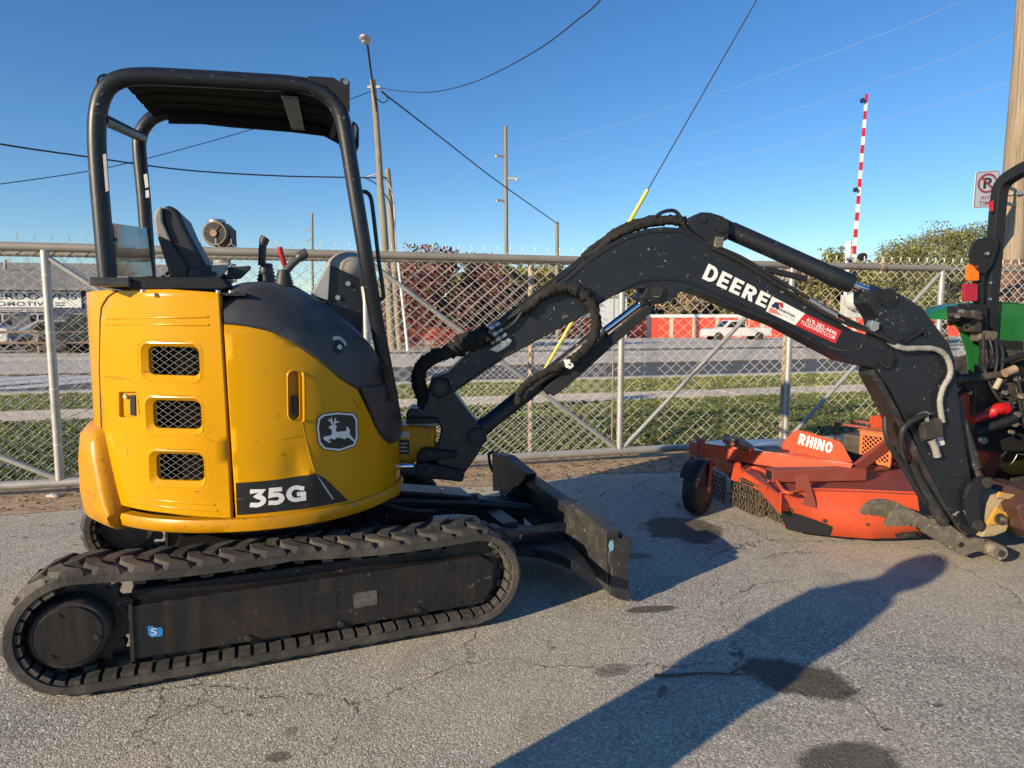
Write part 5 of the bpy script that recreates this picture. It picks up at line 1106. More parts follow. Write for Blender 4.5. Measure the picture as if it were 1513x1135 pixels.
# seat
sb_ = many(c9,((415,66),(450,60),(490,68),(530,110),(580,225),(645,345),(720,480),(740,560),(590,565),(520,420),(450,290),(412,170),(405,100)))
seat = pprism('seat_back', HF, -.18, .26, sb_, SEATM, EX, .035, seg=4)
pprism('seat_insert', HF, -.12, .20, many(c9,((478,80),(500,92),(560,195),(600,290),(640,420),(640,480),(620,470),(560,330),(490,190))), M('grey_seat_fabric',(.10,.125,.165),.7,var=.12,scale=10), EX, .01)
pprism('seat_shell', HF, -.20, .28, many(c9,((405,66),(365,95),(355,150),(372,262),(470,305),(440,235),(412,170),(408,90))), SEATG, EX, .02, seg=3)
pprism('seat_shell_lower', HF, -.20, .28, many(c9,((372,262),(470,305),(560,430),(600,500),(590,565),(470,562),(420,410))), SEATM, EX, .015)
pprism('seat_cushion', HF, -.20, .28, many(c9,((600,520),(760,505),(840,520),(850,570),(600,575))), SEATM, EX, .03, seg=3)
pprism('armrest_bracket', HF, -.24, -.205, many(c9,((600,495),(650,478),(742,468),(742,563),(600,565),(588,530))), SEATM, EX, .006)
pprism('armrest_bracket', HF, -.27, -.242, many(c9,((744,468),(860,460),(845,505),(790,562),(744,565))), M('light_grey_plastic',(.33,.33,.31),.55,var=.1), EX, .006)
pprism('armrest_bracket', HF, -.22, -.19, many(c9,((850,482),(1010,470),(1012,490),(940,560),(830,562),(858,515))), SEATM, EX, .006)
for x, y, v in ((690,515,-.243),(760,528,-.273),(912,530,-.223)): put('armrest_pivot', MB().disc(HF.px(*c9(x,y),v), -HF.v, .014, .004, 14), INK, EX)
# levers
def lever(pts, r, mat, v=-.30, name='joystick'): return ptube(name, HF, [(*c9(x,y),v) for x,y in pts], r, mat, EX, n=12)
lever(((1085,470),(1088,420),(1090,360),(1098,310),(1108,285),(1112,278)), lambda t: .021 if t < .55 else (.026 if t < .93 else .016), SEATM, .12)
lever(((1240,520),(1290,460),(1340,415),(1375,392),(1395,385)), lambda t: .020 if t < .5 else (.026 if t < .93 else .015), PLAST, -.32)
def boot(x, y0, y1, v, r):
    P = []; R2 = []
    for k in range(13): P.append(HF.px(*c9(x, y0+(y1-y0)*k/12), v)); R2.append(r*(1-.45*k/12)*(1.12 if k % 2 else .92))
    return put('lever_boot', MB().tube(P, R2, 14), SEATM, EX)
boot(1118,600,455,.10,.055); boot(1235,615,500,-.32,.05)
lever(((1110,575),(1108,540),(1105,505),(1108,488)), lambda t: .012 if t < .5 else .022, PLAST, -.34, 'short_lever')
lever(((1243,490),(1235,450),(1215,385),(1208,345)), lambda t: .010 if t < .25 else .014, REDH, -.1, 'safety_lever')
pprism('lever_console', HF, -.36, -.12, many(c9,((1000,660),(1060,575),(1300,600),(1420,670))), BLKM, EX, .01)
# tilted control box in front
pprism('control_box', HF, -.30, .16, many(c1,((1094,856),(1215,912),(1228,1010),(1226,1260),(1120,1150),(1078,1010))), BLK, EX, .006)
pprism('box_face', HF, -.32, .18, many(c1,((1096,852),(1086,1000),(1025,985),(1020,974),(1086,858))), GALV, EX, .003)
for x, y in ((1167,933),(1125,990)): put('box_bolt', MB().disc(HF.px(*c1(x,y),-.302), -HF.v, .013, .01, 10), ZINC, EX)
put('meter_cover', MB().ball(HF.px(*c1(1172,880),.0), .11, 10, 1.2, 1.5, .95), M('beige_cover',(.34,.31,.26),.6,var=.1), EX)
# --- swing bracket, boom, cylinders
pprism('swing_mount', BF_, -.06, .14, many(c8,((10,560),(330,575),(325,740),(230,800),(165,850),(10,860))), YELD, EX, .01)
pprism('mount_label', BF_, -.0615, -.06, many(c8,((42,672),(128,672),(128,782),(42,782))), DECALB, EX, 0); pprism('mount_label', BF_, -.0615, -.06, many(c8,((42,610),(128,606),(128,655),(42,660))), GREYV, EX, 0)
for y in (700,728,756): pprism('label_line', BF_, -.0622, -.0616, many(c8,((55,y-5),(112,y-5),(112,y+5),(55,y+5))), GREYV, EX, 0)
put('swing_rod', MB().tube([BF_.px(*c8(-60,872),-.12), BF_.px(*c8(160,872),-.12)], .021, 16), CHROME, EX)
sw = pprism('swing_post', BF_, -.11, .11, many(c8,((300,185),(420,200),(462,300),(560,430),(640,525),(722,630),(702,692),(640,800),(560,915),(535,940),(528,990),(400,972),(330,955),(335,800),(345,720),(372,600),(350,545),(270,552),(105,552),(100,470),(135,430),(210,445),(250,390),(272,285))), BLK, EX, .012)
pprism('lower_lug', BF_, -.15, .15, many(c8,((170,860),(250,845),(500,900),(555,920),(535,995),(330,975),(170,965))), BLKM, sw, .012)
pprism('upper_lug', BF_, -.14, .14, many(c8,((185,790),(235,740),(420,755),(500,770),(495,800),(330,830),(250,842),(180,840))), BLKM, sw, .01)
pprism('top_lug', BF_, -.15, .15, many(c8,((102,505),(340,505),(350,548),(102,552))), BLKM, sw, .006)
put('pin', MB().tube([BF_.px(*c8(365,278),-.128), BF_.px(*c8(365,278),-.128)+BF_.v*.018], [.055,.062], 22), BLKM, sw); put('pin_head', MB().disc(BF_.px(*c8(365,278),-.129), -BF_.v, .036, .008, 18), WORN, sw)
put('boss', MB().tube([BF_.px(*c8(645,655),-.128), BF_.px(*c8(645,655),-.128)+BF_.v*.018], [.055,.06], 22), BLKM, sw); put('bore', MB().disc(BF_.px(*c8(645,655),-.1285), -BF_.v, .034, .001, 18), INK, sw)
for x, y in ((285,778),(292,890)): put('lug_bolt', MB().disc(BF_.px(*c8(x,y),-.152), -BF_.v, .018, .012, 10), WORN, sw)
boom_pts = [(640,572),(644,556),(660,552),(724,492),(773,460),(822,422),(862,386),(894,364),(925,347),(955,338),(981,335),(1008,337),(1030,347),(1050,362),(1096,387),(1156,422),(1209,458),(1262,489),(1297,499),(1318,515),(1324,528),(1318,541),(1305,546),(1290,543),(1255,535),(1232,523),(1198,505),(1156,482),(1120,469),(1080,452),(1045,436),(1020,428),(1005,432),(990,445),(968,450),(948,440),(955,427),(935,425),(905,438),(883,452),(860,468),(807,496),(747,529),(690,564),(667,584),(650,590)]
boom = pprism('boom', BF_, -.10, .10, boom_pts, BLK, EX, .006)
put('boom_foot_boss', MB().tube([BF_.px(652,574,-.107), BF_.px(652,574,-.107)+BF_.v*0.214], .05, 20), BLK, boom)
put('boom_tip_boss', MB().tube([BF_.px(1311,532,-.118), BF_.px(1311,532,-.118)+BF_.v*0.236], .05, 22), BLK, boom); put('boom_tip_pin', MB().disc(BF_.px(1312,532,-.119), -BF_.v, .027, .012, 16), BLKM, boom)
put('lift_boss', MB().tube([BF_.px(970,432,-.112), BF_.px(970,432,-.112)+BF_.v*.224], .056, 22), BLKM, boom); put('lift_pin', MB().disc(BF_.px(970,432,-.113), -BF_.v, .036, .010, 16), WORN, boom)
fl = spl([BF_.px(x,y,-.101) for x,y in ((667,581),(747,527),(807,494),(860,466),(883,450),(905,436),(930,422),(955,415),(985,413),(1010,416),(1040,427),(1080,444),(1120,461),(1160,478),(1200,500),(1250,528))],4); put('lower_flange', MB().tube(fl, .007, 6), BLK, boom)
ft_ = spl([BF_.px(x,y,-.101) for x,y in ((724,498),(773,466),(822,428),(862,393),(894,371),(925,354),(955,345),(981,342),(1006,344),(1028,353),(1050,368),(1096,392),(1156,427),(1209,463),(1255,490))],4); put('upper_flange', MB().tube(ft_, .0055, 6), BLKM, boom)
put('side_wear_plate', MB().tube(spl([BF_.px(*c6(x,y),-.102) for x,y in ((640,605),(720,640),(790,650),(825,640),(832,615),(815,600))],5), .006, 6), WORN, boom)
tb = pprism('top_bracket', BF_, -.085, .085, many(c6,((98,112),(130,80),(160,66),(200,68),(252,84),(274,104),(280,130),(272,180),(236,200),(205,204),(170,180),(130,150))), BLK, boom, .008)
put('bracket_pin', MB().disc(BF_.px(*c6(243,125),-.087), -BF_.v, .042, .012, 20), BLKM, boom); put('bracket_pin', MB().disc(BF_.px(*c6(163,92),-.087), -BF_.v, .026, .008, 16), BLKM, boom)
pprism('steel_clip', BF_, -.112, -.09, many(c6,((222,168),(256,172),(250,214),(214,216),(216,200))), STEELD, boom, .003)
ptube('hose_guard', BF_, [(963,327,-.06),(973,317,-.06),(984,312,-.06),(997,312,-.06),(1006,322,-.06),(1014,338,-.06),(1030,350,-.06),(1050,362,-.08)], .011, BLK, boom)
def sleeve(name, pts, r, parent, mat=CLOTH, k=8, amp=.10, n=14):
    P = spl([BF_.px(x,y,v) for x,y,v in pts], k); ph = random.random()*6
    rr3 = [r*(1+amp*.5*math.sin(i*.9+ph+2*math.sin(i*.37))+amp*.9*random.uniform(-1,1)) for i in range(len(P))]
    mb = MB(); mb.tube(P, rr3, n); V = np.array(mb.v); V += RNG.normal(size=V.shape)*r*(.12 if mat is CLOTH else .02); mb.v = [tuple(v) for v in V]; return put(name, mb, mat, parent)
sleeve('hose_sleeve', [(628,601,-.06),(624,585,-.06),(618,562,-.07),(623,543,-.09),(640,528,-.11),(666,519,-.125),(690,510,-.13),(712,499,-.13),(722,494,-.125)], .041, boom, amp=.05)
sleeve('hose_sleeve', [(676,513,-.13),(698,502,-.14),(719,495,-.135)], .056, boom, amp=.10)
for k, (dx, dy) in enumerate(((0,0),(5,9),(10,17))):
    p = BF_.px(716+dx,490+dy,-.135); q = BF_.px(738+dx,477+dy,-.13); put('hose_fitting', MB().tube([p, p.lerp(q,.25), p.lerp(q,.26), p.lerp(q,.6), p.lerp(q,.61), q], [.013,.013,.018,.018,.012,.012], 10), ZINC, boom)
pprism('valve_plate', BF_, -.125, -.104, ((722,517),(741,505),(752,499),(757,503),(752,511),(735,521)), ZINC, boom, .004)
put('valve_knob', MB().disc(BF_.px(743,508,-.126), -BF_.v, .018, .02, 12), ZINC, boom)
sleeve('hose', [(737,478,-.128),(765,462,-.122),(790,440,-.12),(824,420,-.12)], .013, boom, HOSE, amp=0); sleeve('hose', [(743,488,-.13),(760,477,-.125),(775,457,-.12),(800,436,-.12)], .012, boom, HOSE, amp=0); sleeve('hose', [(735,476,-.11),(775,452,-.105),(822,416,-.1)], .012, boom, HOSE, amp=0)
sleeve('hose_sleeve', [(775,460,-.12),(800,438,-.12),(822,426,-.135),(845,426,-.15),(862,434,-.16),(876,452,-.165),(881,478,-.165),(876,500,-.165),(866,516,-.16),(852,528,-.155),(842,538,-.15)], .031, boom, amp=.2)
sleeve('hose_sleeve', [(845,532,-.15),(828,541,-.15),(806,550,-.15),(788,561,-.145),(773,573,-.14),(767,584,-.135),(766,596,-.13)], .023, EX, amp=.14)
sleeve('top_hose', [(862,384,-.06),(884,370,-.06),(905,352,-.05),(930,339,-.05),(960,330,-.05),(990,326,-.05),(1010,329,-.05)], .024, boom, CLOTH, amp=.06); sleeve('top_hose', [(862,380,.0),(890,358,.0),(921,338,.0),(955,327,.0),(990,324,.0),(1012,327,.0)], .026, boom, CLOTH, amp=.08)
sleeve('rail_hose', [(725,483,-.05),(773,452,-.05),(822,414,-.05),(862,380,-.05)], .016, boom, HOSE, amp=0)
sleeve('arm_hose', [(1052,366,-.115),(1096,387,-.115),(1150,421,-.115),(1205,456,-.115),(1250,478,-.12),(1290,492,-.13),(1314,504,-.13)], .011, boom, HOSE, amp=0); sleeve('arm_hose', [(1048,361,-.09),(1096,381,-.09),(1150,414,-.09),(1205,447,-.10),(1255,474,-.10),(1300,494,-.10)], .012, boom, HOSE, amp=0)
for a, b in (((1196,443),(1212,452)),((1212,453),(1236,466))): put('hose_fitting', MB().tube([BF_.px(*a,-.112), BF_.px(*b,-.112)], .014, 9), ZINC, boom)
put('rail_edge', MB().bar(BF_.px(724,487,-.07), BF_.px(862,381,-.07), .05, .03), BLKM, boom)
def cyl_px(name, fr, v, a, b, r, mat, parent, n=22): return put(name, MB().tube([fr.px(*a,v), fr.px(*b,v)], r, n), mat, parent)
bc_ = put('boom_cylinder', MB().tube([BF_.px(712,632,-.02), BF_.px(720,626,-.02), BF_.px(721,625.5,-.02), BF_.px(884,497,-.02), BF_.px(885,496,-.02), BF_.px(893,490,-.02)], [.054,.054,.050,.050,.056,.056], 24), BLK, EX)
cyl_px('chrome_rod', BF_, -.02, (890,492), (952,445), .025, CHROME, bc_); put('rod_end', MB().tube([BF_.px(945,451,-.02), BF_.px(970,432,-.02)], .042, 16), BLK, bc_)
cyl_px('rod_guard', BF_, -.075, (805,579), (960,455), .026, BLKM, bc_); pprism('guard_channel', BF_, -.12, -.07, ((803,575),(818,586),(840,570),(905,512),(965,460),(958,450),(880,512)), BLKM, bc_, .005)
pprism('white_clamp', BF_, -.185, -.14, ((834,532),(843,531),(849,541),(843,546),(836,543)), WHITE, bc_, .006); put('clamp_bolt', MB().disc(BF_.px(841,538.5,-.186), -BF_.v, .006, .006, 8), INK, bc_)
ac = put('arm_cylinder', MB().tube([BF_.px(1066,334,0), BF_.px(1078,340,0), BF_.px(1080,341,0), BF_.px(1224,405,0), BF_.px(1225,405.5,0), BF_.px(1256,419,0)], [.05,.05,.055,.055,.059,.059], 26), BLK, EX)
cyl_px('chrome_rod', BF_, 0, (1252,417.5), (1290,433), .026, CHROME, ac); put('rod_end', MB().tube([BF_.px(1284,431,0), BF_.px(1311,441,0)], .045, 16), BLK, ac)
put('cylinder_bracket', MB().bar(BF_.px(1132,398,-.05), BF_.px(1190,412,-.05), .05, .03), BLKM, ac)
# boom lettering and decals
VB = -.1035
block('letter', 'DEERE', qmap(BF_, VB, ((1037,411.5),(1130.5,455.5),(1139,436.5),(1047,389.5))), WHITE, boom, .245, .15)
def bdec(name, pts, mat, v=VB): return put(name, MB().prism([BF_.px(x,y,v) for x,y in pts], BF_.v*.0008), mat, boom)
bdec('hire_decal', many(c6,((457,420),(594,492),(553,541),(431,483))), WHITE); bdec('hire_decal', many(c6,((594,492),(748,565),(722,618),(553,541))), REDV)
bdec('star_mark', many(c6,((452,460),(472,442),(486,448),(484,470),(478,478),(470,468),(460,468))), NAVY, VB-.0012); bdec('star_mark', many(c6,((482,444),(502,446),(504,468),(494,470))), REDV, VB-.0012); bdec('flag_bars', many(c6,((447,466),(470,474),(500,502),(440,486))), M('pale_red_print',(.62,.20,.17),.5), VB-.0012)
lettering('word', 'American', qmap(BF_,VB-.0012,[c6(*p) for p in ((474,474),(550,510),(556,496),(480,460))]), NAVY, boom, .02); lettering('word', 'Rent-All', qmap(BF_,VB-.0012,[c6(*p) for p in ((498,500),(546,524),(549,514),(502,490))]), GREYV, boom, .02)
lettering('phone_number', '419-382-4446', qmap(BF_,VB-.0012,[c6(*p) for p in ((598,527),(724,586),(730,568),(604,507))]), WHITE, boom, .008); lettering('web_address', 'TOLEDORENTS.COM', qmap(BF_,VB-.0012,[c6(*p) for p in ((574,534),(716,602),(722,588),(580,519))]), WHITE, boom, .006)
# --- arm
arm_pts = [(1284,430),(1290,428),(1300,427),(1315,429),(1330,435),(1343,441),(1364,456),(1385,484),(1403,508),(1411,530),(1414,560),(1420,620),(1432,690),(1445,745),(1449,775),(1444,788),(1432,791),(1418,778),(1396,740),(1366,682),(1339,622),(1315,575),(1293,545),(1300,520),(1304,500),(1298,470),(1284,448)]
arm = pprism('arm', BF_, -.085, .085, arm_pts, BLK, EX, .008)
put('arm_edge', MB().prism([BF_.px(x,y,-.0855) for x,y in ((1292,546),(1306,566),(1330,612),(1360,672),(1392,734),(1420,782),(1431,790),(1424,792),(1384,740),(1350,676),(1318,606),(1290,555))], BF_.v*.16), WORN, arm, bevel=.003)
put('arm_boss', MB().disc(BF_.px(1311,440,-.086), -BF_.v, .058, .016, 24), BLK, arm); put('arm_pin', MB().disc(BF_.px(1311,440,-.103), -BF_.v, .036, .010, 18), BLKM, arm)
ptube('arm_handle', BF_, [(1334,506,-.10),(1350,497,-.10),(1362,490,-.10),(1366,491,-.10),(1367,497,-.095)], .010, BLK, arm)
pprism('clip_block', BF_, -.13, -.08, many(c6,((878,520),(908,528),(905,560),(875,575),(868,545))), ZINC, arm, .004)
sleeve('grey_hose', [(1314,504,-.13),(1324,511,-.14),(1338,515,-.14),(1360,514.5,-.135),(1382,516,-.13),(1397,525,-.125),(1404,542,-.12),(1403,556,-.12),(1394,572,-.12),(1389,590,-.12),(1390,608,-.12),(1393,624,-.12)], .017, arm, GHOSE, 10, .07); sleeve('arm_hose', [(1300,492,-.13),(1310,500,-.135),(1322,508,-.14)], .018, arm, BLKM, 6, .05)
sleeve('drop_hose', [(1308,616,-.14),(1309,640,-.16),(1317,662,-.16),(1335,690,-.14),(1352,720,-.13),(1368,745,-.11)], .017, arm, HOSE, amp=.03); sleeve('drop_hose', [(1331,662,-.13),(1333,638,-.15),(1342,626,-.15),(1357,617,-.14),(1368,613,-.13)], .018, arm, HOSE, amp=.03); sleeve('drop_hose', [(1331,660,-.13),(1337,685,-.13),(1352,715,-.12)], .016, arm, HOSE, amp=.03)
pprism('valve_block', BF_, -.14, -.086, many(c7,((1086,182),(1162,166),(1172,178),(1176,244),(1100,258))), CAST, arm, .006)
for a, b, r in (((1050,175),(1085,150),.018),((1085,150),(1105,145),.018),((1100,150),(1108,185),.015),((1150,190),(1165,185),.012),((1140,215),(1160,225),.012)): put('fitting', MB().tube([BF_.px(*c7(*a),-.125), BF_.px(*c7(*b),-.125)], r, 9), ZINC, arm)
sleeve('grey_hose', [(*c7(1125,258),-.12),(*c7(1138,285),-.12),(*c7(1150,325),-.12)], .022, arm, GHOSE, amp=.1)
pprism('arm_label', BF_, -.0868, -.086, many(c7,((1146,246),(1172,240),(1182,274),(1156,284))), GREYV, arm, 0)
tc_ = put('thumb_cylinder', MB().tube([BF_.px(*c7(1035,352),-.10), BF_.px(*c7(1060,420),-.10), BF_.px(*c7(1175,600),-.09)], [.032,.037,.037], 18), WORN, EX)
bkc = put('bucket_cylinder', MB().tube([BF_.px(*c7(1222,90),.03), BF_.px(*c7(1232,160),.03), BF_.px(*c7(1300,370),.02)], [.045,.05,.05], 20), M('scratched_black_paint',(.03,.03,.03),.5,var=.3,scale=10,scr=(.5,.48,.44),dirt=(.35,.33,.30),damt=.34,dscale=11), EX)
put('rod', MB().tube([BF_.px(*c7(1300,370),.02), BF_.px(*c7(1335,430),.0)], .026, 14), CAST, bkc)
lk = [(1372,418),(1385,432),(1380,452),(1360,462),(1340,470),(1328,500),(1330,560),(1336,600),(1330,628),(1310,636),(1288,626),(1276,590),(1268,530),(1272,480),(1290,440),(1320,420),(1345,408)]
link = pprism('bucket_link', BF_, -.135, -.10, many(c7,lk), BLK, EX, .008); pprism('bucket_link', BF_, .09, .125, many(c7,lk), BLK, EX, .008)
for x, y in ((1356,434),(1316,611)): put('link_pin', MB().disc(BF_.px(*c7(x,y),-.136), -BF_.v, .034, .014, 18), CAST, link)
# thumb: two toothed jaws and their pivot
def jaw(v0, v1, dx, dy, tip):
    P = [(830,565),(838,545),(868,515),(905,507),(945,508),(985,520),(1030,542),(1080,570),(1135,578),(1190,602),(1240,640),(1285,672),(1320,668),(1350,672),(1352,722),(1310,726),(1262,744),(1220,725),(1170,690),(1120,662),(1085,640)]
    teeth = [(1060,625),(1048,622),(1040,604),(1024,602),(1018,588),(1004,598),(990,592),(984,576),(968,584),(955,586),(946,572),(930,582),(916,580),(906,566),(892,578),(878,576),(866,566),(850,574)]
    return pprism('thumb_jaw', BF_, v0, v1, [c7(x+dx*max(0,(1200-x)/370), y+dy*max(0,(1200-x)/370)) for x,y in P+teeth], STEELD, EX, .0025)
jaw(.03, .06, 0, 0, 0); j2 = jaw(-.09, -.06, 105, 52, 1)
put('thumb_web', MB().prism([BF_.px(*c7(x,y),-.058) for x,y in ((1110,600),(1190,625),(1270,690),(1300,700),(1260,725),(1200,700),(1130,650))], BF_.v*.086), STEELD, EX, bevel=.004)
put('jaw_hole', MB().disc(BF_.px(*c7(1250,696),-.0905), -BF_.v, .018, .001, 14), INK, j2)
put('thumb_pivot', MB().tube([BF_.px(*c7(1350,698),-.04), BF_.px(*c7(1352,700),-.05), BF_.px(*c7(1414,730),-.16), BF_.px(*c7(1416,731),-.165)], [.046,.05,.05,.042], 20), STEELD, EX)
put('pivot_end', MB().disc(BF_.px(*c7(1416,731),-.166), (BF_.px(*c7(1416,731),-.166)-BF_.px(*c7(1350,698),-.04)), .022, .012, 14), CAST, EX)
# coupler and bucket
YCOUP = M('worn_coupler_paint',(.62,.30,.02),.5,var=.15,scale=10,dirt=(.30,.24,.16),damt=.46,dscale=8,bump=.1)
TANC = M('tan_worn_steel',(.38,.29,.17),.6,var=.2,scale=9,dirt=(.2,.15,.09),damt=.45,dscale=9,bump=.15)
cp_ = pprism('quick_coupler', BF_, -.11, .10, many(c7,((1335,665),(1380,560),(1420,500),(1490,478),(1508,490),(1462,580),(1440,640),(1390,660))), TANC, EX, .008)
pprism('coupler_plate', BF_, -.128, -.112, many(c7,((1358,612),(1398,536),(1452,568),(1446,604),(1372,614))), YCOUP, cp_, .004); pprism('coupler_plate', BF_, -.128, -.112, many(c7,((1404,486),(1412,474),(1478,486),(1474,508),(1400,500))), YCOUP, cp_, .004)
put('coupler_pin', MB().tube([BF_.px(*c7(1412,588),-.15), BF_.px(*c7(1438,590),-.17)], .024, 14).disc(BF_.px(*c7(1410,586),-.13), -BF_.v, .036, .012, 16), CAST, cp_)
BKT = M('brown_bucket',(.085,.038,.026),.55,var=.3,scale=6,dirt=(.16,.11,.07),damt=.4,dscale=5,bump=.1)
bkm = MB(); rg = []
for v in (-.24,.24): rg.append([BF_.px(x,y,-.11)+BF_.v*(v+.11) for x,y in ((1478,742),(1508,723),(1545,726),(1600,745),(1625,780),(1600,800),(1540,806),(1490,776))])
bkm.loft(rg, True, True, False); bko = put('bucket', bkm, BKT, EX, bevel=.01)
for k in range(4):
    p = BF_.px(1600,802,-.11)+BF_.v*(-.1+k*.14); put('bucket_tooth', MB().hexa([p+BF_.v*a+BF_.u*u+Vector((0,0,z)) for u,a,z in ((-.02,-.03,0),(.1,-.02,-.02),(.1,.02,-.02),(-.02,.03,0),(-.02,-.03,.03),(.1,-.02,-.01),(.1,.02,-.01),(-.02,.03,.03))]), CAST, bko)
# ------------------------------------------------------------------ orange rotary cutter behind the excavator arm
def G(x, y, z): return gz(*c7(x, y), z)
w0 = gz(1031, 757, 0)
MW = thing('rotary_cutter', 'orange red rotary mower with tail wheel and chain curtain under the excavator arm', 'mower', G(800, 640, 0))
ax_ = Vector((.80,-.60,0)); wc = w0 + Vector((0,0,.205))
wh = put('tail_wheel', MB().tube([wc-ax_*.065, wc-ax_*.055, wc+ax_*.055, wc+ax_*.065], [.185,.205,.205,.185], 28), TYRE, MW)
put('tyre_groove', MB().tube([wc-ax_*.02, wc-ax_*.012], .2065, 28, False).tube([wc+ax_*.012, wc+ax_*.02], .2065, 28, False), BLKM, wh)
put('rim', MB().tube([wc+ax_*.0655, wc+ax_*.070], [.115,.105], 22), CAST, wh); put('hub', MB().tube([wc+ax_*.0705, wc+ax_*.10], [.04,.035], 14), ORND, wh)
fork = MB(); fwd = Vector((.6,.8,0))
for s in (-1, 1): fork.bar(wc+ax_*.085*s, wc+ax_*.085*s+Vector((0,0,.24))+fwd*.06, .012, .07, fwd)
put('wheel_fork', fork, ORND, MW, bevel=.003)
arcp = [wc + Vector((0,0,.218))*math.sin(R_(a)) + fwd*.218*math.cos(R_(a)) for a in range(50,160,10)]
ar = MB(); ar.loft([[p-ax_*.085, p+ax_*.085, p+ax_*.085+Vector((0,0,.012)), p-ax_*.085+Vector((0,0,.012))] for p in arcp], True, True, True); put('wheel_guard', ar, BLKM, MW)
put('caster_tube', MB().tube([wc+Vector((.02,.04,.24)), wc+Vector((.02,.04,.40))], .035, 14), ORND, MW)
PA, PB, PC = G(113,262,.50), G(500,249,.50), G(795,355,.50)
tp_ = put('tail_plate', MB().prism([PA, PC, PB], Vector((0,0,-.012))), M('sheen_patch_orange',(.50,.10,.05),.22,var=.15,scale=3,dirt=(.62,.55,.50),damt=.42,dscale=2), MW, fix=True)  # pale patches in the colour stand in for bright reflections on top
put('tail_beam', MB().bar(PA-Vector((0,0,.062)), PC-Vector((0,0,.062)), .05, .10), ORNG, MW, bevel=.005)
put('tail_beam', MB().bar(PA+Vector((.05,.1,-.062)), PB-Vector((0,0,.062)), .05, .10), ORND, MW, bevel=.005)
slotm = MB(); slotm.prism([G(380,283,.503),G(470,280,.503),G(530,298,.503),G(525,308,.503),G(440,302,.503)], Vector((0,0,.002))); put('plate_slot', slotm, INK, tp_)
put('pivot_plate', MB().prism([G(248,268,.52),G(265,252,.52),G(330,262,.52),G(382,300,.52),G(365,306,.52),G(300,285,.52)], Vector((0,0,.035))), ORND, MW, bevel=.006)
put('pivot_bolt', MB().disc(G(302,265,.56), (0,0,1), .03, .03, 10), CAST, MW)
ra, rb = G(500,296,.5), G(795,352,.5); ryaw = math.degrees(math.atan2((rb-ra).y,(rb-ra).x)); RFm = Frame((ra.x,ra.y), ryaw)
rh = put('name_plate', MB().prism([RFm.px(*c7(x,y),0) for x,y in ((497,300),(500,270),(540,224),(562,214),(600,222),(738,263),(748,272),(792,350),(640,330))], RFm.v*.008), ORNG, MW, bevel=.002)
block('letter', 'RHINO', qmap(RFm,-.0015,((563,272),(703,313),(714,268),(574,227)) if False else [c7(*p) for p in ((563,272),(704,314),(714,268),(574,228))]), WHITE, rh, .27, .12)
# deck
TZ = .37
topn = [G(x,y,TZ) for x,y in ((490,482),(560,472),(640,464),(850,470),(1066,480))]
botn = [G(x,y,.05) for x,y in ((512,625),(560,640),(622,650),(860,671),(1082,662))]
back = [Vector((3.45,5.15,0)), Vector((3.6,6.35,0)), Vector((1.85,6.45,0)), Vector((1.86,5.62,0))]
topo = [Vector((p.x,p.y,TZ)) for p in topn + back]
put('deck', MB().prism(topo, Vector((0,0,-.014))), ORND, MW, fix=True)
sk_ = MB(); walls = [(topn[i]-Vector((0,0,.0)), botn[i]) for i in range(5)]
ncol = 20; rings = []
for k in range(ncol+1):
    t = k/ncol*4; i = min(int(t),3); f = t-i; a = walls[i][0].lerp(walls[i+1][0], f); b = walls[i][1].lerp(walls[i+1][1], f)
    rings.append([a+Vector((0,.02,.0)), a+Vector((0,0,-.012)), a.lerp(b,.5)+Vector((0,-.006,0)), b, b+Vector((0,.012,0)), a+Vector((0,.03,-.014))])
sk_.loft(rings, True, True, True); side = put('side_wall', sk_, ORNG, MW)
def wall_pt(x, y, off=.012):
    px, py = c7(x, y); best = None
    r = ray(px, py)
    for k in range(200):
        t_ = k/199*4; i = min(int(t_),3); f = t_-i; a = walls[i][0].lerp(walls[i+1][0],f); b = walls[i][1].lerp(walls[i+1][1],f)
        Y = (a.y+b.y)/2 - off; p = EYEV + r*(Y/r.y); e = abs(p.x-(a.x+b.x)/2)
        if best is None or e < best[0]: best = (e, p)
    return best[1]
put('side_skid', MB().prism([wall_pt(x,y) for x,y in ((499,552),(560,566),(640,592),(740,630),(800,654),(772,668),(700,660),(620,649),(560,641),(520,632),(505,598))], Vector((0,.014,0))), BLKM, MW)
put('rear_skid', MB().prism([wall_pt(x,y) for x,y in ((880,664),(960,650),(1060,640),(1082,662),(960,672),(888,672))], Vector((0,.014,0))), WORN, MW)
for x, y in ((535,545),(676,594),(818,640),(855,610)): put('wall_bolt', MB().disc(wall_pt(x,y,.008), (0,-1,0), .014, .014, 8), CAST, MW)
put('wall_rib', MB().tube([wall_pt(862,608,.012), wall_pt(862,640,.012), wall_pt(850,664,.012)], .006, 6), ORND, MW)
put('deck_lip', MB().tube(spl([p+Vector((0,-.004,.004)) for p in topn],5), .008, 7), ORNG, MW)
back_w = MB(); bwp = [topo[0], Vector((1.95,5.25,TZ)), Vector((1.86,5.62,TZ)), Vector((1.85,6.45,TZ))]
back_w.loft([[p, p-Vector((0,0,.14)), p-Vector((-.012,0,.14)), p+Vector((.012,0,0))] for p in bwp], True, True, False); put('rear_lip', back_w, ORNG, MW)
rim_ = [G(x,y,z) for x,y,z in ((352,388,.36),(375,372,.38),(420,385,.38),(470,420,.385),(505,470,.385),(540,478,.38))]; put('rolled_rim', MB().tube(spl(rim_,5), .014, 8), ORNG, MW)
put('corner_bracket', MB().prism([G(x,y,.26) if False else dep(*c7(x,y),5.45) for x,y in ((284,425),(298,352),(322,345),(332,392),(352,425),(374,446),(350,440))], Vector((.01,.02,0))), ORNG, MW, bevel=.003)
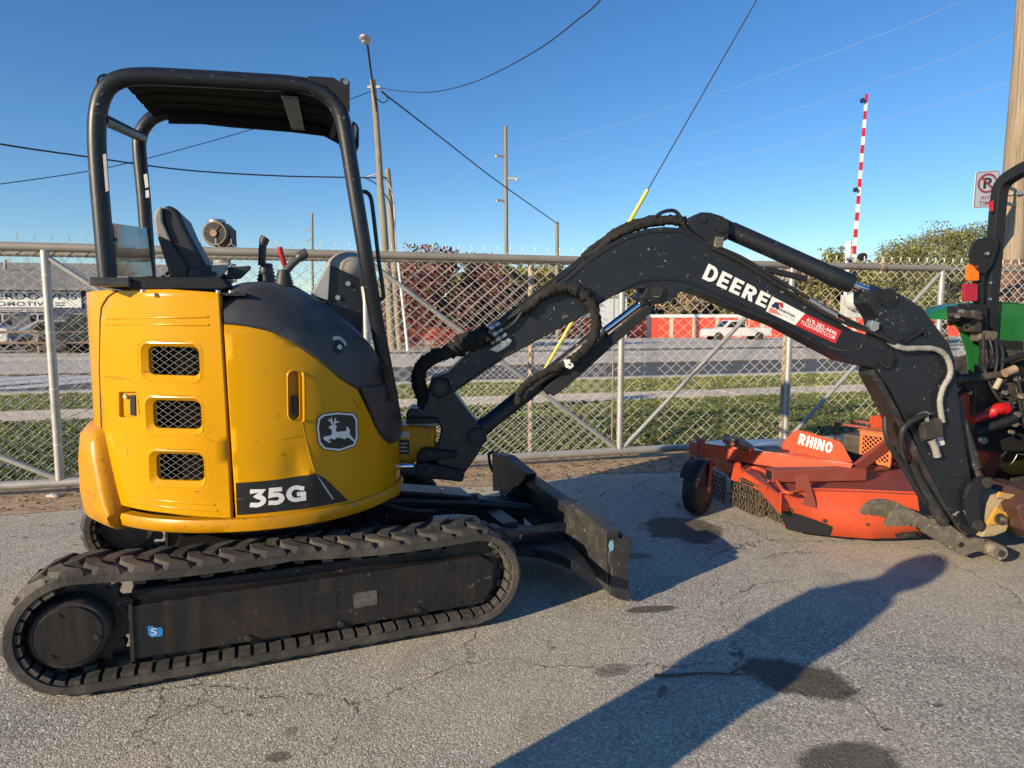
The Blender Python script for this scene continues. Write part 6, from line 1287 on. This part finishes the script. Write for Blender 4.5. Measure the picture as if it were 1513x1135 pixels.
put('shackle', MB().tube(spl([dep(*c7(x,y),4.93) for x,y in ((430,460),(442,428),(462,420),(475,440),(468,462))],5), .008, 6), ORND, MW)
# chain curtain
c0, c1_ = Vector((2.065,5.03,.215)), Vector((1.835,5.60,.255)); 
put('chain_rail', MB().bar(c0+Vector((0,0,.015)), c1_+Vector((0,0,.015)), .03, .035), BLK, MW, bevel=.004)
def chain_strand(top, n, L=.044):
    mb = MB(); p = Vector(top); tw = random.uniform(0,3)
    for k in range(n):
        a = tw + (k % 2)*math.pi/2; d = Vector((math.cos(a), math.sin(a), 0)); c = p - Vector((0,0,L*.42)); ring = [c + d*(.0115*math.cos(t)) + Vector((0,0,L*.62*math.sin(t))) for t in np.linspace(0, 2*math.pi, 9)]
        mb.tube(ring, .0046, 4, False); p = p - Vector((random.uniform(-.002,.002), random.uniform(-.002,.002), L*.84))
    return put('chain', mb, CHAIN, MW)
for row in (0, 1):
    for k in range(17):
        t = (k+.5*row)/17; p = c0.lerp(c1_, t) + Vector((.03*row,.012*row,-.005)); chain_strand(p, max(3,int((p.z-.004)/.0370)))
for k in range(12): p = c1_ + Vector((-.02-.008*k, .06+.045*k, -.02)); chain_strand(p, max(3,int((p.z-.01)/.0370)))
put('top_chain', MB().tube([c0.lerp(c1_,k/30)+Vector((-.022,-.012,.02+.008*(k%2))) for k in range(31)], [.007+.004*(k%2) for k in range(31)], 5), CHAIN, MW)
for k in range(9):
    a = c0.lerp(c1_, random.random()*.8); put('straw', MB().tube([a+Vector((-.03,-.02,random.uniform(-.1,.0))), a+Vector((random.uniform(-.1,.05),-.04,random.uniform(-.16,.02)))], .002, 4), LITTER, MW)
# cross tube, gearbox and cage, braces
bA, bB = G(455,384,.47), G(850,376,.47); bdir = (bB-bA).normalized()
put('box_beam', MB().bar(bA+Vector((0,.05,-.045)), bB+Vector((0,.05,-.045)), .11, .09), ORND, MW, bevel=.004); put('beam_mouth_shade', MB().bar(bA+Vector((0,.05,-.045))-bdir*.0015, bA+Vector((0,.05,-.045))-bdir*.0005, .09, .07), BLKM, MW)  # flat black end plate stands in for the dark inside of the tube
put('beam_foot', MB().prism([wall_pt(x,y,.02) for x,y in ((556,405),(606,402),(640,520),(640,543),(562,520))], Vector((0,.012,0))), ORND, MW, bevel=.003)
cg = gz(*c7(828,345),.38); cgr = gz(*c7(950,366),.38); cgu = (cgr-cg).normalized(); CF = Frame((cg.x,cg.y), math.degrees(math.atan2(cgu.y,cgu.x))); cw = (cgr-cg).length; zt_ = .38 + .265
cage = MB()
for u in (0, cw):
    for v in (0, .42): cage.box(CF, u-.012, u+.012, v-.012, v+.012, .37, zt_)
cgo = put('cage_frame', cage, ORNC, MW, bevel=.003)
put('cage_top', MB().box(CF, -.03, cw+.03, -.03, .47, zt_, zt_+.008), ORNC, MW, bevel=.003)
put('cage_border', MB().box(CF, -.012, cw+.012, -.016, -.012, zt_-.035, zt_).box(CF, -.012, cw+.012, -.016, -.012, .38, .405), ORNC, MW)
hx = MB(); st_ = .038
for sgn in (1,-1):
    for k in np.arange(-cw, cw+.3, st_):
        a = None; pts_ = []
        for x in np.linspace(0, cw, 24):
            z = .39 + (k + sgn*(x-cw/2)*.95) + .12
            if .39 <= z <= zt_-.02: pts_.append(CF.P(x,-.006+.004*sgn,z))
        if len(pts_) > 1: hx.tube([pts_[0],pts_[-1]], .0055, 5)
put('cage_mesh', hx, ORNC, MW)
put('gearbox', MB().box(CF, .05, cw-.06, .08, .34, .37, zt_-.03).tube([CF.P(.12,.2,zt_-.03), CF.P(.12,.2,zt_+.0)], .05, 14), CAST, MW, bevel=.02)
put('gearbox', MB().box(CF, -.20, -.03, .05, .30, .37, zt_-.06), CAST, MW, bevel=.02)
put('cage_side', MB().box(CF, -.30,-.28, .10,.12,.38,zt_+.02).box(CF,-.30,0,.10,.12,zt_,zt_+.02).box(CF,-.30,-.28,.38,.40,.38,zt_+.02).box(CF,-.30,.0,.38,.40,zt_,zt_+.02), ORND, MW)
put('brace', MB().bar(G(800,382,.44), dep(*c7(990,236),5.15), .03, .085), ORND, MW, bevel=.004); put('brace', MB().bar(dep(*c7(870,186),5.75), dep(*c7(990,150),5.75), .03, .10), ORNG, MW, bevel=.004)
put('drive_shaft_guard', MB().tube([CF.P(cw*.5,.2,.52), Vector((3.35,5.15,.66))], .07, 14), CAST, MW)
HT = Frame((3.35, 4.98), 3)
def hp(name, pts, mat, v0=0, d=.05, bv=.006): return put(name, MB().prism([HT.px(*cU(x,y),v0) for x,y in pts], HT.v*d), mat, MW, bevel=bv)
hp('hitch_arm', ((128,215),(150,190),(180,205),(190,240),(250,415),(288,480),(290,505),(250,520),(232,500),(222,440),(165,300)), ORNG); hp('hitch_foot', ((238,515),(262,498),(365,497),(375,545),(302,690),(245,640),(215,622),(232,575)), ORND, .01, .06)
hp('foot_plate', ((240,520),(270,508),(300,545),(245,636),(215,620),(230,580)), ORNG, -.02, .03); hp('hitch_label', ((192,323),(222,316),(243,378),(212,381)), GREYV, -.002, .001, 0)
put('hitch_pin', MB().tube([HT.px(*cU(190,215),-.04), HT.px(*cU(205,205),.05)], .014, 9), ZINC, MW); put('pin_clip', MB().tube(spl([HT.px(*cU(x,y),-.03) for x,y in ((345,560),(360,590),(400,590),(425,560),(440,535),(470,540))],5), .004, 5), ZINC, MW); put('latch_pin', MB().tube([HT.px(*cU(350,550),-.04), HT.px(*cU(375,520),-.04)], .011, 8), ZINC, MW)

# ------------------------------------------------------------------ green tractor cut by the right edge
TR = Frame((4.32, 5.05), 4.0)
TC = thing('green_tractor', 'green tractor with black roll bar cut off by the right edge', 'tractor', TR.P(0,0,0))
def tpr(name, pts, v0, d, mat, bv=.006): return put(name, MB().prism([TR.px(x,y,v0) for x,y in pts], TR.v*d), mat, TC, bevel=bv)
def big_wheel(u, v, r, w, lugs):
    c = TR.P(u,v,r); mb = MB(); pr_ = [(-w/2,.62),(-w/2,.80),(-w*.42,.93),(-w*.2,.965),(w*.2,.965),(w*.42,.93),(w/2,.80),(w/2,.62)]; rg = []
    for k in range(41):
        a = 2*math.pi*k/40; d = TR.u*math.cos(a)+Vector((0,0,math.sin(a))); rg.append([c + TR.v*x + d*r*q for x,q in pr_])
    mb.loft(rg, False, False, True)
    for k in range(lugs):
        for s in (-1,1):
            a0 = 2*math.pi*(k+.25*(s+1))/lugs; P = []
            for q in (.945,1.0):
                for x, da in ((0,-.05),(0,.05),(s*w*.5,.21),(s*w*.5,.13)):
                    a = a0+da+.03; P.append(c + TR.v*x + (TR.u*math.cos(a)+Vector((0,0,math.sin(a))))*r*(q if x == 0 else q-.03))
            mb.hexa(P)
    w_ = put('wheel', mb, TYRE, TC); put('rim', MB().tube([c-TR.v*w*.3, c+TR.v*w*.3], r*.63, 26), M('yellow_rim',(.55,.36,.02),.5) if 'yellow_rim' not in bpy.data.materials else bpy.data.materials['yellow_rim'], w_); return w_
big_wheel(0,.66,.70,.34,20); big_wheel(0,-.66,.70,.34,20); big_wheel(1.75,.60,.42,.24,16); big_wheel(1.75,-.60,.42,.24,16)
edge = [(1404,470),(1412,461),(1425,453),(1440,449),(1458,447),(1480,446),(1500,447),(1520,450),(1545,459),(1565,474)]
inner = edge + [(1560,540),(1480,545),(1470,505),(1452,498),(1446,530),(1450,585),(1449,606),(1437,613),(1434,570),(1428,520),(1418,490)]
tpr('fender', inner, .44, .012, GREEN, .004)
ep_ = [TR.px(x,y,.44) for x,y in edge]; fm = MB(); fm.loft([[p, p+TR.v*.40, p+TR.v*.42-Vector((0,0,.05)), p+TR.v*.41-Vector((0,0,.06)), p+TR.v*.39-Vector((0,0,.012)), p-Vector((0,0,.012))] for p in ep_], True, True, True); put('fender_top', fm, GREEN, TC)
mirr = MB(); mirr.loft([[TR.P(TR.loc(p)[0], v, p.z-dz) for v,dz in ((-.44,0),(-.86,0),(-.86,.02),(-.44,.02))] for p in ep_], True, True, True); put('fender_top', mirr, GREEN, TC)
up0 = TR.px(1461,470,.42); ul = TR.loc(up0); tl = TR.loc(TR.px(1476,292,.42)); zt2 = TR.loc(TR.px(1484,262,.42))[2]
rp_ = spl([TR.P(ul[0],.42,.95), TR.P(ul[0],.42,up0.z), TR.P((ul[0]+tl[0])/2,.42,(up0.z+tl[2])/2), TR.P(tl[0],.42,tl[2]), TR.P(tl[0]+.01,.39,tl[2]+.11), TR.P(tl[0]+.02,.30,zt2), TR.P(tl[0]+.02,.15,zt2+.03), TR.P(tl[0]+.02,-.15,zt2+.03), TR.P(tl[0]+.02,-.30,zt2), TR.P(tl[0]+.01,-.39,tl[2]+.11), TR.P(tl[0],-.42,tl[2]), TR.P(ul[0],-.42,.95)],4)
rb_ = MB(); rgs = []
for i, p in enumerate(rp_):
    t = (rp_[min(i+1,len(rp_)-1)]-rp_[max(i-1,0)]).normalized(); x = TR.u; y = t.cross(x).normalized(); h = .042; rgs.append([p+x*h+y*h, p-x*h+y*h, p-x*h-y*h, p+x*h-y*h])
rb_.loft(rgs, True, True, False); ropo = put('roll_bar', rb_, BLKM, TC, bevel=.008)
pprism('red_tag', TR, .372, .376, ((1461,300),(1468,296),(1468,312),(1462,312)), REDV, ropo, 0)
for v in (.34, .475): 
    cen = (1456,378); pts_ = [(cen[0]+23*math.cos(R_(a)), cen[1]+27*math.sin(R_(a))) for a in range(90,300,15)]+[(1476,352),(1475,366),(1466,392),(1458,402)]
    tpr('hinge_plate', pts_, v, .02, BLKM, .003)
put('hinge_bolt', MB().disc(TR.px(1457,375,.338), -TR.v, .014, .02, 10), ZINC, TC); put('hinge_bolt', MB().disc(TR.px(1463,418,.376), -TR.v, .010, .012, 8), ZINC, TC); put('hinge_bolt', MB().disc(TR.px(1462,442,.376), -TR.v, .010, .012, 8), ZINC, TC)
for y in (400,425,448): put('bolt_hole', MB().disc(TR.px(1466,y,.3765), -TR.v, .007, .001, 8), INK, ropo)
tpr('amber_light', rrect(1430,391,1447,415,3), .34, .03, AMBER, .004); tpr('tail_light', rrect(1425,419,1445,445,3), .34, .03, REDL, .004); tpr('light_bracket', ((1440,395),(1456,392),(1454,450),(1440,448)), .372, .02, BLKM, .003)
lmt = tpr('side_marker', ((1402,476),(1412,472),(1416,478),(1404,482)), .6, .03, AMBER, .002)
for (x0,y0,x1,y1,v,m) in ((1414,452,1434,476,.30,BLKM),(1430,448,1460,492,.33,BLKM),(1438,458,1452,492,.26,CAST),(1416,462,1428,470,.22,CAST),(1448,488,1475,506,.28,STEELD),(1462,502,1513,520,.10,BLKM),(1466,516,1520,540,.05,CAST),(1455,540,1520,560,.0,BLKM),(1440,565,1530,640,-.05,CAST),(1450,628,1530,668,-.10,BLKM),(1478,556,1530,590,-.12,CAST),(1455,545,1472,640,.10,BLKM)):
    tpr('valve_housing' if m is CAST else 'bracket', ((x0,y0),(x1,y0+2),(x1,y1),(x0+1,y1-1)), v, .12, m, .012)
for x, y, v in ((1418,460,.18),(1424,464,.18),(1445,470,.24),(1412,468,.2),(1486,596,-.2),(1500,612,-.2),(1492,638,-.2),(1450,650,-.14),(1500,560,-.16),(1482,580,-.18),(1506,585,-.2),(1496,625,-.22)): put('cap_bolt', MB().disc(TR.px(x,y,v), -TR.v, random.uniform(.012,.03), .03, 10), random.choice((ZINC,CAST,STEELD)), TC)
for a, b, r, v, m in (((1418,562),(1488,552),.028,-.15,CAST),((1432,576),(1422,565),.03,-.15,BLKM),((1446,548),(1513,524),.022,-.05,BLKM),((1400,600),(1440,560),.018,-.1,BLKM),((1440,640),(1500,618),.03,-.25,BLKM),((1478,560),(1470,575),.02,-.2,RUSTP),((1484,552),(1500,545),.03,-.2,RUSTP)): put('link_rod', MB().tube([TR.px(*a,v), TR.px(*b,v)], r, 12), m, TC)
for k in range(5):
    j = lambda a: random.uniform(-a,a); P = [(1456+k*5+j(6),502+k*3+j(8),.05),(1452+k*8+j(10),530+j(10),-.05+j(.05)),(1458+k*9+j(12),556+k*4+j(12),-.12),(1478+k*9+j(14),590-k*6+j(18),-.18),(1506+j(20),585+k*14+j(14),-.2)]; put('hydraulic_hose', MB().tube(spl([TR.px(*p) for p in P],6), .011, 7), HOSE, TC)
put('wire_loop', MB().tube(spl([TR.px(*p) for p in ((1450,500,.2),(1456,520,.15),(1456,540,.1),(1470,545,.05),(1474,515,.1))],6), .006, 6), HOSE, TC)
REDP = M('red_shaft_guard',(.45,.010,.012),.4,var=.12,scale=10)
put('drive_shaft', MB().tube([TR.px(1436,621,-.22), TR.px(1462,612,-.22), TR.px(1463,611,-.22), TR.px(1470,606,-.22), TR.px(1474,605,-.22), TR.px(1479,603,-.22), TR.px(1484,604,-.22), TR.px(1490,604,-.22)], [.027,.028,.040,.034,.045,.037,.047,.033], 16), REDP, TC)
put('axle_housing', MB().tube([TR.P(0,-.55,.70), TR.P(0,.55,.70)], .15, 18), CAST, TC); put('gear_case', MB().box(TR,-.22,1.2,-.22,.22,.45,1.02), BLKM, TC, bevel=.03); put('engine_block', MB().box(TR,1.2,2.0,-.24,.24,.5,.95), BLKM, TC, bevel=.03)
put('bonnet', MB().hexa([TR.P(u,v,z) for z,s in ((.95,1),(1.45,.8)) for u,v in ((.95,-.32*s),(2.25,-.3*s),(2.25,.3*s),(.95,.32*s))]), GREEN, TC, bevel=.06, seg=3)
put('front_axle', MB().tube([TR.P(1.75,-.6,.42), TR.P(1.75,.6,.42)], .06, 10), CAST, TC); put('platform', MB().box(TR,.0,.95,-.43,.43,1.02,1.06), BLKM, TC); put('driver_seat', MB().box(TR,-.05,.4,-.22,.22,1.12,1.24).box(TR,-.12,.0,-.22,.22,1.24,1.62), SEATM, TC, bevel=.04)
for s in (-1,1): put('lower_link', MB().bar(TR.P(-.05,.30*s,.52), TR.P(-.82,.32*s,.42), .035, .08), CAST, TC); put('lift_rod', MB().tube([TR.P(-.15,.3*s,.98), TR.P(-.5,.31*s,.48)], .018, 8), CAST, TC)

# ------------------------------------------------------------------ twig on the asphalt, stone by the gate
tw = put('twig', MB().tube(spl([gz(967,998,.008),gz(1000,997.5,.010),gz(1040,995,.014),gz(1075,996,.010),gz(1110,996.5,.006)],5), [.006,.007,.007,.007,.007,.0065,.006,.006,.006,.006,.0055,.005,.005,.005,.005,.004,.004,.004,.003,.003,.002], 6).tube(spl([gz(1078,995.5,.010),gz(1092,989,.015),gz(1102,983,.012)],4), [.004]*5+[.003]*4, 5), BARK)
tag(tw, 'thin dry twig lying in the long shadow on the asphalt', 'twig')
for px, py, s, lb in ((80,733,.045,'pale broken stone lying below the left gate post'),):
    b = MB().ball(gz(px,py,.015), s, 6, 1.3, .8, .5); V = np.array(b.v); V += RNG.normal(size=V.shape)*.006; b.v = [tuple(v) for v in V]; tag(put('stone', b, CURB), lb, 'stone')

# ------------------------------------------------------------------ the bystander whose shadow lies across the asphalt
sd_ = Vector((math.cos(R_(SUN_AZ)), math.sin(R_(SUN_AZ)), 0)); sn_ = Vector((-sd_.y, sd_.x, 0))
PQ = sd_*(-.30) + sn_*1.545
pers = thing('person', 'person in a dark jacket standing left of the camera, casting the long shadow', 'person', PQ)
fwdp = sd_.copy(); lat = Vector((fwdp.y,-fwdp.x,0))     # facing the machine
def W(f, l, z): return PQ + fwdp*f + lat*l + Vector((0,0,z))
def skin(name, verts, edges, radii, mat, root=0, sub=2):
    me = bpy.data.meshes.new(name); me.from_pydata([tuple(Vector(v)-PQ) for v in verts], edges, []); o = bpy.data.objects.new(name, me); COL.objects.link(o); o.parent = pers; me.materials.append(mat)
    o.modifiers.new('Skin','SKIN'); 
    if not me.skin_vertices: me.attributes.new
    sv = me.skin_vertices[0].data
    for i, r in enumerate(radii): sv[i].radius = (r, r) if not isinstance(r, tuple) else r
    sv[root].use_root = True; md = o.modifiers.new('Subdivision','SUBSURF'); md.levels = sub; md.render_levels = sub
    return o
SKINM = M('skin',(.45,.26,.18),.55,var=.06); JACK = M('dark_jacket',(.03,.035,.05),.8,var=.2); JEAN = M('blue_jeans',(.05,.07,.13),.85,var=.2); HAIR = M('brown_hair',(.05,.03,.02),.7,var=.3); SHOE = M('work_shoe',(.06,.04,.03),.6,var=.2)
V_ = [W(0,0,.95),W(0,0,1.12),W(0,0,1.28),W(.01,.02,1.40),W(.02,.07,1.51),W(.03,.10,1.60),W(.04,.10,1.68), W(0,.09,.90),W(.01,.095,.50),W(-.02,.095,.10),W(.10,.10,.05), W(0,-.09,.90),W(.01,-.095,.50),W(-.02,-.095,.10),W(.10,-.10,.05), W(0,.14,1.40),W(-.01,.155,1.14),W(.18,.10,1.24),W(.26,.07,1.30), W(0,-.14,1.36),W(-.01,-.155,1.12),W(.18,-.10,1.22),W(.26,-.07,1.28)]
E_ = [(0,1),(1,2),(2,3),(3,4),(4,5),(5,6),(0,7),(7,8),(8,9),(9,10),(0,11),(11,12),(12,13),(13,14),(3,15),(15,16),(16,17),(17,18),(3,19),(19,20),(20,21),(21,22)]
skin('body', V_, E_, [.14,.13,.14,.11,.09,.095,.08,.085,.06,.042,.035,.085,.06,.042,.035,.06,.045,.035,.03,.06,.045,.035,.03], SKINM)
skin('trousers', [V_[0],V_[7],V_[8],W(-.02,.095,.12),V_[11],V_[12],W(-.02,-.095,.12)], [(0,1),(1,2),(2,3),(0,4),(4,5),(5,6)], [.165,.125,.12,.10,.125,.12,.10], JEAN)
skin('jacket', [W(0,0,.48),V_[1],V_[2],V_[3],V_[15],V_[16],W(.15,.13,1.21),V_[19],V_[20],W(.15,-.13,1.21),W(0,0,.80)], [(0,10),(10,1),(1,2),(2,3),(3,4),(4,5),(5,6),(3,7),(7,8),(8,9)], [(.235,.16),(.20,.16),(.20,.16),.13,.085,.07,.05,.085,.07,.05,(.225,.16)], JACK, 3)
cm = MB(); cm.loft([[W(d*math.cos(a), w*math.sin(a), z) for a in [2*math.pi*k/20 for k in range(20)]] for z, w, d in ((.45,.215,.15),(.8,.21,.14),(1.1,.205,.14),(1.3,.20,.13),(1.41,.16,.11),(1.50,.085,.08))], True, True, True); put('coat', cm, JACK, pers)  # unseen coat added to fill out the outline of the cast shadow
put('hair', MB().ball(W(.01,.10,1.64), .132, 9, 1, 1, 1.12), HAIR, pers)
for s in (-1,1): 
    put('shoe', MB().hexa([W(f,s*.115+l,z) for z,k in ((0,1),(.09,.75)) for f,l in ((-.10,-.045*k),(.17,-.04*k),(.17,.04*k),(-.10,.045*k))]), SHOE, pers, bevel=.02)
    for k in range(5): put('finger', MB().tube([W(.26,s*.08+.012*(k-2),1.28), W(.31,s*.05+.012*(k-2),1.30-.004*k), W(.325,s*.03+.01*(k-2),1.325)], [.009,.008,.006], 7), SKINM, pers)
    put('eye', MB().ball(W(.125,.10+s*.03,1.655), .012, 5), WHITE, pers); put('ear', MB().ball(W(.04,.10+s*.085,1.64), .03, 6, .6, .5, 1), SKINM, pers)
put('nose', MB().ball(W(.135,.10,1.63), .018, 6, 1, .8, 1.3), SKINM, pers)
